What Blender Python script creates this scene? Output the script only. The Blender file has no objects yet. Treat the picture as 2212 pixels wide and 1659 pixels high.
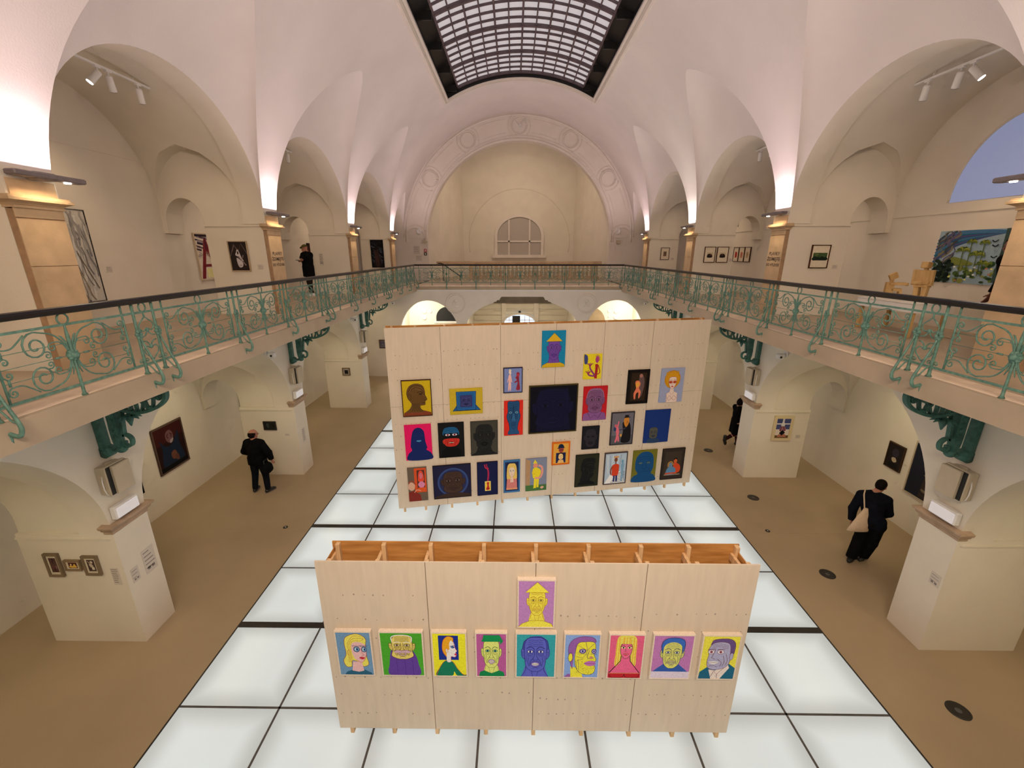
import bpy, math, random
import numpy as np
from math import sin, cos, pi, sqrt, atan2, asin, radians
from mathutils import Vector, Matrix

SC = bpy.context.scene
COL = SC.collection
random.seed(7)

# ------------------------------------------------------------------ helpers
def lin(c):
    """sRGB 0-255 -> linear"""
    o = []
    for v in c[:3]:
        v = v / 255.0
        o.append(v / 12.92 if v <= 0.04045 else ((v + 0.055) / 1.055) ** 2.4)
    return tuple(o)


class MB:
    """collects faces, then links them as ONE mesh object"""
    def __init__(s):
        s.v = []; s.f = []; s.m = []; s.s = []; s.c = []; s.usecol = False

    def add(s, verts, faces, m=0, smooth=False, col=None):
        b = len(s.v)
        s.v.extend([tuple(p) for p in verts])
        for f in faces:
            s.f.append(tuple(b + i for i in f)); s.m.append(m); s.s.append(smooth); s.c.append(col)
        if col is not None: s.usecol = True
        return s

    def box(s, x0, x1, y0, y1, z0, z1, m=0, col=None):
        if x0 > x1: x0, x1 = x1, x0
        if y0 > y1: y0, y1 = y1, y0
        if z0 > z1: z0, z1 = z1, z0
        v = [(x0, y0, z0), (x1, y0, z0), (x1, y1, z0), (x0, y1, z0), (x0, y0, z1), (x1, y0, z1), (x1, y1, z1), (x0, y1, z1)]
        return s.add(v, [(0, 3, 2, 1), (4, 5, 6, 7), (0, 1, 5, 4), (1, 2, 6, 5), (2, 3, 7, 6), (3, 0, 4, 7)], m, False, col)

    def obox(s, c, ux, uy, uz, hx, hy, hz, m=0, col=None):
        """oriented box: centre, three axes, half sizes"""
        c = Vector(c); ux = Vector(ux).normalized() * hx; uy = Vector(uy).normalized() * hy; uz = Vector(uz).normalized() * hz
        v = []
        for k in (-1, 1):
            for a, b in ((-1, -1), (1, -1), (1, 1), (-1, 1)):
                v.append(c + ux * a + uy * b + uz * k)
        return s.add(v, [(0, 3, 2, 1), (4, 5, 6, 7), (0, 1, 5, 4), (1, 2, 6, 5), (2, 3, 7, 6), (3, 0, 4, 7)], m, False, col)

    def chbox(s, x0, x1, y0, y1, z0, z1, b=0.01, m=0):
        """box with chamfered edges"""
        if x0 > x1: x0, x1 = x1, x0
        if y0 > y1: y0, y1 = y1, y0
        rings = []
        for z, i in ((z0, b), (z0 + b, 0), (z1 - b, 0), (z1, b)):
            X0, X1, Y0, Y1 = x0 + i, x1 - i, y0 + i, y1 - i
            rings.append([(X0 + b, Y0, z), (X1 - b, Y0, z), (X1, Y0 + b, z), (X1, Y1 - b, z), (X1 - b, Y1, z), (X0 + b, Y1, z), (X0, Y1 - b, z), (X0, Y0 + b, z)])
        return s.loft(rings, m, closed=True, caps=True)

    def loft(s, rings, m=0, smooth=False, closed=True, caps=False, col=None):
        n = len(rings[0]); v = [p for r in rings for p in r]; f = []
        for i in range(len(rings) - 1):
            for j in range(n if closed else n - 1):
                k = (j + 1) % n
                f.append((i * n + j, i * n + k, (i + 1) * n + k, (i + 1) * n + j))
        if caps:
            f.append(tuple(range(n - 1, -1, -1))); f.append(tuple((len(rings) - 1) * n + j for j in range(n)))
        return s.add(v, f, m, smooth, col)

    def grid(s, P, m=0, smooth=True):
        return s.loft(P, m, smooth, closed=False)

    def quad(s, a, b, c, d, m=0, col=None):
        return s.add([a, b, c, d], [(0, 1, 2, 3)], m, False, col)

    def poly(s, pts, m=0, col=None):
        return s.add(pts, [tuple(range(len(pts)))], m, False, col)

    def tube(s, pts, r, n=6, m=0, closed=False, flat=None, smooth=True):
        """swept tube; r number or list; flat=(axis vector, factor) squashes it"""
        pts = [Vector(p) for p in pts]
        N = len(pts); rings = []
        up = Vector((0.0123, 0.0321, 1.0))
        prev = None
        for i, p in enumerate(pts):
            if closed: d = pts[(i + 1) % N] - pts[i - 1]
            else: d = pts[min(i + 1, N - 1)] - pts[max(i - 1, 0)]
            if d.length < 1e-9: d = Vector((0, 0, 1))
            d.normalize()
            if prev is None:
                a = d.cross(up)
                if a.length < 0.05: a = d.cross(Vector((1, 0, 0)))
                a.normalize()
            else:
                a = prev - d * prev.dot(d)
                if a.length < 1e-6: a = d.cross(up)
                a.normalize()
            prev = a
            b = d.cross(a)
            rr = r[i] if isinstance(r, (list, tuple)) else r
            ring = []
            for k in range(n):
                t = 2 * pi * k / n
                ring.append(p + a * (rr * cos(t)) + b * (rr * sin(t)))
            rings.append(ring)
        if closed:
            rings.append(rings[0])
        return s.loft(rings, m, smooth, closed=True, caps=not closed)

    def lathe(s, prof, n=16, c=(0, 0, 0), m=0, ax='z', smooth=True, col=None):
        rings = []
        for r, z in prof:
            ring = []
            for k in range(n):
                t = 2 * pi * k / n
                if ax == 'z': q = (c[0] + r * cos(t), c[1] + r * sin(t), c[2] + z)
                elif ax == 'y': q = (c[0] + r * cos(t), c[1] + z, c[2] + r * sin(t))
                else: q = (c[0] + z, c[1] + r * cos(t), c[2] + r * sin(t))
                ring.append(q)
            rings.append(ring)
        return s.loft(rings, m, smooth, closed=True, caps=True, col=col)

    def cyl(s, a, b, r0, r1=None, n=12, m=0, smooth=True):
        return s.tube([a, b], [r0, r0 if r1 is None else r1], n, m, smooth=smooth)

    def ball(s, c, rx, ry=None, rz=None, n=10, k=6, m=0, col=None):
        ry = rx if ry is None else ry; rz = rx if rz is None else rz
        rings = []
        for i in range(k + 1):
            t = -pi / 2 + pi * i / k
            rr = max(cos(t), 0.02)
            rings.append([(c[0] + rx * rr * cos(2 * pi * j / n), c[1] + ry * rr * sin(2 * pi * j / n), c[2] + rz * sin(t)) for j in range(n)])
        return s.loft(rings, m, True, closed=True, caps=True, col=col)

    def xform(s, M):
        s.v = [tuple(M @ Vector(p)) for p in s.v]
        return s

    def mesh(s, name, mats):
        me = bpy.data.meshes.new(name)
        me.from_pydata(s.v, [], s.f)
        for mt in (mats if isinstance(mats, (list, tuple)) else [mats]):
            me.materials.append(mt)
        me.polygons.foreach_set('material_index', s.m)
        me.polygons.foreach_set('use_smooth', s.s)
        if s.usecol:
            at = me.color_attributes.new('Col', 'FLOAT_COLOR', 'CORNER')
            arr = []
            for p in me.polygons:
                c = s.c[p.index] or (1, 1, 1)
                arr.extend([c[0], c[1], c[2], 1.0] * p.loop_total)
            at.data.foreach_set('color', arr)
        me.update()
        return me

    def build(s, name, mats, parent=None):
        o = bpy.data.objects.new(name, s.mesh(name, mats))
        COL.objects.link(o)
        if parent is not None: o.parent = parent
        return o


def tag(o, label=None, cat=None, group=None, kind=None):
    if label: o['label'] = label
    if cat: o['category'] = cat
    if group: o['group'] = group
    if kind: o['kind'] = kind
    return o

def empty(name, loc=(0, 0, 0), rz=0.0, label=None, cat=None, group=None, kind=None):
    o = bpy.data.objects.new(name, None); COL.objects.link(o)
    o.location = loc; o.rotation_euler = (0, 0, rz); o.empty_display_size = 0.1
    return tag(o, label, cat, group, kind)

def struct(o, label=None):
    o['kind'] = 'structure'
    if label: o['label'] = label
    return o

def copy_tree(o, parent=None):
    c = o.copy(); COL.objects.link(c); c.parent = parent
    for ch in list(o.children): copy_tree(ch, c)
    return c

# ---------------------------------------------------------------- materials
def mat(name, c, rough=0.6, var=0.0, scale=3.0, bump=0.0, bscale=40.0, metal=0.0, spec=0.5, emit=None, estr=0.0, c2=None, detail=4.0, stretch=None):
    m = bpy.data.materials.new(name); m.use_nodes = True
    nt = m.node_tree; b = nt.nodes['Principled BSDF']
    b.inputs['Roughness'].default_value = rough
    b.inputs['Metallic'].default_value = metal
    b.inputs['Specular IOR Level'].default_value = spec
    tc = nt.nodes.new('ShaderNodeTexCoord')
    vec = tc.outputs['Object']
    if stretch:
        mp = nt.nodes.new('ShaderNodeMapping'); mp.inputs['Scale'].default_value = stretch
        nt.links.new(vec, mp.inputs['Vector']); vec = mp.outputs['Vector']
    nz = nt.nodes.new('ShaderNodeTexNoise'); nz.inputs['Scale'].default_value = scale; nz.inputs['Detail'].default_value = detail
    nt.links.new(vec, nz.inputs['Vector'])
    rp = nt.nodes.new('ShaderNodeValToRGB')
    lo = c2 if c2 else tuple(max(0, v * (1 - var)) for v in c)
    hi = c if c2 else tuple(min(1, v * (1 + var * 0.6)) for v in c)
    rp.color_ramp.elements[0].position = 0.3; rp.color_ramp.elements[1].position = 0.7
    rp.color_ramp.elements[0].color = (*lo, 1); rp.color_ramp.elements[1].color = (*hi, 1)
    nt.links.new(nz.outputs['Fac'], rp.inputs['Fac'])
    nt.links.new(rp.outputs['Color'], b.inputs['Base Color'])
    if bump:
        n2 = nt.nodes.new('ShaderNodeTexNoise'); n2.inputs['Scale'].default_value = bscale; n2.inputs['Detail'].default_value = 3
        nt.links.new(tc.outputs['Object'], n2.inputs['Vector'])
        bp = nt.nodes.new('ShaderNodeBump'); bp.inputs['Strength'].default_value = bump; bp.inputs['Distance'].default_value = 0.02
        nt.links.new(n2.outputs['Fac'], bp.inputs['Height']); nt.links.new(bp.outputs['Normal'], b.inputs['Normal'])
    if emit:
        b.inputs['Emission Color'].default_value = (*emit, 1); b.inputs['Emission Strength'].default_value = estr
    return m

M = {}
M['plaster'] = mat('plaster', (0.80, 0.735, 0.62), 0.9, 0.05, 1.2, 0.12, 60, spec=0.1)
M['vault'] = mat('vault_plaster', (0.83, 0.765, 0.735), 0.95, 0.04, 0.9, 0.12, 45, spec=0.08)
M['relief'] = mat('relief_plaster', (0.81, 0.74, 0.66), 0.9, 0.04, 2.0, 0.1, 60, spec=0.1)
M['stone'] = mat('sandstone', (0.62, 0.45, 0.28), 0.85, 0.16, 3.5, 0.2, 70, spec=0.15)
M['stonedark'] = mat('sandstone_arris', (0.42, 0.27, 0.16), 0.9, 0.2, 8, spec=0.1)
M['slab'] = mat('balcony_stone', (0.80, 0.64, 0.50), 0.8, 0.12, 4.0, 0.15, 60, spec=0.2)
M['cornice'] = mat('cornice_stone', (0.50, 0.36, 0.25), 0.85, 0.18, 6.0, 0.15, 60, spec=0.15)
M['floor'] = mat('floor_screed', (0.44, 0.335, 0.21), 0.42, 0.08, 0.7, 0.02, 30, spec=0.35)
M['floorup'] = mat('gallery_floor', (0.50, 0.40, 0.29), 0.5, 0.1, 2.0, 0.02, 30, spec=0.3)
M['steel'] = mat('dark_steel', (0.035, 0.03, 0.027), 0.45, 0.2, 5, metal=0.3)
M['frit'] = mat('grey_joint', (0.10, 0.095, 0.09), 0.5, 0.2, 5)
M['ribs'] = mat('skylight_iron', (0.115, 0.08, 0.09), 0.6, 0.2, 6)
M['black'] = mat('black_paint', (0.008, 0.008, 0.009), 0.5, 0.2, 5)
M['iron'] = mat('green_cast_iron', (0.055, 0.18, 0.14), 0.55, 0.35, 14, 0.3, 40, c2=(0.025, 0.10, 0.085))
M['ironrail'] = mat('green_wrought_iron', (0.17, 0.33, 0.26), 0.55, 0.35, 18, 0.2, 50, c2=(0.075, 0.18, 0.145))
M['handrail'] = mat('dark_wood_handrail', (0.006, 0.004, 0.005), 0.35, 0.3, 6, spec=0.5)
M['white'] = mat('white_enamel', (0.82, 0.80, 0.77), 0.45, 0.03, 4)
M['beige'] = mat('beige_metal', (0.55, 0.47, 0.34), 0.6, 0.06, 6)
M['lampgrey'] = mat('lamp_grey', (0.19, 0.16, 0.165), 0.5, 0.2, 12)
M['ply'] = mat('whitewashed_plywood', (0.77, 0.655, 0.52), 0.85, 0.05, 2.2, 0.05, 50, spec=0.12, stretch=(7, 7, 0.8))
M['plyraw'] = mat('raw_plywood', (0.66, 0.33, 0.10), 0.75, 0.4, 2.5, spec=0.2, stretch=(1, 1, 7), c2=(0.42, 0.18, 0.045))
M['pine'] = mat('pine_stud', (0.78, 0.52, 0.28), 0.7, 0.2, 5, spec=0.2, stretch=(6, 6, 1))
M['woodsculpt'] = mat('carved_wood', (0.66, 0.44, 0.19), 0.7, 0.3, 7, spec=0.2, stretch=(1, 1, 0.3), c2=(0.45, 0.27, 0.10))
M['joint'] = mat('panel_joint', (0.20, 0.13, 0.07), 0.9)
M['label'] = mat('label_card', (0.66, 0.60, 0.52), 0.7, 0.03, 5)
M['labelline'] = mat('label_print', (0.25, 0.21, 0.19), 0.8)
M['blind'] = mat('window_blind', (0.50, 0.45, 0.40), 0.9, 0.05, 30)

def glow(name, c, s):
    m = bpy.data.materials.new(name); m.use_nodes = True
    b = m.node_tree.nodes['Principled BSDF']
    b.inputs['Base Color'].default_value = (*[min(1, v * 0.5) for v in c], 1)
    b.inputs['Emission Color'].default_value = (*c, 1); b.inputs['Emission Strength'].default_value = s
    b.inputs['Roughness'].default_value = 0.5
    return m

def paintmat():
    m = bpy.data.materials.new('oil_paint'); m.use_nodes = True
    nt = m.node_tree; b = nt.nodes['Principled BSDF']
    at = nt.nodes.new('ShaderNodeAttribute'); at.attribute_name = 'Col'
    tc = nt.nodes.new('ShaderNodeTexCoord')
    nz = nt.nodes.new('ShaderNodeTexNoise'); nz.inputs['Scale'].default_value = 60; nz.inputs['Detail'].default_value = 3
    nt.links.new(tc.outputs['Object'], nz.inputs['Vector'])
    mr = nt.nodes.new('ShaderNodeMapRange'); mr.inputs['From Min'].default_value = 0.3; mr.inputs['From Max'].default_value = 0.7
    mr.inputs['To Min'].default_value = 0.86; mr.inputs['To Max'].default_value = 1.08
    nt.links.new(nz.outputs['Fac'], mr.inputs['Value'])
    mx = nt.nodes.new('ShaderNodeMix'); mx.data_type = 'RGBA'; mx.blend_type = 'MULTIPLY'; mx.inputs[0].default_value = 1.0
    nt.links.new(at.outputs['Color'], mx.inputs[6]); nt.links.new(mr.outputs['Result'], mx.inputs[7])
    nt.links.new(mx.outputs[2], b.inputs['Base Color'])
    b.inputs['Roughness'].default_value = 0.7; b.inputs['Specular IOR Level'].default_value = 0.15
    return m
M['paint'] = paintmat()
# ------------------------------------------------------------ architecture
XN = 6.05                       # nave face of the piers
XO = {-1: 8.50, 1: 8.43}        # outer walls
PH = 0.30                       # half thickness of a pier
YK = [0.20 + 5.36 * k for k in range(5)]       # pier centres
YEND = 24.0; YNEAR = -3.0
ZF = 4.44                       # gallery floor
ZS_UP, ZS_LO = 6.85, 2.05       # springings
RB, ZB = sqrt(XN ** 2 + 0.45 ** 2), 6.40       # nave barrel radius and centre height
XE = 4.90                       # balcony edge
YFR = 20.55                     # far balcony edge
BAYS = [(YNEAR, YK[0] - PH, 1.3, 1.2)] + [(YK[k] + PH, YK[k + 1] - PH, 2.10, 0.97) for k in range(4)] + [(YK[4] + PH, YEND, 1.2, 1.2)]
SIDE = {-1: 'left', 1: 'right'}

def cols(n):
    return [-pi / 2 + pi * i / n for i in range(n + 1)]

def barrel_z(x):
    return ZB + sqrt(max(RB * RB - x * x, 0))

# ---- nave vault with lunettes
PHI0 = asin(0.45 / RB); XSKY = 2.87; PHIE = math.acos(XSKY / RB)
SKY0, SKY1 = 3.4, 19.62

def groin_x(u, tip):
    """where the lunette meets the barrel: pointed in plan"""
    return XN - (XN - tip) * (1 - abs(u) ** 1.35)

vb = MB()
for s in (-1, 1):
    for (y0, y1, b, sl) in BAYS:
        a = (y1 - y0) / 2; yc = (y0 + y1) / 2
        bar = []; lun = []
        tip = 4.38 if b > 2 else 5.60
        for t in cols(48):
            y = yc + a * sin(t); q = max(cos(t), 0.0)
            xg = groin_x(sin(t), tip); zg = barrel_z(xg) if q > 1e-3 else ZS_UP; za = ZS_UP + b * q
            pg = math.acos(min(1, xg / RB)) if q > 1e-3 else PHI0
            bar.append([(s * RB * cos(pg + (PHIE - pg) * j / 18), y, ZB + RB * sin(pg + (PHIE - pg) * j / 18)) for j in range(19)])
            lun.append([(s * (XN + (xg - XN) * j / 8), y, za + (zg - za) * j / 8 + (0.45 if b > 2 else 0.08) * 4 * (j / 8) * (1 - j / 8) * q * q) for j in range(9)])
        vb.grid(bar); vb.grid(lun)
    for yk in YK:
        vb.grid([[(s * RB * cos(PHI0 + (PHIE - PHI0) * j / 18), y, ZB + RB * sin(PHI0 + (PHIE - PHI0) * j / 18)) for j in range(19)] for y in (yk - PH, yk, yk + PH)])
for (ya, yb_) in ((YNEAR, SKY0), (SKY1, YEND)):
    vb.grid([[(RB * cos(PHIE + (pi - 2 * PHIE) * j / 24), y, ZB + RB * sin(PHIE + (pi - 2 * PHIE) * j / 24)) for j in range(25)] for y in (ya, yb_)])
o = struct(vb.build('ceiling', M['vault']), 'pale pink barrel vault of the nave with pointed lunettes')

# ---- skylight
def arc_pt(phi, r, y): return (r * cos(phi), y, ZB + r * sin(phi))
sk = empty('window_1', (0, 11.5, 12.3)); struct(sk, 'long curved grey glass skylight with iron ribs in the vault')
def sk_build(mb, name, m, par=sk):
    mb.xform(Matrix.Translation((0, -11.5, -12.3)))
    return mb.build(name, m, par)
RG = RB + 0.16; PG = math.acos(2.47 / RG)
fr = MB()
prof = [(0.0, 0.02), (0.03, -0.05), (0.10, -0.05), (0.11, -0.02), (0.17, -0.02), (0.18, -0.07), (0.24, -0.06), (0.27, 0.0)]
for s in (-1, 1):
    def fp(o, h, y):
        ph = math.acos(XSKY / RB) - o / RB; p = arc_pt(ph, RB + h, y); return (s * p[0], p[1], p[2])
    fr.grid([[fp(o_, h, y) for (o_, h) in prof] for y in (SKY0 - 0.27, SKY1 + 0.27)], 0, False)
for yy, sg in ((SKY1, 1), (SKY0, -1)):
    fr.grid([[arc_pt(PHIE - 0.04 + (pi - 2 * PHIE + 0.08) * j / 32, RB + h, yy + sg * o_) for (o_, h) in prof] for j in range(33)], 0, False)
sk_build(fr, 'frame', M['relief'])
rv = MB()
for s in (-1, 1):
    rv.grid([[(s * arc_pt(PHIE, RB - 0.01, y)[0], y, arc_pt(PHIE, RB - 0.01, y)[2]), (s * arc_pt(PHIE + 0.01, RG + 0.12, y)[0], y, arc_pt(PHIE + 0.01, RG + 0.12, y)[2]), (s * arc_pt(PG, RG + 0.1, y)[0], y, arc_pt(PG, RG + 0.1, y)[2])] for y in (SKY0, SKY1)], 0, False)
    for k in range(0, 10):
        y = SKY1 - 0.2 - 1.8 * k
        p = arc_pt((PHIE + PG) / 2, RG + 0.03, y); rv.box(s * p[0] - 0.22, s * p[0] + 0.22, y - 0.03, y + 0.03, p[2] - 0.12, p[2] + 0.1)
for yy in (SKY0, SKY1):
    rv.grid([[arc_pt(PHIE + (pi - 2 * PHIE) * j / 24, r, yy) for r in (RB - 0.01, RG + 0.2)] for j in range(25)], 0, False)
sk_build(rv, 'reveal', M['black'])
gl = MB()
gl.grid([[arc_pt(PG + (pi - 2 * PG) * j / 36, RG + 0.03, y) for j in range(37)] for y in (SKY0, SKY1)])
M['skyglass'] = glow('frosted_skylight_glass', (0.60, 0.555, 0.565), 0.52)
sk_build(gl, 'glass', M['skyglass'])
rb = MB()
for i in range(13):
    ph = PG + (pi - 2 * PG) * i / 12; u = Vector((cos(ph), 0, sin(ph))); w = Vector((-sin(ph), 0, cos(ph)))
    c = Vector(arc_pt(ph, RG, (SKY0 + SKY1) / 2)); rb.obox(c, w, (0, 1, 0), u, 0.022 if i % 2 else 0.03, (SKY1 - SKY0) / 2, 0.035)
k = 0; y = SKY1 - 0.06
while y > SKY0:
    big = k % 4 == 0; hw, hd = (0.045, 0.06) if big else (0.022, 0.028)
    rings = []
    for j in range(33):
        ph = PG + (pi - 2 * PG) * j / 32
        rings.append([arc_pt(ph, RG - hd, y - hw), arc_pt(ph, RG - hd, y + hw), arc_pt(ph, RG + hd, y + hw), arc_pt(ph, RG + hd, y - hw)])
    rb.loft(rings, 0, False)
    y -= 0.45; k += 1
sk_build(rb, 'rib_grid', M['ribs'])

# ---- side aisles
def aisle_vault(s, y0, y1, b, spring):
    mb = MB(); a = (y1 - y0) / 2; yc = (y0 + y1) / 2; xo = XO[s]; xa = XN + 0.5
    P1, R1, B1, L, B2 = [], [], [], [], []
    xc = (xa + xo) / 2; al = (xo - xa) / 2; bl = min(1.25, b * 0.62)
    for t in cols(40):
        y, z = yc + a * sin(t), spring + b * max(cos(t), 0)
        y2, z2 = yc + (a + 0.05) * sin(t), spring + (b + 0.05) * max(cos(t), 0)
        P1.append([(s * XN, y, z), (s * xa, y, z)])
        R1.append([(s * xa, y, z), (s * xa, y2, z2)])
        h = z2 - spring
        xg = al * sqrt(1 - (h / bl) ** 2) if h < bl else 0.0
        B1.append([(s * (xa + (xc - xg - xa) * j / 4), y2, z2) for j in range(5)])
        B2.append([(s * (xc + xg + (xo - xc - xg) * j / 4), y2, z2) for j in range(5)])
        L.append([(s * (xc + xg * sin(u)), y2, max(z2, spring + bl * sqrt(max(0, 1 - (xg * sin(u) / al) ** 2)))) for u in cols(14)])
    for g in (P1, B1, B2, L): mb.grid(g)
    mb.grid(R1, 0, False)
    return mb.build('ceiling', M['plaster'])

def wall_door(mb, ya, yb_, x0, d0, d1, x1, z0, zs, bd, ztop, s, m=0):
    """cross wall in X-Z with an arched doorway d0..d1"""
    X = lambda x: s * x
    for y in (ya, yb_):
        mb.quad((X(x0), y, z0), (X(d0), y, z0), (X(d0), y, ztop), (X(x0), y, ztop), m)
        if x1 - d1 > 0.01: mb.quad((X(d1), y, zs - 0.25), (X(x1), y, zs - 0.25), (X(x1), y, ztop), (X(d1), y, ztop), m)
    xm, am = (d0 + d1) / 2, (d1 - d0) / 2
    arc = [(xm + am * sin(t), zs + bd * max(cos(t), 0)) for t in cols(20)]
    for y in (ya, yb_):
        mb.grid([[(X(x), y, z), (X(x), y, ztop)] for x, z in arc], m, False)
    mb.grid([[(X(x), ya, z), (X(x), yb_, z)] for x, z in arc], m, True)
    mb.quad((X(d0), ya, z0), (X(d0), yb_, z0), (X(d0), yb_, zs), (X(d0), ya, zs), m)
    mb.quad((X(d1), ya, zs - 0.25), (X(d1), yb_, zs - 0.25), (X(d1), yb_, zs), (X(d1), ya, zs), m)
    mb.quad((X(d1), ya, zs - 0.25), (X(d1), yb_, zs - 0.25), (X(x1), yb_, zs - 0.25), (X(x1), ya, zs - 0.25), m)

XD = 7.50
for s in (-1, 1):
    sd = SIDE[s]; xo = XO[s]
    # outer wall
    w = MB()
    w.box(s * xo, s * (xo + 0.3), YNEAR - 0.3, YEND + 0.6, 0, 9.3)
    if s < 0:
        w.box(s * xo, s * (xo - 0.012), 5.9, 10.6, 7.80, 7.84)
    else:
        for y0, y1 in ((5.9, 10.6), (11.25, 15.9), (16.6, 21.3)): w.box(s * xo, s * (xo - 0.025), y0, y1, 6.64, 6.68)
    struct(w.build('wall_' + sd, M['plaster']), 'outer %s wall of the galleries' % sd)
    # piers with their cross walls
    for k, yk in enumerate(YK):
        p = MB(); X = lambda x: s * x
        lowtop = 4.15
        # lower storey
        p.box(X(XN), X(XD), yk - PH, yk + PH, 0, 1.98)
        p.box(X(XN), X(XN + 0.5), yk - PH, yk + PH, 1.98, lowtop)
        wall_door(p, yk - 0.25, yk + 0.25, XN + 0.45, XD, xo - 0.05, xo, 0, 2.15, 0.57, lowtop, s)
        for sg in (-1, 1):
            p.box(X(XN + 0.06), X(XD), yk + sg * PH, yk + sg * (PH + 0.025), 1.90, 1.925)
        # upper storey
        p.box(X(XN + 0.08), X(XD), yk - PH + 0.01, yk + PH - 0.01, ZF, 6.50)
        p.box(X(XN), X(XN + 0.5), yk - PH, yk + PH, 6.50, 9.0)
        wall_door(p, yk - 0.25, yk + 0.25, XN + 0.45, XD, xo - 0.1, xo, ZF, 6.58, 0.52, 9.0, s)
        for sg in (-1, 1):
            p.box(X(XN + 0.1), X(XD), yk + sg * (PH - 0.01), yk + sg * (PH + 0.022), 6.475, 6.51)
            p.box(X(XN + 0.1), X(XN + 0.5), yk + sg * (PH - 0.01), yk + sg * (PH + 0.022), 6.53, 6.55)
        struct(p.build('pillar', M['plaster']), None)
        # stone pilaster and mouldings on the nave face
        q = MB()
        pw = PH - 0.012
        for za, zb in ((ZF, 5.73), (5.738, 6.28), (6.295, 6.40)): q.box(X(XN - 0.008), X(XN - 0.02), yk - pw, yk + pw, za, zb)
        q.box(X(XN + 0.085), X(XN - 0.02), yk - PH + 0.03, yk + PH - 0.03, 6.54, 6.72)
        q.box(X(XN + 0.10), X(XN - 0.045), yk - PH - 0.0, yk + PH + 0.0, 6.40, 6.425)
        q.loft([[(X(XN + 0.10), yk - PH - o, z), (X(XN - 0.02 - o), yk - PH - o, z), (X(XN - 0.02 - o), yk + PH + o, z), (X(XN + 0.10), yk + PH + o, z)] for o, z in ((0.0, 6.425), (0.02, 6.45), (0.07, 6.475), (0.085, 6.48), (0.085, 6.51), (0.06, 6.515), (0.06, 6.54))], 0, False, True, True)
        q.box(X(XN + 0.075), X(XN - 0.0085), yk - pw - 0.001, yk + pw + 0.001, ZF, 6.39, 1)
        struct(q.build('trim_%d' % (k + 1 if s < 0 else k + 6), [M['stone'], M['stonedark']]), None)
        c = MB()
        c.loft([[(X(XN + 0.12), yk - PH - o, z), (X(XN - o), yk - PH - o, z), (X(XN - o), yk + PH + o, z), (X(XN + 0.12), yk + PH + o, z)] for o, z in ((0.005, 1.985), (0.015, 2.0), (0.015, 2.03), (0.04, 2.05), (0.05, 2.075), (0.05, 2.09), (0.075, 2.10), (0.085, 2.125), (0.085, 2.14), (0.0, 2.155))], 0, False, True, True)
        struct(c.build('trim_%d' % (k + 11 if s < 0 else k + 16), M['cornice']), None)
    # vaults of the aisles
    for i, (y0, y1, b, sl) in enumerate(BAYS):
        struct(aisle_vault(s, y0, y1, b, ZS_UP))
        if 0 < i < 5: struct(aisle_vault(s, y0, y1, 2.0, ZS_LO))
        # lower spandrels
        if 0 < i < 5:
            a = (y1 - y0) / 2; yc = (y0 + y1) / 2; sp = MB()
            sp.grid([[(s * XN, yc + a * sin(t), ZS_LO + 2.0 * max(cos(t), 0)), (s * XN, yc + a * sin(t), 4.16)] for t in cols(40)], 0, False)
            struct(sp.build('wall_' + sd, M['plaster']))
    # gallery floor
    f = MB(); f.box(s * (XE - 0.12), s * (xo + 0.05), YNEAR, YEND, 4.16, ZF)
    struct(f.build('floor', M['floorup']), '%s gallery floor' % sd)

# ---- balcony edge moulding: offset towards the nave, height
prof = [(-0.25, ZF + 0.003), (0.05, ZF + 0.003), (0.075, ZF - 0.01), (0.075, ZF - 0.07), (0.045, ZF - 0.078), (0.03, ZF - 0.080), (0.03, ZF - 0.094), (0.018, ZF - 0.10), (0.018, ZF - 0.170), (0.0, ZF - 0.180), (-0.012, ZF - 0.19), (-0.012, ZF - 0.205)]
pmat = [0, 0, 0, 1, 1, 1, 0, 0, 1, 0, 1]  # darker stone strips paint shade into the grooves between the bands
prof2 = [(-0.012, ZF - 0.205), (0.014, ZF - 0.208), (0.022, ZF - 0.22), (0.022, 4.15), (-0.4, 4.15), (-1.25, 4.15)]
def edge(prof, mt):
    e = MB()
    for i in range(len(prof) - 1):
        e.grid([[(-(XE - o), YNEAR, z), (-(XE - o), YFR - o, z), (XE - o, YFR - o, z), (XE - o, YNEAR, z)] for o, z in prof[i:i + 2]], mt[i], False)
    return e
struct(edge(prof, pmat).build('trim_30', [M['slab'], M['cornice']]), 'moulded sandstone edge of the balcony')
struct(edge(prof2, [0] * 5).build('trim_31', M['white']), 'white fillet and soffit under the balcony edge')
f = MB(); f.box(-XE, XE, YFR - 0.02, YEND + 6.2, 4.16, ZF); struct(f.build('floor', M['floorup']), 'far gallery floor')
f = MB(); f.box(-XE, XE, YNEAR, 0.12, 4.16, ZF); struct(f.build('floor', M['floorup']), 'near gallery floor')

# ---- ground floor
TX, TY = 9.54 / 7, 1.347
f = MB()
GY0, GY1 = 5.604 - 5 * TY, 5.604 + 11 * TY
for x0, x1, y0, y1 in ((-8.6, -4.77, YNEAR, 28), (4.77, 8.6, YNEAR, 28), (-4.77, 4.77, YNEAR, GY0), (-4.77, 4.77, GY1, 28)):
    f.box(x0, x1, y0, y1, -0.2, 0)
f.box(-8.45, -4.82, 8.155, 8.163, 0, 0.0012, 1); f.box(4.82, 8.4, 8.155, 8.163, 0, 0.0012, 1)
struct(f.build('floor', [M['floor'], M['cornice']]), 'beige screed floor of the aisles')

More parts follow.
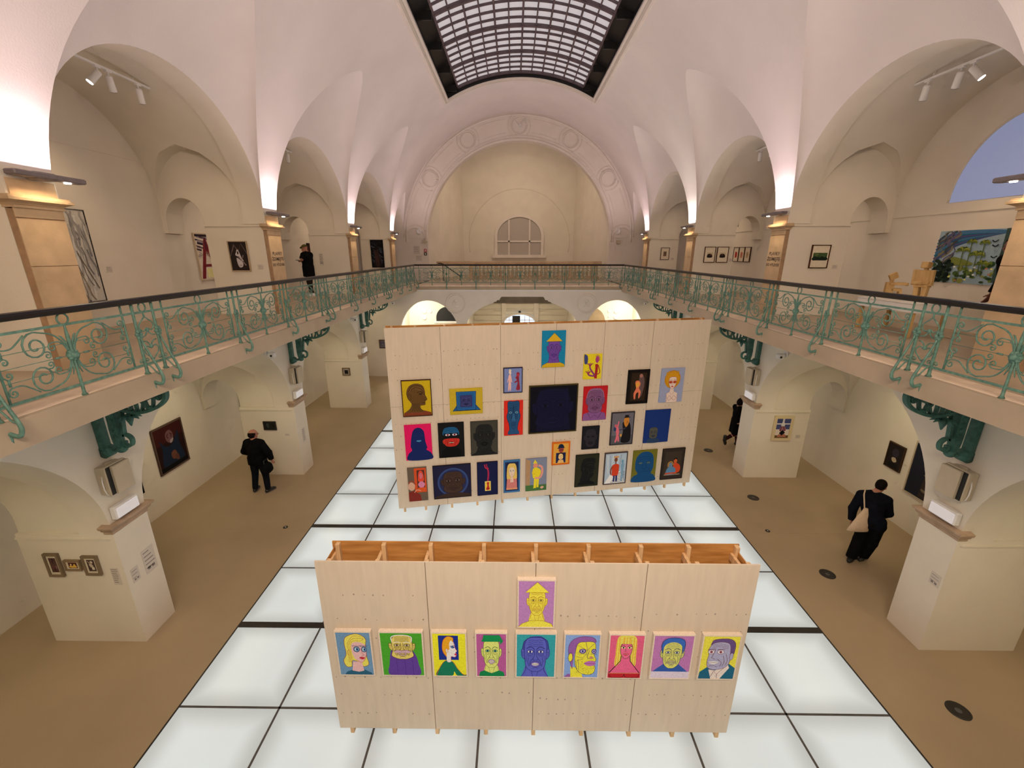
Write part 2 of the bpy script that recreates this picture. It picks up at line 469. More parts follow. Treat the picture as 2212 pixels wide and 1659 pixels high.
def glassmat():
    m = bpy.data.materials.new('backlit_glass_floor'); m.use_nodes = True
    nt = m.node_tree; b = nt.nodes['Principled BSDF']; L = nt.links.new
    tc = nt.nodes.new('ShaderNodeTexCoord'); sp = nt.nodes.new('ShaderNodeSeparateXYZ'); L(tc.outputs['Object'], sp.inputs[0])
    def mth(op, a, b_=None, c=None):
        n = nt.nodes.new('ShaderNodeMath'); n.operation = op
        for i, v in enumerate((a, b_, c)):
            if v is None: continue
            if hasattr(v, 'links'): L(v, n.inputs[i])
            else: n.inputs[i].default_value = v
        return n.outputs[0]
    ds = []
    for ax, off, st in (('X', 4.77, TX), ('Y', -GY0, TY)):
        u = mth('FRACT', mth('DIVIDE', mth('ADD', sp.outputs[ax], off), st))
        ds.append(mth('MULTIPLY', mth('SUBTRACT', 0.5, mth('ABSOLUTE', mth('SUBTRACT', u, 0.5))), st))
    d = mth('MINIMUM', ds[0], ds[1])
    mr = nt.nodes.new('ShaderNodeMapRange'); mr.interpolation_type = 'SMOOTHSTEP'
    L(d, mr.inputs['Value']); mr.inputs['From Max'].default_value = 0.34; mr.inputs['To Min'].default_value = 0.64; mr.inputs['To Max'].default_value = 1.0
    nz = nt.nodes.new('ShaderNodeTexNoise'); nz.inputs['Scale'].default_value = 0.45; L(tc.outputs['Object'], nz.inputs['Vector'])
    m2 = nt.nodes.new('ShaderNodeMapRange'); L(nz.outputs['Fac'], m2.inputs['Value']); m2.inputs['To Min'].default_value = 0.82; m2.inputs['To Max'].default_value = 1.18
    st = mth('MULTIPLY', mth('MULTIPLY', mr.outputs[0], m2.outputs[0]), GLASS_E)
    L(st, b.inputs['Emission Strength'])
    b.inputs['Emission Color'].default_value = (0.93, 1.0, 0.985, 1)
    b.inputs['Base Color'].default_value = (0.30, 0.32, 0.32, 1); b.inputs['Roughness'].default_value = 0.22
    return m
GLASS_E = 0.41
gf = empty('floor_glass', (0, 0, 0)); struct(gf, 'backlit white glass floor in a grid of dark steel joints')
g = MB(); g.box(-4.77, 4.77, GY0, GY1, -0.1, -0.004); g.build('glass', glassmat(), gf)
j = MB()
for i in range(1, 7): j.box(-4.77 + i * TX - 0.014, -4.77 + i * TX + 0.014, GY0, GY1, -0.004, 0.0)
for i in range(0, 17):
    if (i - 5) % 2: j.box(-4.77, 4.77, GY0 + i * TY - 0.014, GY0 + i * TY + 0.014, -0.004, 0.0)
j.build('joint', M['frit'], gf)
bm_ = MB()
for i in range(0, 17):
    if (i - 5) % 2 == 0: bm_.box(-4.77, 4.77, GY0 + i * TY - 0.055, GY0 + i * TY + 0.055, -0.004, 0.004)
for s in (-1, 1): bm_.box(s * 4.77, s * 4.79, GY0, GY1, -0.004, 0.003)
bm_.build('steel_beam', M['steel'], gf)

# ---- far end wall with the big arch (upper level)
AZ, AR = 6.42, 4.79
w = MB()
def ringpt(r, t, y): return (r * sin(t), y, AZ + r * cos(t))
w.grid([[ringpt(AR + (6.2 - AR) * j / 4, t, YEND) for j in range(5)] for t in cols(64)], 0, False)
w.grid([[ringpt(AR, t, YEND), ringpt(AR, t, YEND + 0.5)] for t in cols(64)], 0, True)
for s in (-1, 1):
    w.box(s * AR, s * 8.6, YEND, YEND + 0.5, ZF, AZ)
    w.box(s * 6.2, s * 8.6, YEND, YEND + 0.5, AZ, 9.3)
struct(w.build('wall_back', M['relief']), 'far end wall with the great moulded arch')
r = MB()
def arc(r0, t0, t1, n): return [ringpt(r0, t0 + (t1 - t0) * i / n, YEND - 0.005) for i in range(n + 1)]
for rr, th in ((4.86, 0.05), (5.0, 0.028), (5.92, 0.045)): r.tube(arc(rr, -pi / 2, pi / 2, 80), th, 6)
ANG = [radians(28 * i) for i in range(-3, 4)]
for a_ in ANG:
    edgeR = abs(a_) > 1.4
    c = Vector(ringpt(5.46, a_, YEND - 0.005))
    for rr, th in ((0.40, 0.03), (0.33, 0.018), (0.56, 0.022)) if not edgeR else ((0.46, 0.028), (0.62, 0.022)):
        n = 36
        pts = []
        for i in range(n + 1):
            t = 2 * pi * i / n
            if edgeR: t = pi * i / n
            elif rr > 0.5 and a_ != 0: t = t
            p = Vector((c.x + rr * cos(t), c.y, (c.z if not edgeR else AZ + 0.25) + rr * sin(t)))
            q = Vector((p.x, 0, p.z - AZ)); 
            pts.append(p)
        if not edgeR and rr > 0.5:
            run = []
            for p in pts:
                d = Vector((p.x, p.z - AZ)).length
                if 5.02 < d < 5.9: run.append(p)
                else:
                    if len(run) > 2: r.tube(run, th, 5)
                    run = []
            if len(run) > 2: r.tube(run, th, 5)
        else: r.tube(pts, th, 5)
for i in range(6):
    t0, t1 = ANG[i] + 0.125, ANG[i + 1] - 0.125
    if i == 0: t0 += 0.02
    if i == 5: t1 -= 0.02
    r.tube(arc(5.16, t0, t1, 14), 0.014, 5); r.tube(arc(5.76, t0, t1, 14), 0.014, 5)
for s in (-1, 1): r.box(s * 4.95, s * 5.75, YEND - 0.03, YEND, 6.62, 6.66)
# flare on the crown roundel
for s in (-1, 1): r.tube([(0, YEND - 0.02, AZ + 5.46), (s * 0.3, YEND - 0.02, AZ + 5.78)], 0.02, 5)
struct(r.build('trim_32', M['relief']), 'stucco mouldings and roundels of the great arch')

# hall behind the arch
YB = 30.0
w = MB()
for s in (-1, 1): w.quad((s * 4.95, YEND + 0.5, 0), (s * 3.62 + 0.08, YB, 0), (s * 3.62 + 0.08, YB, 14), (s * 4.95, YEND + 0.5, 14))
w.quad((-3.54, YB, 0), (3.70, YB, 0), (3.70, YB, 14), (-3.54, YB, 14))
w.quad((-5, YEND + 0.4, 13.2), (5, YEND + 0.4, 13.2), (4, YB, 13.2), (-4, YB, 13.2))
struct(w.build('wall_back', M['plaster']), 'plain plastered walls of the stair hall behind the arch')
r = MB(); r.tube([(0.12 + 3.3 * sin(t), YB - 0.005, 6.5 + 3.3 * cos(t)) for t in [-1.75 + 3.5 * i / 60 for i in range(61)]], 0.03, 5)
struct(r.build('trim_33', M['plaster']))
wn = empty('window_2', (0.12, YB, 5.66)); struct(wn, 'arched blind window with white mullions on the far wall')
def arch_pts(hw, zs, rise, n=24): return [(hw * sin(t), zs + rise * cos(t)) for t in cols(n)]
wf = MB()
out = [(-1.62, 0)] + arch_pts(1.62, 1.25, 1.38) + [(1.62, 0)]; inn = [(-1.44, 0.08)] + arch_pts(1.44, 1.25, 1.18) + [(1.44, 0.08)]
wf.grid([[(a[0], -0.02, a[1]), (a[0], -0.1, a[1]), (b[0], -0.1, b[1]), (b[0], -0.02, b[1])] for a, b in zip(out, inn)], 0, False)
wf.box(-1.75, 1.75, -0.2, -0.01, -0.12, 0.08)
wf.build('window_frame', M['relief'], wn)
wm = MB()
for x in (-0.68, 0.68): wm.box(x - 0.05, x + 0.05, -0.07, -0.02, 0, 2.28)
wm.box(-1.44, 1.44, -0.07, -0.02, 0.88, 0.98)
wm.build('mullion', M['relief'], wn)
wg = MB(); wg.poly([(x, -0.012, z) for x, z in inn]); wg.build('pane', M['blind'], wn)

# ---- lower far arcade
def far_arcade():
    w = MB(); yf, yb_ = YFR - 0.0, YFR + 0.35; zt = 4.17
    def arch(c, a, zs, b, n=2.0):
        pts = []
        for t in cols(36):
            x = sin(t); pts.append((c + a * x, zs + b * (max(0, 1 - abs(x) ** n)) ** (1 / n)))
        return pts
    specs = [(-4.30, 1.48, 1.9, 1.82, 2.0), (0.17, 2.8, 1.9, 1.85, 2.4), (4.61, 1.48, 1.9, 1.85, 2.0)]
    xs = -8.6
    for (c, a, zs, b, n) in specs:
        pts = arch(c, a, zs, b, n)
        if n > 2.2:
            cor = [(c - 1.32, 3.66), (c - 1.22, 3.68), (c - 1.2, 3.74), (c - 1.08, 3.75), (c - 1.05, 3.82), (c - 0.98, 3.9), (c + 0.98, 3.9), (c + 1.05, 3.82), (c + 1.08, 3.75), (c + 1.2, 3.74), (c + 1.22, 3.68), (c + 1.32, 3.66)]
            pts = [p for p in pts if p[0] < c - 1.34] + cor + [p for p in pts if p[0] > c + 1.34]
        for y in (yf, yb_): w.grid([[(x, y, z), (x, y, zt)] for x, z in pts], 0, False)
        w.grid([[(x, yf, z), (x, yb_, z)] for x, z in pts], 0, True)
        w.box(xs, c - a, yf, yb_, 0, zt); xs = c + a
    w.box(xs, 8.6, yf, yb_, 0, zt)
    return w.build('wall_back', M['relief'])
struct(far_arcade(), 'arcaded wall under the far balcony')
for x in (-2.98, 3.20):
    rd = MB()
    for rr, th in ((0.46, 0.03), (0.38, 0.015)): rd.tube([(x + rr * cos(2 * pi * i / 40), YFR, 3.58 + rr * sin(2 * pi * i / 40)) for i in range(40)], th, 5, closed=True)
    for (px, pz, rx, rz) in ((0, 0.14, 0.09, 0.07), (-0.1, 0.02, 0.06, 0.1), (0.1, 0.0, 0.05, 0.11), (0.0, -0.12, 0.14, 0.04), (0.02, 0.02, 0.05, 0.07)):
        rd.ball((x + px, YFR, 3.58 + pz), rx, 0.02, rz)
    struct(rd.build('trim_%d' % (34 if x < 0 else 35), M['relief']), 'round stucco medallion, %s of the wide arch' % ('left' if x < 0 else 'right'))
# lobby behind it
YV = 24.4
w = MB(); w.quad((-8.5, YV, 0), (-2.75, YV, 0), (-2.75, YV, 4.2), (-8.5, YV, 4.2)); w.quad((8.5, YV, 0), (3.2, YV, 0), (3.2, YV, 4.2), (8.5, YV, 4.2))
for x in (-2.75, 3.2): w.quad((x, YV, 0), (x, 27.5, 0), (x, 27.5, 4.2), (x, YV, 4.2))
for x in (-6.15, 6.45): w.box(x - 0.05 if x < 0 else x, x if x < 0 else x + 0.05, YFR + 0.35, YV, 0, 4.16)
w.quad((-2.75, 27.5, 0), (3.2, 27.5, 0), (3.2, 27.5, 4.2), (-2.75, 27.5, 4.2))
struct(w.build('wall_back', M['plaster']), 'lobby walls behind the lower arcade')
w = MB()
for z in (1.35, 1.75, 2.1, 2.45): w.box(-2.7, 3.15, 27.44, 27.5, z, z + 0.03)
w.box(-1.4, 1.75, 27.40, 27.5, 2.38, 2.44); w.box(-0.98, -0.70, 27.38, 27.5, 0.5, 4.16); w.box(1.05, 1.35, 27.38, 27.5, 0.5, 4.16)
struct(w.build('trim_36', M['relief']))
w = MB(); w.box(-2.7, 3.15, 27.30, 27.42, 2.86, 4.1); struct(w.build('trim_37', mat('dark_transom', (0.13, 0.105, 0.08), 0.5, 0.2, 3)), 'dark transom high on the lobby wall')
# glazed arched door in the lobby
d = empty('door_1', (0.15, 27.35, 0)); struct(d, 'arched glazed door at the back of the lobby')
df = MB()
op = [(-1.05, 1.55)] + [(1.05 * sin(t), 1.62 + 0.62 * cos(t)) for t in cols(20)] + [(1.05, 1.55)]
ip = [(-0.97, 1.55)] + [(0.97 * sin(t), 1.60 + 0.54 * cos(t)) for t in cols(20)] + [(0.97, 1.55)]
df.grid([[(a[0], 0, a[1]), (a[0], -0.12, a[1]), (b[0], -0.12, b[1]), (b[0], 0, b[1])] for a, b in zip(op, ip)], 0, False)
for x in (-1.01, 1.01): df.box(x - 0.04, x + 0.04, -0.12, 0, 0, 1.56)
for x in (-0.66, -0.45, 0.02, 0.33, 0.62): df.box(x - 0.015, x + 0.015, -0.08, -0.02, 0, 2.05)
df.box(-0.97, 0.97, -0.08, -0.02, 1.78, 1.81); df.build('door_frame', M['relief'], d)
dg = MB(); dg.poly([(x, -0.03, z) for x, z in ip] + [(0.97, -0.03, 0), (-0.97, -0.03, 0)]); dg.build('pane', glow('door_daylight', (0.62, 0.74, 0.95), 0.9), d)
dl = MB(); dl.box(-0.45, 0.02, -0.09, -0.04, 0, 2.06); dl.build('door_leaf', M['black'], d)
w = MB(); w.box(0.08, 0.22, 27.28, 27.4, 2.26, 2.36); struct(w.build('trim_38', M['black']))
# dark arched opening in the left lobby, tan one in the right lobby
w = MB()
w.poly([(-3.35, YV - 0.02, 2.16), (-4.62, YV - 0.02, 2.16)] + [(-3.985 + 0.635 * sin(t), YV - 0.02, 2.35 + 0.62 * max(cos(t), 0)) for t in cols(20)])
struct(w.build('window_3', M['black']), 'dark arched window in the left lobby wall')
wf2 = MB(); wf2.box(-4.75, -3.2, YV - 0.05, YV - 0.01, 2.06, 2.16); struct(wf2.build('trim_39', M['white']))
w = MB(); w.poly([(3.3, YV - 0.02, 1.2), (4.95, YV - 0.02, 1.2)] + [(4.12 + 0.82 * sin(-t), YV - 0.02, 2.1 + 0.85 * max(cos(t), 0)) for t in cols(20)])
struct(w.build('door_2', mat('tan_recess', (0.36, 0.26, 0.16), 0.9, 0.1, 3)), 'tan arched recess in the right lobby wall')

# near wall behind the camera gallery
w = MB(); w.box(-8.6, 8.6, YNEAR - 0.3, YNEAR, 0, 13.2); struct(w.build('wall_front', M['plaster']), 'near end wall')

# blue lunette windows on the right
for i, yc in enumerate((8.24, 13.60, 18.96)):
    wn = empty('window_%d' % (4 + i), (XO[1] - 0.01, yc, 6.84)); struct(wn, 'half-round window glazed in dusk blue, right gallery bay')
    gp = MB(); gp.poly([(0, 1.13 * sin(t), 1.36 * max(cos(t), 0)) for t in cols(30)]); gp.build('pane', M.setdefault('dusk', glow('dusk_glass', (0.16, 0.175, 0.27), 0.9)), wn)
    tr = MB(); tr.tube([(0, 1.15 * sin(t), 1.38 * max(cos(t), 0)) for t in cols(30)], 0.02, 5); tr.build('window_frame', M['plaster'], wn)
# ------------------------------------------------ balustrade ironwork
def spiral(cx, cz, r0, a0, turns, cw=False, r1=0.18, n=14):
    """points from the outer end inwards; angles in degrees"""
    pts = []; N = max(8, int(n * turns))
    for i in range(N + 1):
        t = i / N; r = r0 * (1 - (1 - r1) * t ** 0.8); a = radians(a0) + (-1 if cw else 1) * 2 * pi * turns * t
        pts.append((cx + r * cos(a), cz + r * sin(a)))
    return pts

def catmull(p, n=6):
    out = []
    for i in range(len(p) - 1):
        a = p[max(i - 1, 0)]; b = p[i]; c = p[i + 1]; d = p[min(i + 2, len(p) - 1)]
        for k in range(n):
            t = k / n
            out.append(tuple(0.5 * (2 * b[j] + (c[j] - a[j]) * t + (2 * a[j] - 5 * b[j] + 4 * c[j] - d[j]) * t * t + (3 * b[j] - a[j] - 3 * c[j] + d[j]) * t ** 3) for j in range(len(b))))
    out.append(tuple(p[-1])); return out

WB, WT, WH = 0.12, 0.755, 0.87        # lower bar, upper bar, handrail underside (above the slab)

def iron(mb, pts, r=0.0075, n=5):
    mb.tube([(u, 0, w) for u, w in pts], r, n)

def scroll_panel_mesh(half):
    """one butterfly panel in the u-w plane, u along the rail"""
    mb = MB(); k = half / 0.73
    def sym(pts, r=0.0075):
        for su in (-1, 1): iron(mb, [(su * u * k, w) for u, w in pts], r)
    iron(mb, [(0.056 * cos(2 * pi * i / 20), 0.812 + 0.056 * sin(2 * pi * i / 20)) for i in range(21)], 0.009)
    mb.tube([(0, 0, WT), (0, 0, 0.62), (0, 0, 0.45), (0, 0, 0.2), (0, 0, 0.03), (0, 0, 0.0)], [0.008, 0.017, 0.012, 0.013, 0.016, 0.03], 8)
    # rosette
    for i in range(8):
        t = 2 * pi * i / 8; mb.ball((0.04 * cos(t), 0, 0.44 + 0.04 * sin(t)), 0.026, 0.03, 0.026, 6, 4)
    mb.ball((0, -0.02, 0.44), 0.04, 0.04, 0.04, 8, 5); mb.ball((0, 0.02, 0.44), 0.04, 0.04, 0.04, 8, 5)
    for f in (0, 1):
        W = (lambda w: w) if f == 0 else (lambda w: 0.88 - w)
        sp = spiral(0.35, 0.59, 0.15, 125, 1.75, True)
        sym([(u, W(w)) for u, w in catmull([(0.02, 0.47), (0.05, 0.55), (0.12, 0.65), (0.20, 0.70)], 5)[:-1] + sp], 0.0085)
        tail = catmull([(0.43, 0.715), (0.50, 0.66), (0.57, 0.615), (0.64, 0.61)], 5)
        sym([(u, W(w)) for u, w in tail[:-1] + spiral(0.665, 0.665, 0.055, -110, 1.4, False)])
        sp = spiral(0.19, 0.555, 0.05, 110, 1.3, True)
        sym([(u, W(w)) for u, w in catmull([(0.04, 0.49), (0.07, 0.56), (0.12, 0.605)], 4)[:-1] + sp], 0.0065)
        sp = spiral(0.255, 0.485, 0.042, 60, 1.3, False)
        sym([(u, W(w)) for u, w in [(0.17, 0.445), (0.20, 0.443)] + list(reversed(sp))] if False else [(u, W(w)) for u, w in sp], 0.0065)
        sym([(u, W(w)) for u, w in [(0.675, 0.60), (0.675, 0.53)]], 0.011)
    # leaf tips beside the stem, collars, side C scrolls
    for su in (-1, 1):
        mb.tube([(su * 0.02, 0, 0.48), (su * 0.035, 0, 0.58), (su * 0.07, 0, 0.645), (su * 0.085, 0, 0.655)], [0.006, 0.009, 0.009, 0.004], 5)
        mb.tube([(su * 0.02, 0, 0.40), (su * 0.03, 0, 0.30), (su * 0.05, 0, 0.24)], [0.006, 0.008, 0.004], 5)
        mb.tube([(su * 0.13 * k, 0, 0.44), (su * 0.19 * k, 0, 0.44)], 0.011, 5)
        c = spiral(0.66, 0.50, 0.035, 100, 1.1, False)
        iron(mb, [(su * u * k, w) for u, w in reversed(c)] + [(su * u * k, w) for u, w in catmull([(0.68, 0.535), (0.715, 0.50), (0.72, 0.44), (0.715, 0.38), (0.68, 0.345)], 4)] + [(su * u * k, w) for u, w in spiral(0.66, 0.38, 0.035, -100, 1.1, True)], 0.007)
    for w in (0.57, 0.44, 0.31): mb.tube([(-half, 0, w), (half, 0, w)], 0.0035, 4)
    return mb.mesh('scroll_panel', M['ironrail'])

def post_mesh(stay=True, nave=1):
    """a stay post: straight bar with foot, rosette and S-shaped stay bulging to the nave (+y*nave)"""
    mb = MB(); f = nave
    mb.tube([(0, 0, WH), (0, 0, 0.6), (0, 0, 0.10), (0, 0, 0.03), (0, 0, 0.0)], [0.016, 0.016, 0.018, 0.02, 0.038], 8)
    for i in range(6):
        t = 2 * pi * i / 6; mb.ball((0.028 * cos(t), f * 0.012, 0.50 + 0.04 * sin(t)), 0.022, 0.026, 0.026, 6, 4)
    path = catmull([(0, 0.01, 0.50), (0, 0.05, 0.36), (0, 0.115, 0.18), (0, 0.17, 0.03), (0, 0.185, -0.06), (0, 0.15, -0.125), (0, 0.085, -0.115), (0, 0.06, -0.105)], 5)
    mb.tube([(x, f * y, z) for x, y, z in path], [0.010 + 0.010 * min(1, i / 22) for i in range(len(path))], 7)
    mb.tube([(0, f * 0.055, -0.10), (0, f * 0.05, -0.20)], [0.022, 0.016], 6)
    path = catmull([(0, 0.0, 0.15), (0, 0.06, 0.10), (0, 0.12, 0.02), (0, 0.165, -0.0)], 4)
    mb.tube([(x, f * y, z) for x, y, z in path], 0.009, 5)
    for s in (-1, 1): mb.tube([(s * u, 0, w) for u, w in spiral(0.045, 0.165, 0.035, 200, 1.2, True)], 0.007, 5)
    return mb.mesh('stay_post', M['ironrail'])

def lyre_mesh():
    """slim ornament between twin posts"""
    mb = MB()
    iron(mb, [(0.05 * cos(2 * pi * i / 18), 0.812 + 0.056 * sin(2 * pi * i / 18)) for i in range(19)], 0.009)
    mb.tube([(0, 0, WT), (0, 0, 0.70)], 0.010, 5)
    for s in (-1, 1):
        for f in (0, 1):
            W = (lambda w: w) if f == 0 else (lambda w: 0.86 - w)
            mb.tube([(s * u, 0, W(w)) for u, w in catmull([(0.0, 0.70), (0.05, 0.655), (0.10, 0.61), (0.105, 0.56), (0.06, 0.525), (0.015, 0.55)], 4)], 0.008, 5)
            mb.tube([(s * u, 0, W(w)) for u, w in catmull([(0.01, 0.54), (0.02, 0.50), (0.055, 0.465), (0.10, 0.46)], 4)], 0.008, 5)
    mb.ball((0, 0, 0.535), 0.022, 0.02, 0.03, 6, 4); mb.ball((0, 0, 0.325), 0.022, 0.02, 0.03, 6, 4)
    return mb.mesh('lyre_ornament', M['ironrail'])

def slim_mesh():
    mb = MB(); mb.tube([(0, 0, WH), (0, 0, WB)], 0.011, 6)
    return mb.mesh('slim_bar', M['ironrail'])

ME_LYRE = lyre_mesh(); ME_SLIM = slim_mesh()
def put(me, name, parent, loc, rz=0):
    o = bpy.data.objects.new(name, me); COL.objects.link(o); o.parent = parent; o.location = loc; o.rotation_euler = (0, 0, rz); return o

def bars(root, a, b, horizontal):
    """handrail and the two long flat bars from a to b along the rail's axis"""
    L = abs(b - a); c = (a + b) / 2
    for (nm, w, hx, hz, m) in (('handrail', 0.90, 0.042, 0.027, 'handrail'), ('upper_bar', WT, 0.007, 0.012, 'ironrail'), ('lower_bar', WB, 0.009, 0.013, 'ironrail')):
        mb = MB()
        if nm == 'handrail':
            ring = [(0.045, -0.026), (0.034, -0.036), (-0.034, -0.036), (-0.045, -0.026), (-0.048, 0.006), (-0.034, 0.028), (0.0, 0.036), (0.034, 0.028), (0.048, 0.006)]
            if horizontal: mb.loft([[(t, p, w + q) for p, q in ring] for t in (a, b)], 0, False, True, True)
            else: mb.loft([[(p, t, w + q) for p, q in ring] for t in (a, b)], 0, False, True, True)
        elif horizontal: mb.box(a, b, -hx, hx, w - hz, w + hz)
        else: mb.box(-hx, hx, a, b, w - hz, w + hz)
        mb.build(nm, M[m], root)

XR = 4.845
P0, PITCH = 5.30, 5.18
for s in (-1, 1):
    root = empty('gallery_railing', (s * XR, 0, ZF), 0, 'green wrought-iron balustrade with dark handrail along the %s gallery' % SIDE[s], 'railing', 'gallery balustrades')
    y0, y1 = 0.15, YFR - 0.105
    bars(root, y0, y1, False)
    mstay = post_mesh(True, s)        # local +y turns to -x after a 90 degree turn
    dbl = [P0 + PITCH * i for i in (-1, 0, 1, 2)]
    mpan = {}
    def panel(yc, half):
        h = round(half, 2)
        if h not in mpan: mpan[h] = scroll_panel_mesh(h)
        put(mpan[h], 'scroll_panel', root, (0, yc, 0), pi / 2)
    mids = []
    for d in dbl:
        for dy in (-0.147, 0.147):
            if y0 < d + dy < y1: put(mstay, 'stay_post', root, (0, d + dy, 0), pi / 2)
        for dy in (-0.30, 0.30):
            if y0 < d + dy < y1: put(ME_SLIM, 'slim_bar', root, (0, d + dy, 0))
        if y0 < d < y1: put(ME_LYRE, 'lyre_ornament', root, (0, d, 0), pi / 2)
    segs = [(dbl[i] + 0.30, dbl[i + 1] - 0.30, 3) for i in range(3)] + [(dbl[3] + 0.30, y1 - 0.05, 3)]
    for a, b, n in segs:
        st = (b - a - 0.26 * (n - 1)) / n
        for i in range(n):
            c0 = a + i * (st + 0.26)
            if c0 + st < y0 + 0.1: continue
            if c0 > y0 - 0.2: panel(c0 + st / 2, st / 2)
            if i < n - 1:
                m_ = c0 + st + 0.13
                put(mstay, 'stay_post', root, (0, m_, 0), pi / 2)
                for dy in (-0.13, 0.13): put(ME_SLIM, 'slim_bar', root, (0, m_ + dy, 0))
    put(mstay, 'stay_post', root, (0, y1 - 0.03, 0), pi / 2)

root = empty('gallery_railing', (0, YFR - 0.05, ZF), 0, 'green wrought-iron balustrade with dark handrail across the far gallery end', 'railing', 'gallery balustrades')
bars(root, -XR, XR, True)
pf = scroll_panel_mesh(0.60); msf = post_mesh(True, -1)
SPF = 1.365
for i in range(7):
    x = 0.06 + (i - 3) * SPF
    put(pf, 'scroll_panel', root, (x, 0, 0))
    for dx in (-0.60, 0.60): put(ME_SLIM, 'slim_bar', root, (x + dx, 0, 0))
    if i < 6: put(msf, 'stay_post', root, (x + SPF / 2, 0, 0))

# ------------------------------------------------ cast-iron brackets
def bracket(s, yk, label):
    root = empty('balcony_bracket', (s * XN, yk - 0.08, 3.12), 0, label, 'bracket', 'green balcony brackets')
    d = -s                                     # direction of the nave
    def strip(mb, path, th, wy, n=5):
        """flat bar swept along an X-Z path, wy wide in Y"""
        pts = catmull(path, n); rings = []
        for i, (x, z) in enumerate(pts):
            a = pts[max(i - 1, 0)]; b = pts[min(i + 1, len(pts) - 1)]
            tx, tz = b[0] - a[0], b[1] - a[1]; l = sqrt(tx * tx + tz * tz) or 1
            nx, nz = -tz / l, tx / l
            t = th if not callable(th) else th(i / (len(pts) - 1))
            rings.append([(d * (x + nx * t / 2), -wy / 2, z + nz * t / 2), (d * (x + nx * t / 2), wy / 2, z + nz * t / 2), (d * (x - nx * t / 2), wy / 2, z - nz * t / 2), (d * (x - nx * t / 2), -wy / 2, z - nz * t / 2)])
        mb.loft(rings, 0, False, True, True)
    m = MB()
    m.chbox(0, d * 0.085, -0.062, 0.062, 0.04, 1.02, 0.012); m.lathe([(0.0, -0.067), (0.085, -0.064), (0.085, 0.064), (0.0, 0.067)], 14, (d * 0.06, 0, 0.09), 0, 'y')
    m.lathe([(0.0, -0.085), (0.03, -0.083), (0.03, 0.083), (0.0, 0.085)], 10, (d * 0.07, 0, 0.09), 0, 'y')
    m.build('wall_plate', M['iron'], root)
    m = MB()
    strip(m, [(0.05, 0.97), (0.18, 0.93), (0.255, 0.80), (0.275, 0.60), (0.265, 0.42), (0.26, 0.28), (0.265, 0.17)], lambda t: 0.07 + 0.05 * sin(pi * t), 0.10)
    for i in range(7):
        z = 0.32 + 0.085 * i
        for yy in (-0.052, 0.052): m.ball((d * 0.275, yy, z), 0.03, 0.014, 0.03, 7, 4)
    m.ball((d * 0.275, 0, 0.13), 0.07, 0.07, 0.06, 10, 6); m.ball((d * 0.205, 0, 0.11), 0.045, 0.05, 0.03, 8, 5)
    m.build('console', M['iron'], root)
    m = MB()
    strip(m, [(0.42, 0.95), (0.415, 0.78), (0.395, 0.60), (0.37, 0.42), (0.36, 0.32)], 0.035, 0.06)
    strip(m, [(0.355, 0.34), (0.41, 0.335), (0.455, 0.28), (0.44, 0.20), (0.39, 0.17), (0.345, 0.20), (0.35, 0.245)], 0.032, 0.06)
    m.build('scroll_stay', M['iron'], root)
    m = MB()
    strip(m, [(0.02, 0.97), (0.20, 0.87), (0.36, 0.76), (0.50, 0.70), (0.66, 0.68), (0.82, 0.71), (0.96, 0.775), (1.06, 0.865), (1.09, 0.96), (1.07, 1.03)], 0.042, 0.07)
    strip(m, [(0.03, 1.005), (0.5, 1.005), (1.06, 1.005)], 0.03, 0.08, 2)
    for (x, zb) in ((0.40, 0.74), (0.48, 0.71), (0.56, 0.69), (0.64, 0.68)):
        m.box(d * (x - 0.012), d * (x + 0.012), -0.025, 0.025, zb, 1.0)
    for a, b in (((0.70, 0.69), (0.78, 1.0)), ((0.80, 0.71), (0.70, 1.0)), ((0.86, 0.73), (0.90, 1.0))): strip(m, [a, ((a[0] + b[0]) / 2 + 0.02, (a[1] + b[1]) / 2), b], 0.024, 0.05, 4)
    for cx, cz, r in ((0.98, 0.90, 0.065), (0.745, 0.84, 0.05), (0.6, 0.84, 0.045)):
        m.tube([(d * u, 0, w) for u, w in spiral(cx, cz, r, 0, 1.5, False)], 0.016, 6)
    m.ball((d * 0.97, 0, 0.90), 0.03, 0.035, 0.03, 8, 5); m.ball((d * 0.82, 0, 0.75), 0.045, 0.045, 0.025, 8, 5)
    strip(m, [(0.30, 0.90), (0.42, 0.86), (0.52, 0.89), (0.62, 0.95), (0.70, 0.90), (0.80, 0.86), (0.90, 0.92)], 0.022, 0.05)
    m.build('openwork_arm', M['iron'], root)
    m = MB()
    m.lathe([(0.0, -0.175), (0.012, -0.16), (0.045, -0.07), (0.05, -0.05), (0.035, -0.03), (0.05, 0.0), (0.0, 0.03)], 8, (d * 0.50, 0, 0.645), 0, 'z')
    for i in range(8):
        t = 2 * pi * i / 8; m.tube([(d * 0.50 + 0.03 * cos(t), 0.03 * sin(t), 0.635), (d * 0.50 + 0.09 * cos(t), 0.09 * sin(t), 0.62), (d * 0.50 + 0.135 * cos(t), 0.135 * sin(t), 0.585)], [0.016, 0.026, 0.004], 5)
    m.build('pendant', M['iron'], root)
    return root
ORD = ['nearest', 'second', 'third', 'farthest']
for s in (-1, 1):
    for k in range(1, 4):
        bracket(s, YK[k], 'green cast-iron scroll bracket under the %s balcony, %s of its row' % (SIDE[s], ('nearest', 'middle', 'farthest')[k - 1]))

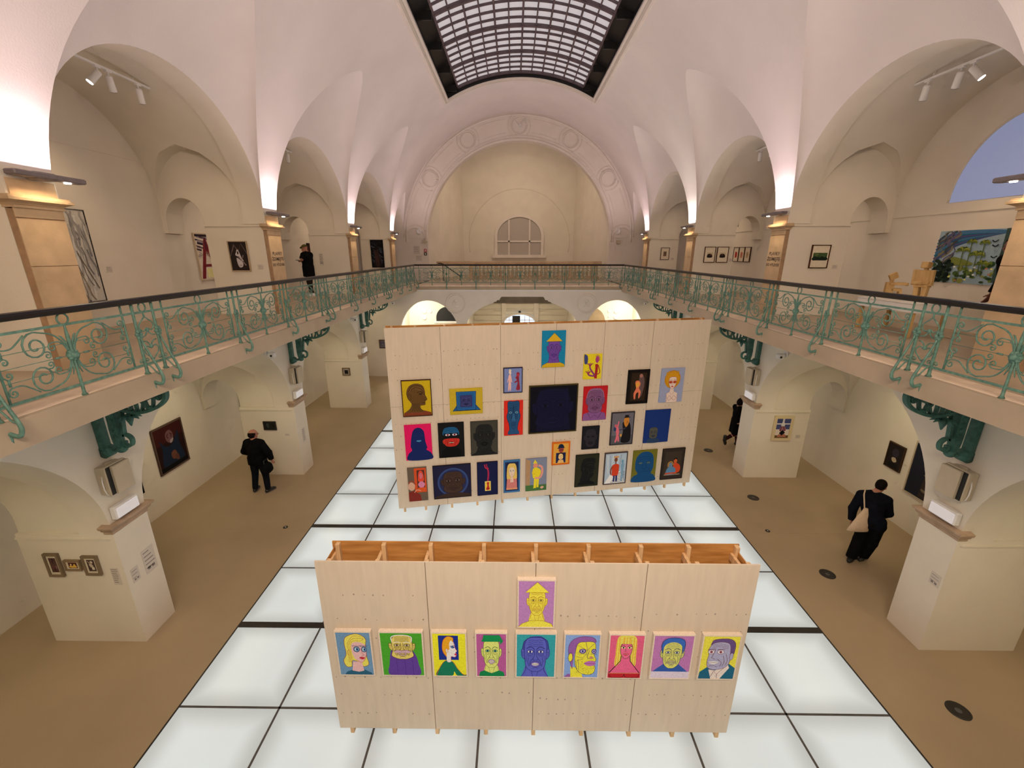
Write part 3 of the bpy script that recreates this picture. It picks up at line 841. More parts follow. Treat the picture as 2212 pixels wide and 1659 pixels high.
# ------------------------------------------------ fixtures on the piers
def wall_box(s, yk, label):
    root = empty('wall_loudspeaker', (s * (XN - 0.004), yk - 0.13, 2.62), 0, label, 'loudspeaker', 'beige loudspeaker boxes on the piers'); root.scale = (0.9, 0.84, 0.84)
    d = -s
    m = MB()
    m.chbox(0, d * 0.10, -0.19, 0.19, 0, 0.50, 0.008); m.chbox(d * 0.10, d * 0.17, -0.205, 0.205, -0.005, 0.515, 0.01)
    m.box(d * 0.03, d * 0.06, -0.05, 0.10, 0.5, 0.525)
    m.build('cabinet', M['beige'], root)
    m = MB(); m.box(d * 0.17, d * 0.185, -0.185, 0.19, 0.01, 0.50); m.build('speaker_slot', M['black'], root)
    m = MB(); m.chbox(d * 0.172, d * 0.23, -0.125, 0.205, 0.0, 0.50, 0.008); m.build('front_panel', M['beige'], root)
    m = MB(); m.tube([(d * 0.10, -0.2, 0.36), (d * 0.13, -0.25, 0.28), (d * 0.14, -0.26, 0.15), (d * 0.12, -0.22, 0.04), (d * 0.14, -0.18, 0.0)], 0.009, 6); m.build('cable', M['white'], root)
def light_box(s, yk, label):
    root = empty('emergency_light', (s * (XN - 0.004), yk - 0.06, 2.20), 0, label, 'light', 'white light boxes on the piers')
    d = -s
    m = MB(); m.chbox(0, d * 0.085, -0.20, 0.20, 0, 0.20, 0.012); m.build('housing', M['white'], root)
    m = MB(); m.chbox(d * 0.08, d * 0.10, -0.18, 0.18, 0.02, 0.17, 0.008); m.build('diffuser', M['diff'], root)
M['diff'] = glow('lamp_diffuser', (0.80, 0.74, 0.72), 0.35)
for s in (-1, 1):
    for k in range(1, 4):
        nm = ('nearest', 'second', 'third')[k - 1]
        wall_box(s, YK[k], 'beige wall loudspeaker box with black side slot, on the %s %s pier' % (nm, SIDE[s]))
        light_box(s, YK[k], 'small white light box above the cornice of the %s %s pier' % (nm, SIDE[s]))

M['bulb'] = glow('spot_bulb', (1.0, 0.93, 0.80), 12.0)
def pier_lamp(s, yk, label):
    root = empty('pier_lamp', (s * (XN - 0.03), yk + 0.08, 6.73), 0, label, 'lamp', 'uplighter bars on the stone pilasters')
    d = -s
    m = MB(); m.chbox(d * 0.0, d * 0.15, -0.16, 0.10, 0.0, 0.085, 0.012); m.build('mounting_box', M['lampgrey'], root)
    m = MB(); m.chbox(d * 0.03, d * 0.17, -0.40, 0.46, 0.012, 0.075, 0.012); m.build('lamp_body', M['lampgrey'], root)
    m = MB(); m.lathe([(0.0, -0.014), (0.036, -0.014), (0.036, 0.0), (0.0, 0.0)], 14, (d * 0.10, 0.26, 0.012), 0, 'z'); m.build('bulb', M['bulb'], root)
for s in (-1, 1):
    for k in range(1, 5):
        pier_lamp(s, YK[k], 'grey uplighter bar on the %s stone pilaster of the %s gallery' % (ORD[k - 1], SIDE[s]))

# security cameras below the balcony
def sec_cam(s, y, z, label):
    root = empty('security_camera', (s * (XN - 0.004), y, z), 0, label, 'security camera', 'white cameras under the balcony')
    d = -s
    m = MB(); m.chbox(0, d * 0.05, -0.06, 0.06, 0.0, 0.14, 0.01); m.tube([(d * 0.04, 0, 0.08), (d * 0.10, 0, 0.06)], 0.02, 8); m.build('wall_mount', M['white'], root)
    m = MB(); m.chbox(d * 0.08, d * 0.22, -0.075, 0.075, -0.06, 0.07, 0.02); m.build('housing', M['white'], root)
    m = MB(); m.lathe([(0.0, -0.082), (0.026, -0.08), (0.026, -0.07), (0.0, -0.07)], 12, (d * 0.17, 0.0, 0.0), 0, 'y'); m.build('lens', M['black'], root)
for s in (-1, 1):
    for y, z, nm in ((9.75, 3.60, 'nearest'), (15.3, 3.60, 'middle'), (20.3, 3.62, 'farthest')):
        sec_cam(s, y, z, 'small white security camera under the %s balcony, %s of its row' % (SIDE[s], nm))

# track lights in the gallery bays
def track_bay(s, yc, nm):
    x = s * 7.05
    t = MB(); t.box(x - 0.02, x + 0.02, yc - 0.75, yc + 0.95, 8.80, 8.83)
    for y in (-0.6, 0.6): t.tube([(x, yc + y, 8.83), (x, yc + y, 8.88)], 0.007, 5)
    o = t.build('lighting_track', M['white']); o.location = (0, 0, 0)
    tag(o, 'white lighting track hung across the %s vault of the %s gallery' % (nm, SIDE[s]), 'track', 'gallery lighting tracks')
    spots = ((-0.12, (-0.5, -0.55, -0.9), True), (0.08, (-0.25, 0.45, -0.9), False), (0.68, (-0.2, 0.35, -0.95), False))
    for i, (dy, dr, lit) in enumerate(spots):
        root = empty('track_spotlight', (x, yc + dy, 8.80), 0, None, 'spotlight', 'track spotlights in the gallery vaults')
        tag(root, 'white cylinder spotlight on the %s %s gallery track, %s' % (nm, SIDE[s], ('lit one facing forward', 'middle one beside the lit lamp', 'deepest one on the track')[i]))
        dv = Vector((-dr[0] * s, dr[1], dr[2])).normalized(); c = Vector((0, 0, -0.10))
        m = MB(); m.tube([(0, 0, 0), (0, 0, -0.08)], 0.012, 6); m.box(-0.025, 0.025, -0.05, 0.05, -0.025, 0.0); m.build('bracket', M['white'], root)
        m = MB(); m.tube([c - dv * 0.03, c - dv * 0.015, c + dv * 0.20, c + dv * 0.205], [0.036, 0.050, 0.054, 0.05], 14); m.build('housing', M['white'], root)
        m = MB(); m.tube([c + dv * 0.203, c + dv * 0.212], 0.047, 14); m.build('lens', M['bulb'] if lit else M['lampgrey'], root)
for s in (-1, 1):
    track_bay(s, 8.24, 'nearest'); track_bay(s, 13.60, 'second')

# floor boxes and vents
def disc(name, x, y, r, m, label, cat, group):
    root = empty(name, (x, y, 0.0005), 0, label, cat, group)
    a = MB(); a.lathe([(r * 0.82, 0.0), (r, 0.0), (r, 0.006), (r * 0.82, 0.006)], 28, (0, 0, 0), 0); a.build('rim', M['steel'], root)
    a = MB(); a.lathe([(0.0, 0.0), (r * 0.82, 0.0), (r * 0.8, 0.004), (r * 0.3, 0.004), (r * 0.28, 0.007), (0.0, 0.007)], 28, (0, 0, 0), 0); a.build('grille', m, root)
for (x, y), nm in zip(((5.83, 12.29), (5.79, 9.59), (5.78, 6.90), (5.75, 4.33)), ('farthest, by the walking woman', 'third from the front', 'second, by the man with the tote bag', 'nearest to the front')):
    disc('floor_vent', x, y, 0.135, M['frit'], 'dark round floor vent in the right aisle, ' + nm, 'vent', 'round floor vents')
for x, y, nm in ((-5.35, 8.235, 'left'), (5.39, 8.233, 'right')):
    disc('floor_socket', x, y, 0.05, M['white'], 'small round white floor socket beside the %s edge of the glass' % nm, 'floor socket', 'floor sockets')

# ------------------------------------------------ stone balustrade in the great arch
bl = empty('stone_balustrade', (0, 24.78, ZF), 0, 'carved sandstone balustrade inside the great arch at the far end', 'balustrade')
m = MB(); m.box(-4.5, 4.6, -0.16, 0.16, 0.86, 0.98); m.box(-4.5, 4.6, -0.12, 0.12, 0.80, 0.86); m.build('coping', M['stone'], bl)
m = MB(); m.box(-2.6, 4.5, -0.13, 0.13, 0.0, 0.16); m.build('plinth', M['stone'], bl)
mbal = MB(); mbal.lathe([(0.09, 0.16), (0.09, 0.20), (0.05, 0.23), (0.085, 0.33), (0.09, 0.40), (0.05, 0.52), (0.045, 0.56), (0.07, 0.60), (0.045, 0.64), (0.06, 0.74), (0.085, 0.77), (0.085, 0.80)], 10)
mebal = mbal.mesh('baluster', M['stone'])
xs = []
x = -2.35
for g in range(5):
    for i in range(5): xs.append(x + i * 0.222)
    x += 5 * 0.222
    m = MB(); m.box(x - 0.07, x + 0.13, -0.12, 0.12, 0.16, 0.80); m.build('pier', M['stone'], bl)
    x += 0.27
for x in xs: put(mebal, 'baluster', bl, (x, 0, 0))
m = MB(); m.box(-2.72, -2.50, -0.14, 0.14, 0, 0.80); m.build('pier', M['stone'], bl)
hr = empty('stair_handrail', (-4.1, 23.6, ZF), 0, 'black sloping stair handrail beside the stone balustrade', 'handrail')
m = MB(); m.tube([(-0.15, 0.05, 0.90), (0.0, 0, 0.90), (0.12, 0, 0.86), (1.02, 0, 0.24), (1.08, 0, 0.22)], 0.028, 8); m.build('rail', M['handrail'], hr)
m = MB(); m.tube([(1.0, 0, 0.0), (1.0, 0, 0.25)], 0.02, 6); m.tube([(0.1, 0, 0.0), (0.1, 0, 0.87)], 0.02, 6); m.build('post', M['handrail'], hr)
# ------------------------------------------------ flat painted pictures
ILL = (0.86, 0.80, 0.72)
def sc(c): return tuple(min(0.95, a / b) for a, b in zip(lin(c), ILL))

class Art:
    """draws filled shapes and strokes on a canvas; u right, v down, both 0..1"""
    def __init__(s, w, h, depth=0.03, edge=None):
        s.w, s.h, s.d, s.n, s.mb = w, h, depth, 0, MB()
        s.edge = edge
    def bg(s, c):
        e = s.edge or c
        s.mb.box(-s.w / 2, s.w / 2, -s.d, 0, -s.h / 2, s.h / 2, 0, sc(e)); s.n += 2
        return s.rect(0, 0, 1, 1, c)
    def pt(s, u, v): return ((u - 0.5) * s.w, -s.d - s.n * 0.00012, (0.5 - v) * s.h)
    def poly(s, pts, c):
        s.n += 1
        s.mb.poly([s.pt(u, v) for u, v in pts], 0, sc(c)); return s
    def rect(s, u0, v0, u1, v1, c): return s.poly([(u0, v1), (u1, v1), (u1, v0), (u0, v0)], c)
    def blob(s, pts, c, n=5):
        q = catmull([pts[-1]] + list(pts) + [pts[0], pts[1]], n); k = n
        return s.poly(q[k:-k - 1], c)
    def sym(s, cx, half, c, line=None, lw=0.01, n=5):
        """mirror-symmetric blob from half outline (du, v) top to bottom"""
        full = [(cx + a, b) for a, b in half] + [(cx - a, b) for a, b in reversed(half) if a > 1e-6]
        s.blob(full, c, n)
        if line: s.curve(full, lw, line, True, n)
        return s
    def ell(s, cx, cy, rx, ry, c, n=22, line=None, lw=0.006):
        pts = [(cx + rx * cos(2 * pi * i / n), cy + ry * sin(2 * pi * i / n)) for i in range(n)]
        s.poly(pts, c)
        if line: s.line(pts, lw, line, True)
        return s
    def line(s, pts, w, c, closed=False):
        s.n += 1
        P = [Vector((u * s.w, v * s.h)) for u, v in pts]; N = len(P); L, R = [], []
        w = w * s.w / 2
        for i in range(N):
            if closed: a, b = P[i - 1], P[(i + 1) % N]
            else: a, b = P[max(i - 1, 0)], P[min(i + 1, N - 1)]
            d = b - a
            if d.length < 1e-9: d = Vector((1, 0))
            d.normalize(); nn = Vector((-d.y, d.x)) * w
            L.append(P[i] + nn); R.append(P[i] - nn)
        V = [s.pt(q.x / s.w, q.y / s.h) for q in L] + [s.pt(q.x / s.w, q.y / s.h) for q in R]
        F = [(i, (i + 1) % N, N + (i + 1) % N, N + i) for i in range(N if closed else N - 1)]
        s.mb.add(V, F, 0, False, sc(c)); return s
    def curve(s, pts, w, c, closed=False, n=5):
        if closed:
            q = catmull([pts[-1]] + list(pts) + [pts[0], pts[1]], n); return s.line(q[n:-n - 1], w, c, True)
        return s.line(catmull(list(pts), n), w, c)
    def sline(s, cx, pts, w, c):
        """smooth stroke and its mirror image about cx; pts are (du, v)"""
        s.curve([(cx + a, b) for a, b in pts], w, c); s.curve([(cx - a, b) for a, b in pts], w, c); return s

    # a stylised frontal head
    def face(s, cx, cy, w, h, skin, line, lw=0.012, jaw=0.75, white=(240, 235, 215), iris=(60, 60, 80), lip=None, wr=3, ears=True, teeth=False, brow=None, open_=0.05):
        X = lambda a: a * w; Y = lambda b: cy + b * h
        if ears:
            for sg in (-1, 1):
                s.blob([(cx + sg * X(0.46), Y(-0.12)), (cx + sg * X(0.60), Y(-0.16)), (cx + sg * X(0.60), Y(0.04)), (cx + sg * X(0.47), Y(0.14))], skin)
                s.curve([(cx + sg * X(0.46), Y(-0.12)), (cx + sg * X(0.60), Y(-0.16)), (cx + sg * X(0.60), Y(0.04)), (cx + sg * X(0.47), Y(0.14))], lw, line)
                s.curve([(cx + sg * X(0.50), Y(-0.07)), (cx + sg * X(0.56), Y(-0.08)), (cx + sg * X(0.54), Y(0.05))], lw * 0.7, line)
        half = [(0, Y(-0.5)), (X(0.30), Y(-0.48)), (X(0.46), Y(-0.34)), (X(0.48), Y(-0.08)), (X(0.46), Y(0.14)), (X(0.42 * jaw + 0.05), Y(0.36)), (X(0.22 * jaw), Y(0.485)), (0, Y(0.5))]
        s.sym(cx, half, skin, line, lw)
        for i in range(wr):
            v = Y(-0.42 + 0.055 * i); s.curve([(cx - X(0.33), v + 0.01), (cx - X(0.14), v - 0.006), (cx, v + 0.006), (cx + X(0.14), v - 0.006), (cx + X(0.33), v + 0.01)], lw * 0.75, line)
        s.sline(cx, [(X(0.07), Y(-0.17)), (X(0.20), Y(-0.225)), (X(0.40), Y(-0.18))], lw * 1.5, brow or line)
        for sg in (-1, 1):
            ex = cx + sg * X(0.23); ey = Y(-0.09)
            s.ell(ex, ey, X(0.145), 0.058 * h, skin, 18, line, lw * 0.7)
            s.ell(ex, ey, X(0.115), 0.040 * h, white, 16, line, lw * 0.7); s.ell(ex, ey, X(0.052), 0.037 * h, iris, 12); s.ell(ex, ey, X(0.022), 0.016 * h, (15, 12, 15), 8)
        s.sline(cx, [(X(0.10), Y(-0.02)), (X(0.24), Y(0.015)), (X(0.38), Y(-0.03))], lw * 0.7, line)
        s.sline(cx, [(X(0.12), Y(0.02)), (X(0.25), Y(0.05)), (X(0.38), Y(0.0))], lw * 0.6, line)
        s.sline(cx, [(X(0.055), Y(-0.18)), (X(0.05), Y(0.02)), (X(0.11), Y(0.10)), (X(0.10), Y(0.145)), (X(0.02), Y(0.15))], lw * 0.85, line)
        s.sline(cx, [(X(0.12), Y(0.12)), (X(0.22), Y(0.20)), (X(0.25), Y(0.33))], lw * 0.8, line)
        s.sline(cx, [(X(0.30), Y(0.06)), (X(0.33), Y(0.20)), (X(0.28), Y(0.34))], lw * 0.7, line)
        s.sline(cx, [(X(0.40), Y(0.02)), (X(0.40), Y(0.20))], lw * 0.6, line)
        lip = lip or line
        s.ell(cx, Y(0.275), X(0.20), (open_ + 0.028) * h, lip, 20, line, lw * 0.7)
        if teeth:
            s.ell(cx, Y(0.275), X(0.15), open_ * h * 0.75, (235, 228, 205), 16)
            for i in (-2, -1, 0, 1, 2): s.line([(cx + X(0.05 * i), Y(0.275) - open_ * h * 0.6), (cx + X(0.05 * i), Y(0.275) + open_ * h * 0.6)], lw * 0.5, line)
            s.line([(cx - X(0.15), Y(0.275)), (cx + X(0.15), Y(0.275))], lw * 0.5, line)
        else:
            s.ell(cx, Y(0.275), X(0.13), open_ * h * 0.55, skin, 16, line, lw * 0.6); s.line([(cx - X(0.17), Y(0.275)), (cx + X(0.17), Y(0.275))], lw * 0.6, line)
        s.curve([(cx - X(0.12), Y(0.40)), (cx, Y(0.375)), (cx + X(0.12), Y(0.40))], lw * 0.7, line)
        return s
    def neck(s, cx, v0, v1, hw0, hw1, c, line, lw=0.012):
        s.poly([(cx - hw0, v0), (cx + hw0, v0), (cx + hw1, v1), (cx - hw1, v1)][::-1], c)
        for sg in (-1, 1):
            s.curve([(cx + sg * hw0, v0), (cx + sg * hw0 * 1.02, (v0 + v1) / 2), (cx + sg * hw1, v1)], lw, line)
            s.line([(cx + sg * hw0 * 0.55, v0), (cx + sg * hw0 * 0.2, v1)], lw * 0.7, line)
        return s
    def shoulders(s, cx, v, c, line=None, w0=0.2, top=0.0, lw=0.012):
        pts = [(cx - w0, v + top), (cx - 0.34, v + 0.05), (cx - 0.48, 0.985), (cx - 0.48, 1.0), (cx + 0.48, 1.0), (cx + 0.48, 0.985), (cx + 0.34, v + 0.05), (cx + w0, v + top)]
        pts = [(min(1, max(0, a)), b) for a, b in pts]
        s.poly(pts, c)
        if line: s.line(pts, lw, line, True)
        return s

def picture(art, loc, rz, label, frame=None, fw=0.02, fd=0.04, group=None, cat='painting', name='painting', mat_=None, inner=None):
    """a hung picture: canvas plus frame, as one thing"""
    root = empty(name, loc, rz, label, cat, group)
    art.mb.build('canvas', M['paint'], root)
    if frame:
        m = MB(); W, H = art.w / 2, art.h / 2; c = sc(frame)
        for (x0, x1, z0, z1) in ((-W - fw, W + fw, H, H + fw), (-W - fw, W + fw, -H - fw, -H), (-W - fw, -W, -H, H), (W, W + fw, -H, H)):
            m.box(x0, x1, -fd, 0, z0, z1, 0, c)
        m.build('frame', mat_ or M['paint'], root)
        if inner:
            iw, ic = inner; m = MB(); c = sc(ic)
            for (x0, x1, z0, z1) in ((-W, W, H - iw, H), (-W, W, -H, -H + iw), (-W, -W + iw, -H + iw, H - iw), (W - iw, W, -H + iw, H - iw)):
                m.box(x0, x1, -fd * 0.9, -0.002, z0, z1, 0, c)
            m.build('mat_border', M['paint'], root)
    return root

# ------------------------------------------------ free-standing plywood screens
def screen(name, loc, rz, W, z0, z1, depth, seams, vjoint, legs, label, raw_top=True):
    """two plywood skins on pine studs; front skin at local y=0, x from 0 to W"""
    root = empty(name, loc, rz, label, 'display wall')
    th = 0.018
    f = MB(); f.box(0, W, 0, th, z0, z1)
    f.build('front_sheet', M['ply'], root)
    j = MB()
    for x in seams: j.box(x - 0.0035, x + 0.0035, -0.0006, 0.0, z0, z1)
    if vjoint: j.box(0.0, W, -0.0006, 0.0, vjoint - 0.002, vjoint + 0.002)
    j.build('sheet_joint', M['joint'], root)
    # screw heads in rows
    sm = MB(); rnd = random.Random(int(W * 100))
    rows = [z0 + 0.28 + 0.31 * i for i in range(int((z1 - z0 - 0.3) / 0.31))]
    edges = [0] + list(seams) + [W]
    for a, b in zip(edges[:-1], edges[1:]):
        off = rnd.uniform(-0.07, 0.07)
        for z in rows:
            if rnd.random() < 0.22: continue
            zz = z + off + rnd.uniform(-0.05, 0.05)
            n = int((b - a) / 0.105)
            for i in range(n):
                if rnd.random() < 0.3: continue
                x = a + 0.07 + i * (b - a - 0.14) / max(1, n - 1) + rnd.uniform(-0.02, 0.02); r = rnd.uniform(0.005, 0.0115); zq = zz + rnd.uniform(-0.012, 0.012)
                sm.poly([(x + r * cos(2 * pi * k / 6), -0.0008, zq + 1.3 * r * sin(2 * pi * k / 6)) for k in range(6)])
    sm.build('filler_mark', M['filler'], root)
    b = MB(); b.box(0.06 if depth > 0.3 else 0, W - (0.06 if depth > 0.3 else 0), depth - th, depth, z0, z1); b.build('back_sheet', M['plyraw'], root)
    e = MB()
    for x in (0.09, W - 0.09): e.box(x - 0.006, x + 0.006, th + 0.05, depth - th, z0 + 0.1, z1 - 0.06)
    e.build('end_sheet', M['plyraw'], root)
    for x in legs:
        m = MB(); m.chbox(x - 0.024, x + 0.024, th, th + 0.06, 0, z1 - 0.02, 0.004); m.build('stud', M['pine'], root)
        m = MB(); m.chbox(x - 0.024, x + 0.024, depth - th - 0.06, depth - th, 0, z1 + 0.0, 0.004); m.build('stud', M['pine'], root)
        if depth > 0.3:
            m = MB(); m.box(x - 0.055, x - 0.02, th + 0.005, depth - th - 0.005, z1 - 0.20, z1 - 0.11); m.build('crosspiece', M['pine'], root)
    m = MB()
    for y in (th, depth - th - 0.04): m.box(0.07, W - 0.07, y, y + 0.04, z1 - 0.42, z1 - 0.36)
    m.build('rail', M['pine'], root)
    return root
M['filler'] = mat('filler_marks', (0.42, 0.34, 0.27), 0.9, 0.2, 30)

NX0, NY, NW, NZ0, NZ1 = -2.44, 3.93, 4.88, 0.12, 2.65
screen('display_wall', (NX0, NY, 0), 0, NW, NZ0, NZ1, 0.36, [1.22, 2.44, 3.66], None, [0.14, 0.68, 1.23, 1.85, 2.455, 3.065, 3.67, 4.22, 4.78], 'whitewashed plywood display wall with one row of bright portraits, nearer to the front')
FX, FY, FW, FZ1 = -2.933, 8.814, 7.433, 4.40
FR = atan2(0.17623, 0.98435)
screen('display_wall', (FX, FY, 0), FR, FW, 0.12, FZ1, 0.30, [1.14, 2.44, 3.69, 4.82, 6.0], 2.66, [0.13, 0.62, 1.24, 1.855, 2.47, 3.10, 3.715, 4.33, 4.945, 5.57, 6.205, 6.76, 7.32], 'taller plywood display wall hung with many paintings, behind the nearer one')

def on_near(x, z): return (x, NY - 0.0012, z)
def on_far(x, z):
    return (FX + x * cos(FR) + 0.0012 * sin(FR), FY + x * sin(FR) - 0.0012 * cos(FR), z)

# ================= nine bright portraits and one above (near wall) =================
CREAM = (226, 205, 180)
def near(x, w, label, draw, z=1.393, h=0.668):
    a = Art(w - 0.03, h - 0.03, 0.045); draw(a)
    picture(a, on_near(x, z), 0, label, CREAM, 0.015, 0.05, 'bright portraits on the nearer display wall')

def d1(a):
    a.bg((112, 150, 180)); hair = (247, 221, 92); ln = (150, 70, 50); sk = (240, 185, 180)
    a.poly([(0.12, 1), (0.2, 0.93), (0.45, 0.86), (0.75, 0.88), (0.93, 0.95), (0.97, 1)], (40, 95, 120))
    a.blob([(0.30, 0.10), (0.62, 0.03), (0.86, 0.14), (0.84, 0.32), (0.84, 0.55), (0.88, 0.74), (0.72, 0.80), (0.60, 0.70), (0.40, 0.66), (0.36, 0.80), (0.20, 0.80), (0.14, 0.66), (0.24, 0.50), (0.22, 0.25)], hair)
    a.curve([(0.30, 0.10), (0.62, 0.03), (0.86, 0.14), (0.84, 0.32), (0.84, 0.55), (0.88, 0.74), (0.72, 0.80), (0.60, 0.70), (0.40, 0.66), (0.36, 0.80), (0.20, 0.80), (0.14, 0.66), (0.24, 0.50), (0.22, 0.25)], 0.014, ln, True)
    for o in (0.0, 0.05, 0.10): a.curve([(0.30 + o, 0.70), (0.33 + o * 0.6, 0.45), (0.31 + o, 0.28), (0.48, 0.10 + o), (0.72, 0.09 + o), (0.80, 0.15)], 0.012, (205, 140, 50))
    a.poly([(0.42, 0.68), (0.68, 0.68), (0.72, 0.90), (0.56, 0.93), (0.36, 0.90)], sk)
    a.blob([(0.44, 0.26), (0.66, 0.22), (0.84, 0.30), (0.84, 0.48), (0.80, 0.60), (0.68, 0.70), (0.52, 0.64), (0.42, 0.48)], sk)
    a.curve([(0.84, 0.30), (0.84, 0.48), (0.80, 0.60), (0.68, 0.70), (0.52, 0.64)], 0.012, (200, 70, 60))
    for ex, r in ((0.57, 0.10), (0.79, 0.08)):
        a.ell(ex, 0.39, r, 0.068, (70, 95, 130), 18); a.ell(ex, 0.39, r * 0.66, 0.044, (190, 215, 220), 14); a.ell(ex + 0.015, 0.39, r * 0.36, 0.036, (40, 90, 150), 12); a.ell(ex + 0.015, 0.39, 0.015, 0.014, (15, 15, 30), 8)
        for i in range(7): a.line([(ex - r + i * r / 3, 0.33), (ex - r * 1.15 + i * r * 1.15 / 3, 0.295)], 0.012, (50, 60, 100))
    a.curve([(0.70, 0.36), (0.72, 0.47), (0.77, 0.52), (0.70, 0.54)], 0.011, (190, 70, 70))
    a.blob([(0.62, 0.585), (0.70, 0.565), (0.79, 0.585), (0.71, 0.625)], (205, 45, 60)); a.line([(0.63, 0.593), (0.78, 0.593)], 0.008, (120, 20, 40))
    a.curve([(0.34, 0.40), (0.29, 0.44), (0.31, 0.54)], 0.012, (200, 90, 70))
near(-2.103, 0.425, 'portrait of a blonde woman with blue eye shadow on blue, leftmost of the low row', d1)
def d2(a):
    a.bg((75, 165, 40)); ln = (80, 40, 30); sk = (225, 205, 105)
    a.blob([(0.17, 1.0), (0.17, 0.72), (0.22, 0.45), (0.30, 0.40), (0.70, 0.40), (0.82, 0.50), (0.88, 0.72), (0.88, 1.0)], (98, 62, 150))
    a.poly([(0.17, 0.7), (0.17, 1), (0.88, 1), (0.88, 0.7)], (98, 62, 150))
    for u in (0.35, 0.55, 0.74): a.line([(u, 0.62), (u, 1.0)], 0.008, (70, 40, 120))
    a.face(0.51, 0.33, 0.52, 0.56, sk, ln, 0.012, 1.1, (235, 225, 190), (120, 90, 60), (205, 170, 160), 4, True, False, (235, 230, 215))
    a.blob([(0.30, 0.42), (0.40, 0.385), (0.51, 0.40), (0.62, 0.385), (0.73, 0.42), (0.66, 0.46), (0.51, 0.44), (0.36, 0.46)], (205, 165, 175)); a.curve([(0.30, 0.42), (0.40, 0.385), (0.51, 0.40), (0.62, 0.385), (0.73, 0.42)], 0.01, ln)
    a.curve([(0.28, 0.20), (0.27, 0.09), (0.40, 0.045), (0.62, 0.045), (0.75, 0.09), (0.74, 0.20)], 0.026, (240, 235, 215))
near(-1.545, 0.512, 'portrait of an old man with grey moustache and purple coat on green', d2)
def d3(a):
    a.bg((246, 226, 40)); a.rect(0.17, 0.05, 0.78, 0.62, (22, 45, 140))
    a.blob([(0.06, 1.0), (0.18, 0.80), (0.36, 0.64), (0.58, 0.66), (0.74, 0.84), (0.90, 0.97), (1.0, 0.97), (1.0, 1.0), (0.72, 1.0), (0.62, 0.90), (0.55, 1.0)], (15, 120, 85)); a.curve([(0.06, 1.0), (0.18, 0.80), (0.36, 0.64), (0.58, 0.66), (0.74, 0.84), (0.90, 0.97), (1.0, 0.97)], 0.013, (210, 70, 40))
    a.blob([(0.46, 0.15), (0.58, 0.13), (0.66, 0.24), (0.68, 0.34), (0.73, 0.41), (0.69, 0.44), (0.71, 0.50), (0.66, 0.55), (0.55, 0.54), (0.54, 0.66), (0.42, 0.66), (0.40, 0.52), (0.36, 0.35)], (245, 225, 215))
    a.curve([(0.64, 0.20), (0.68, 0.34), (0.73, 0.41), (0.69, 0.44), (0.71, 0.50), (0.66, 0.55), (0.55, 0.54), (0.54, 0.64)], 0.012, (200, 60, 40))
    a.blob([(0.62, 0.20), (0.62, 0.10), (0.46, 0.07), (0.32, 0.16), (0.28, 0.34), (0.32, 0.46), (0.40, 0.54), (0.42, 0.42), (0.50, 0.36), (0.50, 0.24), (0.56, 0.16)], (243, 165, 30)); a.curve([(0.62, 0.20), (0.62, 0.10), (0.46, 0.07), (0.32, 0.16), (0.28, 0.34), (0.32, 0.46), (0.40, 0.54)], 0.014, (190, 70, 30))
    a.blob([(0.54, 0.32), (0.60, 0.285), (0.67, 0.32), (0.60, 0.345)], (90, 120, 170)); a.line([(0.52, 0.30), (0.66, 0.275)], 0.02, (30, 40, 100)); a.ell(0.62, 0.318, 0.018, 0.018, (20, 30, 80), 8)
    a.blob([(0.65, 0.475), (0.71, 0.468), (0.715, 0.50), (0.66, 0.505)], (215, 40, 70)); a.ell(0.42, 0.40, 0.04, 0.05, (245, 215, 195), 12, (200, 80, 50), 0.008)
near(-0.990, 0.410, 'profile of an orange-haired figure in green before a blue square, yellow ground', d3)
def d4(a):
    a.bg((185, 90, 150)); ln = (90, 110, 40); sk = (222, 226, 120)
    a.neck(0.5, 0.74, 0.92, 0.22, 0.28, sk, ln); a.poly([(0.06, 1), (0.10, 0.90), (0.24, 0.86), (0.50, 0.93), (0.76, 0.86), (0.92, 0.90), (0.95, 1)], (10, 130, 70))
    a.face(0.5, 0.45, 0.56, 0.68, sk, ln, 0.014, 0.8, (120, 200, 160), (20, 60, 90), (190, 150, 190), 0, True, True, (60, 90, 40), 0.05)
    a.poly([(0.16, 0.15), (0.22, 0.11), (0.84, 0.11), (0.90, 0.16), (0.86, 0.17), (0.20, 0.17)][::-1], (15, 140, 75)); a.poly([(0.20, 0.15), (0.24, 0.02), (0.78, 0.02), (0.90, 0.16), (0.80, 0.24), (0.80, 0.15)][::-1], (15, 140, 75))
near(-0.500, 0.373, 'portrait of a yellow-green faced man in a flat green hat on pink', d4)
def d5(a):
    a.bg((52, 160, 165)); ln = (40, 35, 110); sk = (92, 98, 190)
    a.neck(0.48, 0.70, 1.0, 0.24, 0.36, sk, ln, 0.013)
    a.blob([(0.15, 0.40), (0.18, 0.18), (0.36, 0.06), (0.62, 0.05), (0.80, 0.16), (0.84, 0.40), (0.70, 0.30), (0.30, 0.30)], (70, 75, 165)); a.curve([(0.15, 0.40), (0.18, 0.18), (0.26, 0.13), (0.36, 0.06), (0.48, 0.08), (0.62, 0.05), (0.70, 0.10), (0.80, 0.16), (0.84, 0.40)], 0.014, ln)
    a.face(0.49, 0.47, 0.60, 0.80, sk, ln, 0.013, 0.85, (240, 240, 230), (50, 60, 140), (120, 100, 180), 4, True, True, ln, 0.055)
near(0.018, 0.474, 'portrait of a blue man with bared teeth on turquoise, middle of the low row', d5)
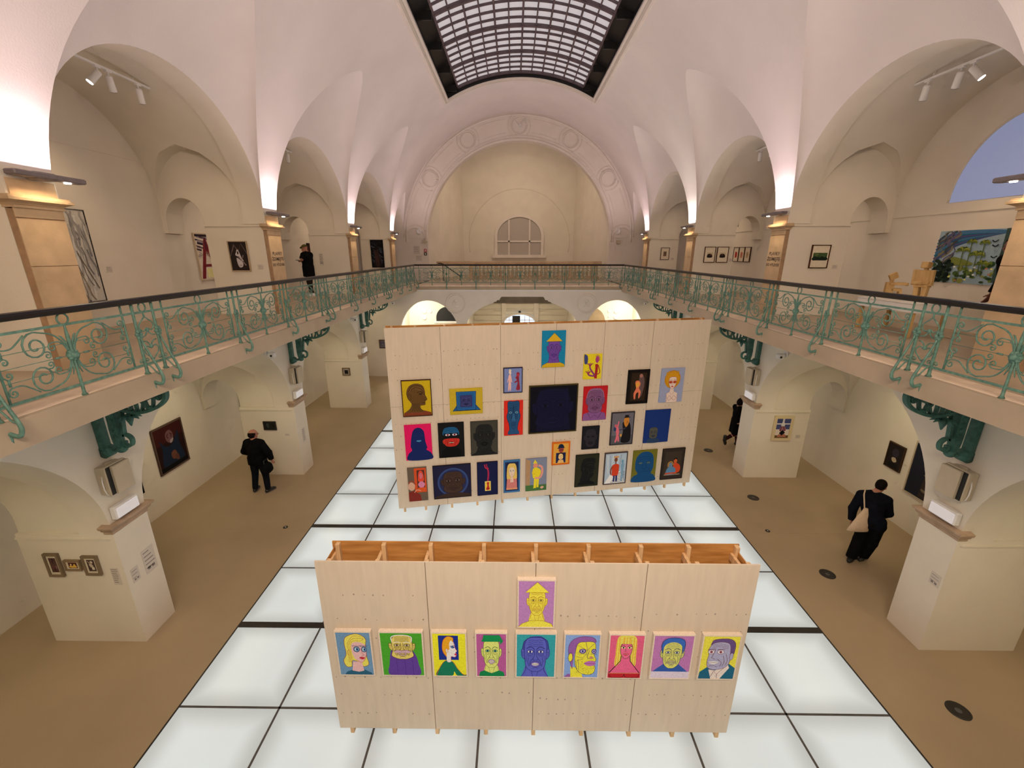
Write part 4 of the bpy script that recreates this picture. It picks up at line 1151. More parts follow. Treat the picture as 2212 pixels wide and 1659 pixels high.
def d6(a):
    a.bg((135, 165, 215)); ln = (85, 55, 90); sk = (240, 222, 60); hair = (150, 95, 165)
    a.poly([(0, 1), (0.12, 0.92), (0.40, 0.94), (0.62, 1)], hair); a.poly([(0.18, 0.74), (0.5, 0.80), (0.56, 1), (0.2, 1)][::-1], sk)
    a.blob([(0.16, 0.62), (0.10, 0.30), (0.22, 0.12), (0.48, 0.04), (0.80, 0.06), (0.90, 0.16), (0.70, 0.26), (0.34, 0.34), (0.26, 0.60), (0.24, 0.80)], hair); a.curve([(0.24, 0.80), (0.16, 0.62), (0.10, 0.30), (0.22, 0.12), (0.48, 0.04), (0.80, 0.06), (0.90, 0.16)], 0.012, ln)
    a.blob([(0.36, 0.22), (0.60, 0.16), (0.86, 0.18), (0.90, 0.36), (0.87, 0.46), (0.93, 0.58), (0.88, 0.66), (0.92, 0.80), (0.84, 0.92), (0.60, 0.93), (0.40, 0.84), (0.30, 0.60)], sk); a.curve([(0.36, 0.22), (0.60, 0.16), (0.86, 0.18), (0.90, 0.36), (0.87, 0.46), (0.93, 0.58), (0.88, 0.66), (0.92, 0.80), (0.84, 0.92), (0.60, 0.93), (0.40, 0.84), (0.30, 0.60)], 0.013, ln, True)
    for q in ([(0.38, 0.24), (0.66, 0.36), (0.36, 0.42)], [(0.66, 0.36), (0.84, 0.20)], [(0.60, 0.16), (0.66, 0.36), (0.62, 0.48)], [(0.34, 0.50), (0.52, 0.54), (0.60, 0.48)], [(0.36, 0.60), (0.56, 0.56)], [(0.40, 0.56), (0.44, 0.84)], [(0.33, 0.60), (0.38, 0.80)]): a.line(q, 0.011, ln)
    for ex, r in ((0.52, 0.10), (0.85, 0.07)):
        a.ell(ex, 0.375, r, 0.055, (95, 70, 150), 16, ln, 0.008); a.ell(ex, 0.375, r * 0.6, 0.036, (210, 205, 230), 12); a.ell(ex, 0.375, r * 0.34, 0.026, (50, 45, 130), 10)
        for i in range(6): a.line([(ex - r + i * r / 2.5, 0.43), (ex - r * 1.1 + i * r * 1.1 / 2.5, 0.455)], 0.010, (70, 50, 120))
    a.curve([(0.72, 0.36), (0.66, 0.50), (0.72, 0.55), (0.86, 0.53)], 0.012, ln); a.ell(0.78, 0.52, 0.05, 0.03, (200, 130, 110), 10)
    a.blob([(0.58, 0.66), (0.74, 0.60), (0.90, 0.62), (0.90, 0.70), (0.72, 0.72)], (190, 110, 175)); a.line([(0.60, 0.66), (0.90, 0.66)], 0.010, ln)
    a.ell(0.17, 0.52, 0.065, 0.10, sk, 14, ln, 0.012); rnd = random.Random(3)
    for i in range(70):
        u, v = rnd.uniform(0.36, 0.88), rnd.uniform(0.60, 0.91)
        if not (0.56 < u and 0.58 < v < 0.73): a.ell(u, v, 0.008, 0.006, (100, 75, 30), 5)
near(0.553, 0.425, 'portrait of a stubbled yellow-faced man with violet hair on pale blue', d6)
def d7(a):
    a.bg((226, 95, 130)); ln = (40, 15, 30)
    a.sym(0.5, [(0.0, 0.0), (0.22, 0.02), (0.30, 0.14), (0.31, 0.45), (0.30, 0.72), (0.0, 0.72)], (248, 215, 90))
    for i in range(9): a.line([(0.21 + 0.072 * i, 0.10 if i in (0, 8) else 0.05), (0.21 + 0.072 * i, 0.70)], 0.022, (243, 170, 50))
    a.poly([(0.40, 0.45), (0.60, 0.45), (0.66, 0.62), (0.98, 0.92), (0.98, 1), (0.02, 1), (0.02, 0.92), (0.36, 0.62)][::-1], (240, 100, 140))
    for sg in (-1, 1): a.line([(0.5 + sg * 0.13, 0.48), (0.5 + sg * 0.15, 0.60), (0.5 + sg * 0.48, 0.90)], 0.022, ln)
    a.sym(0.5, [(0, 0.20), (0.15, 0.21), (0.175, 0.34), (0.14, 0.45), (0.05, 0.53), (0, 0.535)], (238, 105, 140), ln, 0.012)
    for i in range(7): a.line([(0.35 + 0.05 * i, 0.05), (0.345 + 0.052 * i, 0.20)], 0.024, (246, 190, 70) if i % 2 else (248, 222, 110))
    for sg in (-1, 1):
        a.blob([(0.5 + sg * 0.03, 0.285), (0.5 + sg * 0.09, 0.255), (0.5 + sg * 0.165, 0.28), (0.5 + sg * 0.09, 0.305)], (238, 225, 150)); a.ell(0.5 + sg * 0.09, 0.28, 0.024, 0.022, (30, 40, 50), 10); a.curve([(0.5 + sg * 0.03, 0.265), (0.5 + sg * 0.09, 0.235), (0.5 + sg * 0.17, 0.262)], 0.014, ln)
    a.line([(0.48, 0.30), (0.475, 0.37), (0.51, 0.385)], 0.009, ln); a.blob([(0.41, 0.425), (0.5, 0.41), (0.59, 0.425), (0.5, 0.465)], (205, 25, 50)); a.line([(0.43, 0.43), (0.57, 0.43)], 0.012, (245, 225, 220))
    a.poly([(0.02, 0.885), (0.98, 0.885), (0.98, 1), (0.02, 1)][::-1], (190, 30, 40)); a.line([(0.02, 0.885), (0.98, 0.885)], 0.012, (240, 200, 120))
    for c0 in (0.27, 0.73): a.curve([(c0 - 0.24, 0.90), (c0 - 0.18, 0.98), (c0, 0.995), (c0 + 0.18, 0.98), (c0 + 0.24, 0.90)], 0.016, (70, 15, 20))
near(1.064, 0.416, 'portrait of a pink woman with straight yellow hair and red dress', d7)
def d8(a):
    a.bg((190, 120, 175)); ln = (40, 60, 90); sk = (220, 216, 110)
    a.rect(0, 0.84, 1, 1, (222, 205, 225)); a.poly([(0.04, 0.84), (0.30, 0.66), (0.70, 0.66), (0.96, 0.84)][::-1], (52, 90, 165))
    a.face(0.5, 0.44, 0.50, 0.64, sk, ln, 0.011, 0.75, (235, 235, 200), (60, 90, 130), (190, 175, 130), 4)
    a.blob([(0.24, 0.40), (0.20, 0.20), (0.30, 0.07), (0.55, 0.04), (0.76, 0.09), (0.80, 0.24), (0.76, 0.40), (0.73, 0.24), (0.60, 0.15), (0.40, 0.15), (0.27, 0.24)], (58, 105, 185)); a.curve([(0.24, 0.40), (0.20, 0.20), (0.30, 0.07), (0.55, 0.04), (0.76, 0.09), (0.80, 0.24), (0.76, 0.40)], 0.012, (30, 40, 90))
near(1.599, 0.477, 'portrait of a yellow-faced man with blue hair on mauve above a blank strip', d8)
def d9(a):
    a.bg((240, 222, 70)); ln = (110, 55, 70); sk = (175, 170, 195)
    a.poly([(0, 1), (0.02, 0.84), (0.28, 0.68), (0.5, 0.80), (0.82, 0.64), (1, 0.74), (1, 1)], (30, 100, 125))
    a.poly([(0.26, 0.78), (0.46, 0.80), (0.78, 0.64), (0.84, 0.74), (0.62, 1), (0.36, 1)], (238, 215, 200)); a.line([(0.42, 0.80), (0.50, 0.90), (0.76, 0.68)], 0.012, ln); a.line([(0.42, 0.82), (0.34, 0.96)], 0.012, ln); a.line([(0.53, 0.88), (0.53, 1)], 0.01, ln); a.ell(0.50, 0.93, 0.02, 0.016, (250, 235, 220), 8, ln, 0.006)
    a.blob([(0.24, 0.24), (0.26, 0.10), (0.46, 0.06), (0.76, 0.07), (0.90, 0.18), (0.90, 0.40), (0.80, 0.46), (0.76, 0.24), (0.55, 0.16)], (105, 80, 130)); a.curve([(0.24, 0.24), (0.26, 0.10), (0.46, 0.06), (0.76, 0.07), (0.90, 0.18), (0.90, 0.40)], 0.012, ln)
    a.blob([(0.26, 0.18), (0.50, 0.13), (0.74, 0.18), (0.80, 0.40), (0.82, 0.58), (0.72, 0.72), (0.46, 0.78), (0.24, 0.74), (0.18, 0.60), (0.20, 0.42), (0.17, 0.34)], sk); a.curve([(0.26, 0.18), (0.50, 0.13), (0.74, 0.18), (0.80, 0.40), (0.82, 0.58), (0.72, 0.72), (0.46, 0.78), (0.24, 0.74), (0.18, 0.60), (0.20, 0.42), (0.17, 0.34)], 0.012, ln, True)
    for o in (0, 0.035, 0.07): a.curve([(0.26, 0.20 + o), (0.46, 0.17 + o), (0.72, 0.21 + o)], 0.009, ln)
    for ex in (0.26, 0.52): a.ell(ex, 0.36, 0.095, 0.045, (225, 215, 220), 16, ln, 0.010); a.ell(ex, 0.36, 0.038, 0.03, (140, 60, 70), 10); a.line([(ex - 0.11, 0.305), (ex + 0.11, 0.29)], 0.018, ln)
    a.line([(0.37, 0.30), (0.29, 0.50), (0.40, 0.53)], 0.012, ln); a.blob([(0.20, 0.60), (0.36, 0.575), (0.52, 0.60), (0.36, 0.65)], (235, 225, 225)); a.line([(0.20, 0.61), (0.52, 0.61)], 0.010, ln)
    for q in ([(0.44, 0.52), (0.58, 0.60), (0.56, 0.70)], [(0.60, 0.44), (0.66, 0.58), (0.62, 0.70)], [(0.68, 0.40), (0.74, 0.56), (0.70, 0.68)], [(0.22, 0.70), (0.36, 0.68), (0.48, 0.71)]): a.curve(q, 0.010, ln)
    a.ell(0.84, 0.46, 0.05, 0.085, sk, 12, ln, 0.010)
near(2.145, 0.440, 'portrait of a grey-faced man in a teal jacket on yellow, rightmost of the low row', d9)
def d10(a):
    a.bg((186, 130, 185)); ln = (170, 120, 20); sk = (240, 218, 75)
    a.neck(0.52, 0.68, 0.86, 0.17, 0.24, sk, ln, 0.011); a.poly([(0.0, 1), (0.10, 0.93), (0.34, 0.86), (0.70, 0.86), (0.95, 0.93), (1, 1)], (240, 222, 75)); a.line([(0.0, 1), (0.10, 0.93), (0.34, 0.86), (0.70, 0.86), (0.95, 0.93), (1, 1)], 0.012, ln)
    a.face(0.52, 0.46, 0.48, 0.56, sk, ln, 0.011, 0.7, (225, 215, 110), (120, 110, 40), (225, 200, 80), 3)
    a.poly([(0.52, 0.02), (0.86, 0.24), (0.18, 0.24)][::-1], (246, 222, 70)); a.line([(0.52, 0.02), (0.86, 0.24), (0.18, 0.24)], 0.012, ln, True)
near(0.010, 0.422, 'single portrait of a yellow figure in a pointed hat, hung above the row', d10, 2.139, 0.664)

# ================= the crowded farther wall =================
def far(x, z, w, h, label, draw, frame=None, fw=0.02, edge=None):
    k = fw if frame else 0
    a = Art(w - 2 * k, h - 2 * k, 0.028, edge); draw(a)
    picture(a, on_far(x, z), FR, label, frame, fw, 0.034, 'paintings on the taller display wall')

def dark_face(bg, sk, ln, cx=0.5, cy=0.5, w=0.62, h=0.8, sh=None):
    def f(a):
        a.bg(bg)
        if sh: a.neck(cx, cy + h * 0.40, 0.95, w * 0.36, w * 0.5, sk, ln); a.shoulders(cx, 0.88, sh, ln, 0.26)
        a.face(cx, cy, w, h, sk, ln, 0.012, 0.85, ln, bg, ln, 3)
    return f
def f1(a):
    a.bg((200, 168, 22)); sk = (100, 70, 32); ln = (45, 28, 14)
    a.poly([(0, 1), (0.02, 0.90), (0.30, 0.86), (0.75, 0.86), (0.98, 0.92), (1, 1)], (128, 60, 36))
    a.blob([(0.22, 0.80), (0.30, 0.66), (0.18, 0.50), (0.14, 0.32), (0.26, 0.14), (0.50, 0.08), (0.72, 0.14), (0.80, 0.30), (0.80, 0.42), (0.86, 0.54), (0.80, 0.60), (0.78, 0.70), (0.62, 0.72), (0.64, 0.82), (0.75, 0.90), (0.1, 0.90)], sk)
    for k in range(6): a.curve([(0.20 + 0.05 * k, 0.34 - 0.02 * k), (0.34 + 0.05 * k, 0.16 + 0.02 * k), (0.66, 0.16 + 0.04 * k), (0.78, 0.30 + 0.03 * k)], 0.010, (140, 100, 55) if k % 2 else ln)
    for k in range(5): a.curve([(0.34 + 0.06 * k, 0.64), (0.36 + 0.05 * k, 0.76), (0.30 + 0.1 * k, 0.88)], 0.012, ln)
    a.curve([(0.52, 0.34), (0.62, 0.31), (0.74, 0.34)], 0.02, ln); a.ell(0.64, 0.38, 0.06, 0.028, (60, 40, 20), 12); a.curve([(0.76, 0.36), (0.86, 0.54), (0.76, 0.56)], 0.012, ln); a.line([(0.66, 0.635), (0.79, 0.635)], 0.016, ln); a.ell(0.24, 0.46, 0.06, 0.09, sk, 12, ln, 0.012)
far(0.577, 2.846, 0.64, 0.84, 'brown wrinkled head on yellow in a dark frame, at the left end', f1, (64, 36, 22), 0.018)
def f2(a):
    a.bg((196, 166, 40)); a.poly([(0.08, 0.86), (0.20, 0.66), (0.80, 0.66), (0.94, 0.86)], (35, 85, 130)); a.line([(0.08, 0.86), (0.20, 0.66), (0.80, 0.66), (0.94, 0.86)], 0.012, (15, 25, 45), True)
    a.poly([(0.20, 0.12), (0.80, 0.12), (0.78, 0.84), (0.21, 0.84)][::-1], (38, 95, 150)); a.line([(0.20, 0.12), (0.80, 0.12), (0.78, 0.84), (0.21, 0.84)], 0.014, (15, 25, 45), True)
    for k in (0.05, 0.09): a.line([(0.22 + k, 0.13 + k * 1.3), (0.78 - k, 0.13 + k * 1.3), (0.77 - k, 0.82 - k), (0.23 + k, 0.82 - k)], 0.008, (20, 40, 75), True)
    a.rect(0.32, 0.26, 0.68, 0.72, (58, 60, 110)); a.face(0.5, 0.49, 0.32, 0.42, (66, 66, 118), (30, 32, 66), 0.009, 1.1, (90, 90, 140), (30, 30, 60), None, 2, False)
far(1.651, 2.714, 0.735, 0.605, 'blue box-shaped head on a wide yellow canvas', f2)
def f3(a):
    a.bg((120, 132, 178))
    a.blob([(0.28, 0.10), (0.36, 0.09), (0.40, 0.20), (0.35, 0.27), (0.27, 0.20)], (245, 205, 180)); a.blob([(0.27, 0.28), (0.38, 0.28), (0.42, 0.44), (0.46, 0.58), (0.41, 0.56), (0.37, 0.46), (0.39, 0.66), (0.38, 0.92), (0.32, 0.92), (0.31, 0.70), (0.28, 0.92), (0.22, 0.92), (0.24, 0.66), (0.26, 0.46), (0.20, 0.58), (0.17, 0.56), (0.22, 0.42)], (240, 180, 165)); a.curve([(0.26, 0.08), (0.34, 0.05), (0.40, 0.10)], 0.04, (245, 220, 150))
    a.blob([(0.70, 0.20), (0.82, 0.17), (0.88, 0.26), (0.84, 0.36), (0.86, 0.60), (0.90, 0.90), (0.68, 0.90), (0.76, 0.64), (0.74, 0.58), (0.58, 0.62), (0.60, 0.56), (0.72, 0.50), (0.64, 0.40), (0.70, 0.32)], (150, 40, 55)); a.curve([(0.74, 0.38), (0.80, 0.5), (0.78, 0.7), (0.84, 0.88)], 0.02, (90, 20, 40)); a.ell(0.78, 0.28, 0.05, 0.05, (190, 60, 70), 10)
far(2.712, 3.155, 0.435, 0.590, 'small picture of a pale figure facing a dark red one on grey-blue', f3, (34, 28, 52), 0.017)
def f4(a):
    a.bg((215, 45, 30)); ln = (14, 22, 45); sk = (38, 80, 120)
    a.sym(0.5, [(0, 0.02), (0.29, 0.03), (0.30, 0.30), (0.36, 0.42), (0.33, 0.54), (0.25, 0.66), (0.22, 0.84), (0.30, 0.96), (0, 0.97)], sk, ln, 0.02); a.poly([(0.22, 0.86), (0.78, 0.86), (0.82, 0.97), (0.18, 0.97)][::-1], sk)
    for v in (0.07, 0.12, 0.17): a.line([(0.24, v), (0.76, v)], 0.014, ln)
    a.line([(0.5, 0.13), (0.5, 0.42)], 0.018, ln)
    for k in range(4): a.sline(0.5, [(0.03 + 0.05 * k, 0.18), (0.03 + 0.06 * k, 0.34), (0.05 + 0.05 * k, 0.52)], 0.012, ln)
    for sg in (-1, 1): a.blob([(0.5 + sg * 0.08, 0.335), (0.5 + sg * 0.16, 0.30), (0.5 + sg * 0.24, 0.335), (0.5 + sg * 0.16, 0.365)], (110, 160, 180)); a.ell(0.5 + sg * 0.16, 0.333, 0.03, 0.02, ln, 8)
    a.poly([(0.46, 0.36), (0.54, 0.36), (0.62, 0.58), (0.38, 0.58)][::-1], (52, 100, 140)); a.line([(0.46, 0.36), (0.38, 0.58), (0.62, 0.58), (0.54, 0.36)], 0.014, ln)
    for v in (0.64, 0.68, 0.72): a.line([(0.36, v), (0.64, v)], 0.018, ln)
    a.line([(0.38, 0.76), (0.5, 0.82), (0.62, 0.76)], 0.014, ln)
far(2.728, 2.241, 0.440, 0.850, 'tall blue mask-like head on bright red', f4)
def f5(a):
    a.bg((225, 22, 92)); b = (22, 36, 92)
    a.blob([(0.10, 1.0), (0.10, 0.82), (0.24, 0.72), (0.20, 0.60), (0.26, 0.30), (0.36, 0.13), (0.56, 0.09), (0.72, 0.20), (0.76, 0.48), (0.82, 0.66), (0.78, 0.72), (0.95, 0.82), (0.97, 1.0)], b); a.poly([(0.10, 0.86), (0.97, 0.86), (0.97, 1), (0.10, 1)][::-1], b)
    a.blob([(0.42, 0.455), (0.52, 0.435), (0.62, 0.455), (0.52, 0.49)], (60, 120, 160)); a.line([(0.43, 0.46), (0.61, 0.46)], 0.01, (110, 180, 200)); a.sline(0.52, [(0.06, 0.32), (0.12, 0.305), (0.18, 0.32)], 0.01, (40, 62, 125))
far(0.550, 1.797, 0.590, 0.860, 'navy silhouette of a long-haired woman on magenta', f5)
def f6(a):
    a.bg((20, 18, 17)); a.poly([(0.08, 1), (0.12, 0.80), (0.34, 0.68), (0.66, 0.68), (0.88, 0.80), (0.92, 1)], (8, 8, 9))
    a.blob([(0.20, 0.36), (0.20, 0.18), (0.34, 0.12), (0.64, 0.12), (0.78, 0.20), (0.78, 0.36)], (28, 88, 128)); a.curve([(0.22, 0.24), (0.36, 0.20), (0.5, 0.24), (0.64, 0.20), (0.76, 0.24)], 0.014, (15, 40, 66)); a.curve([(0.22, 0.18), (0.36, 0.15), (0.5, 0.18), (0.64, 0.15), (0.74, 0.18)], 0.012, (15, 40, 66))
    a.rect(0.20, 0.28, 0.78, 0.42, (10, 10, 14))
    for ex in (0.36, 0.64): a.ell(ex, 0.34, 0.10, 0.03, (225, 215, 215), 14); a.ell(ex, 0.34, 0.045, 0.028, (150, 30, 45), 10); a.ell(ex, 0.34, 0.018, 0.012, (10, 5, 10), 8); a.line([(ex - 0.12, 0.29), (ex + 0.12, 0.28)], 0.03, (28, 88, 128))
    a.blob([(0.22, 0.46), (0.78, 0.46), (0.80, 0.58), (0.66, 0.68), (0.34, 0.68), (0.20, 0.58)], (196, 48, 36)); a.sline(0.49, [(0.10, 0.47), (0.16, 0.56), (0.14, 0.66)], 0.014, (90, 16, 16)); a.sline(0.49, [(0.20, 0.47), (0.24, 0.60)], 0.012, (90, 16, 16))
    a.blob([(0.38, 0.565), (0.5, 0.545), (0.62, 0.565), (0.5, 0.60)], (20, 10, 10)); a.line([(0.40, 0.57), (0.60, 0.57)], 0.022, (235, 220, 190)); a.sline(0.49, [(0.28, 0.48), (0.33, 0.52), (0.29, 0.60)], 0.03, (180, 50, 40))
far(1.287, 1.797, 0.585, 0.856, 'half blue, half red face glowing out of black', f6, (18, 18, 20), 0.012)
far(2.042, 1.790, 0.630, 0.852, 'charcoal portrait of a wrinkled man on dark grey', dark_face((66, 62, 52), (34, 34, 33), (16, 16, 16), 0.5, 0.46, 0.66, 0.74, (30, 30, 30)), (58, 54, 44), 0.01)
def f8(a):
    a.bg((104, 88, 72)); a.rect(0.34, 0.02, 0.96, 0.74, (214, 80, 36)); a.rect(0.48, 0.08, 0.88, 0.66, (90, 50, 40))
    a.blob([(0.54, 0.30), (0.60, 0.12), (0.76, 0.12), (0.84, 0.30), (0.80, 0.42), (0.56, 0.42)], (225, 75, 50)); a.ell(0.69, 0.25, 0.09, 0.09, (215, 110, 120), 14); a.blob([(0.52, 0.50), (0.64, 0.42), (0.76, 0.42), (0.88, 0.50), (0.78, 0.60), (0.62, 0.60)], (215, 130, 160)); a.rect(0.50, 0.60, 0.90, 0.72, (220, 85, 35))
    a.poly([(0, 1), (0.0, 0.72), (0.30, 0.68), (0.62, 0.82), (0.66, 1)], (130, 44, 34)); a.blob([(0.0, 0.50), (0.16, 0.42), (0.34, 0.50), (0.32, 0.62), (0.18, 0.68), (0.02, 0.62)], (215, 165, 135)); a.curve([(0.02, 0.46), (0.20, 0.38), (0.38, 0.50)], 0.06, (150, 70, 50)); a.curve([(0.30, 0.74), (0.46, 0.66), (0.64, 0.70)], 0.035, (222, 170, 140))
far(0.470, 0.735, 0.435, 0.870, 'figure looking at a pink bust in an orange frame, lowest row at the left end', f8)
def f9(a):
    a.bg((32, 30, 58)); a.ell(0.52, 0.52, 0.42, 0.44, (52, 72, 118), 36); a.ell(0.52, 0.52, 0.37, 0.39, (40, 44, 82), 36)
    a.poly([(0, 1), (0.05, 0.94), (0.32, 0.86), (0.70, 0.86), (0.98, 0.92), (1, 1)], (58, 42, 34)); a.face(0.52, 0.53, 0.54, 0.66, (70, 49, 38), (24, 15, 14), 0.008, 1.0, (120, 105, 92), (30, 20, 20), (64, 44, 40), 3)
far(1.268, 0.738, 0.885, 0.868, 'wide dark brown face with a blue halo, lowest row', f9, (24, 20, 30), 0.012)
def f10(a):
    a.bg((22, 26, 64)); a.curve([(0.36, 0.06), (0.40, 0.16), (0.52, 0.22), (0.54, 0.40), (0.50, 0.60)], 0.06, (185, 40, 70)); a.curve([(0.46, 0.05), (0.48, 0.14), (0.56, 0.20)], 0.04, (185, 40, 70)); a.curve([(0.58, 0.24), (0.60, 0.42), (0.56, 0.60)], 0.035, (70, 30, 90))
    a.rect(0.36, 0.58, 0.66, 0.88, (235, 205, 120)); a.rect(0.38, 0.60, 0.64, 0.86, (240, 196, 60)); a.blob([(0.46, 0.62), (0.58, 0.62), (0.56, 0.72), (0.60, 0.84), (0.42, 0.84), (0.48, 0.72)], (190, 40, 40)); a.line([(0.44, 0.82), (0.58, 0.82)], 0.03, (120, 20, 30))
far(2.103, 0.736, 0.492, 0.880, 'navy canvas with thin red legs above a yellow card', f10, (34, 24, 48), 0.010)
def f11(a):
    a.bg((62, 112, 156)); a.rect(0.08, 0.05, 0.92, 0.95, (34, 52, 98)); a.rect(0.14, 0.08, 0.86, 0.92, (26, 34, 66))
    a.sym(0.5, [(0, 0.10), (0.20, 0.12), (0.29, 0.26), (0.29, 0.60), (0.0, 0.60)], (228, 190, 96)); a.poly([(0.20, 0.58), (0.80, 0.58), (0.82, 0.88), (0.16, 0.88)][::-1], (208, 122, 112)); a.rect(0.16, 0.86, 0.84, 0.91, (225, 150, 105))
    a.sym(0.5, [(0, 0.22), (0.17, 0.24), (0.17, 0.40), (0.06, 0.51), (0, 0.515)], (240, 206, 176), (150, 80, 60), 0.012)
    for sg in (-1, 1): a.ell(0.5 + sg * 0.085, 0.325, 0.055, 0.02, (240, 240, 230), 12, (90, 50, 40), 0.008); a.ell(0.5 + sg * 0.085, 0.325, 0.022, 0.018, (60, 50, 60), 8)
    a.line([(0.5, 0.33), (0.48, 0.41), (0.52, 0.415)], 0.010, (180, 100, 80)); a.line([(0.45, 0.455), (0.55, 0.455)], 0.02, (190, 50, 60)); a.poly([(0.43, 0.52), (0.57, 0.52), (0.60, 0.68), (0.40, 0.68)][::-1], (236, 200, 176)); a.line([(0.5, 0.56), (0.5, 0.68)], 0.010, (160, 90, 80)); a.curve([(0.30, 0.30), (0.40, 0.22), (0.60, 0.22), (0.70, 0.30)], 0.05, (228, 190, 96))
far(2.693, 0.741, 0.400, 0.868, 'fair long-haired girl in pink inside a blue border', f11)
def f12(a):
    a.bg((128, 132, 148)); a.poly([(0, 0), (0.22, 0.06), (0.20, 0.90), (0, 1)], (176, 136, 96)); a.rect(0, 0.82, 1, 1, (70, 108, 56))
    a.poly([(0.43, 0.04), (0.56, 0.16), (0.34, 0.16)][::-1], (238, 210, 50)); a.ell(0.46, 0.22, 0.11, 0.07, (225, 140, 110), 14); a.blob([(0.36, 0.30), (0.56, 0.29), (0.72, 0.40), (0.62, 0.58), (0.36, 0.60), (0.32, 0.44)], (238, 208, 40)); a.poly([(0.40, 0.58), (0.64, 0.58), (0.62, 0.90), (0.52, 0.90), (0.52, 0.66), (0.50, 0.90), (0.38, 0.90)][::-1], (238, 210, 45))
    a.curve([(0.60, 0.22), (0.76, 0.28), (0.78, 0.46), (0.66, 0.60), (0.44, 0.60)], 0.10, (226, 150, 130)); a.curve([(0.36, 0.36), (0.32, 0.46), (0.46, 0.48)], 0.05, (226, 196, 40)); a.blob([(0.70, 0.92), (0.78, 0.87), (0.88, 0.90), (0.80, 0.95)], (225, 170, 140)); a.line([(0.36, 0.91), (0.50, 0.91)], 0.03, (235, 225, 60))
far(3.293, 0.736, 0.520, 0.876, 'yellow-clad clown standing on green grass, grey wall behind', f12)
def f13(a):
    a.bg((22, 128, 165)); ln = (50, 30, 90); sk = (112, 72, 152)
    a.poly([(0, 1), (0.04, 0.93), (0.26, 0.86), (0.76, 0.86), (0.96, 0.92), (1, 1)], (206, 166, 30)); a.line([(0.04, 0.93), (0.26, 0.86), (0.76, 0.86), (0.96, 0.92)], 0.014, ln); a.neck(0.51, 0.68, 0.88, 0.19, 0.25, sk, ln, 0.012)
    a.face(0.51, 0.50, 0.50, 0.58, sk, ln, 0.011, 0.75, (150, 110, 170), (60, 40, 100), (100, 60, 140), 2)
    a.poly([(0.51, 0.06), (0.86, 0.29), (0.17, 0.29)][::-1], (216, 172, 34)); a.line([(0.51, 0.06), (0.86, 0.29), (0.17, 0.29)], 0.014, (90, 60, 30), True)
far(3.634, 3.834, 0.540, 0.834, 'purple face under a yellow cone hat on teal, topmost of the wall', f13)
def f14(a):
    a.bg((228, 205, 34)); a.blob([(0.02, 0.02), (0.18, 0.06), (0.22, 0.22), (0.18, 0.38), (0.04, 0.36)], (60, 66, 120)); r = (165, 36, 40); p = (140, 60, 110)
    a.curve([(0.70, 0.40), (0.72, 0.60), (0.68, 0.98)], 0.15, r); a.ell(0.73, 0.22, 0.10, 0.14, (170, 60, 120), 14); a.curve([(0.62, 0.10), (0.74, 0.05), (0.86, 0.16), (0.84, 0.28)], 0.07, (196, 150, 60)); a.curve([(0.80, 0.44), (0.90, 0.74), (0.74, 0.82)], 0.05, r)
    a.curve([(0.62, 0.84), (0.40, 0.62), (0.34, 0.50)], 0.09, p); a.curve([(0.62, 0.88), (0.40, 0.86), (0.26, 0.80)], 0.09, p)
    for (x, y, d) in ((0.34, 0.50, -1), (0.26, 0.80, 0)):
        for k in range(5): a.curve([(x, y), (x - 0.10 + 0.06 * k, y - 0.10 + 0.02 * d), (x - 0.16 + 0.085 * k, y - 0.16 + 0.03 * abs(k - 2))], 0.035, (150, 45, 80))
far(4.570, 3.390, 0.438, 0.592, 'yellow canvas with a red figure raising large clawed hands', f14)
def f15(a):
    a.bg((9, 9, 20)); ln = (8, 8, 26)
    a.poly([(0.14, 0.98), (0.16, 0.60), (0.12, 0.30), (0.20, 0.08), (0.80, 0.06), (0.86, 0.30), (0.84, 0.60), (0.88, 0.98)], (15, 14, 42)); a.face(0.49, 0.50, 0.72, 0.88, (17, 16, 46), ln, 0.010, 1.1, (22, 22, 54), ln, (20, 19, 50), 4, True, False, ln, 0.06)
far(3.668, 2.408, 1.165, 1.182, 'largest canvas, an almost black navy face, in the middle of the wall', f15, (70, 58, 22), 0.026)
def f16(a):
    a.bg((190, 28, 34)); ln = (56, 30, 52); sk = (128, 84, 120)
    a.poly([(0, 1), (0.03, 0.80), (0.28, 0.74), (0.72, 0.74), (0.94, 0.80), (1, 1)], (134, 84, 136)); a.line([(0.20, 0.76), (0.34, 0.94), (0.5, 0.84), (0.66, 0.94), (0.80, 0.76)], 0.014, ln)
    for k in range(9):
        t = -1.25 + 2.5 * k / 8; a.line([(0.5 + 0.34 * sin(t), 0.42 - 0.34 * cos(t)), (0.5 + 0.38 * sin(t), 0.42 - 0.40 * cos(t))], 0.022, ln)
    a.sym(0.5, [(0, 0.06), (0.22, 0.08), (0.34, 0.20), (0.35, 0.44), (0.0, 0.44)], (142, 98, 130)); a.face(0.5, 0.45, 0.64, 0.66, sk, ln, 0.012, 0.95, (150, 120, 140), ln, (110, 64, 100), 4)
far(4.682, 2.489, 0.590, 0.848, 'mauve-faced old man in a collar on red', f16)
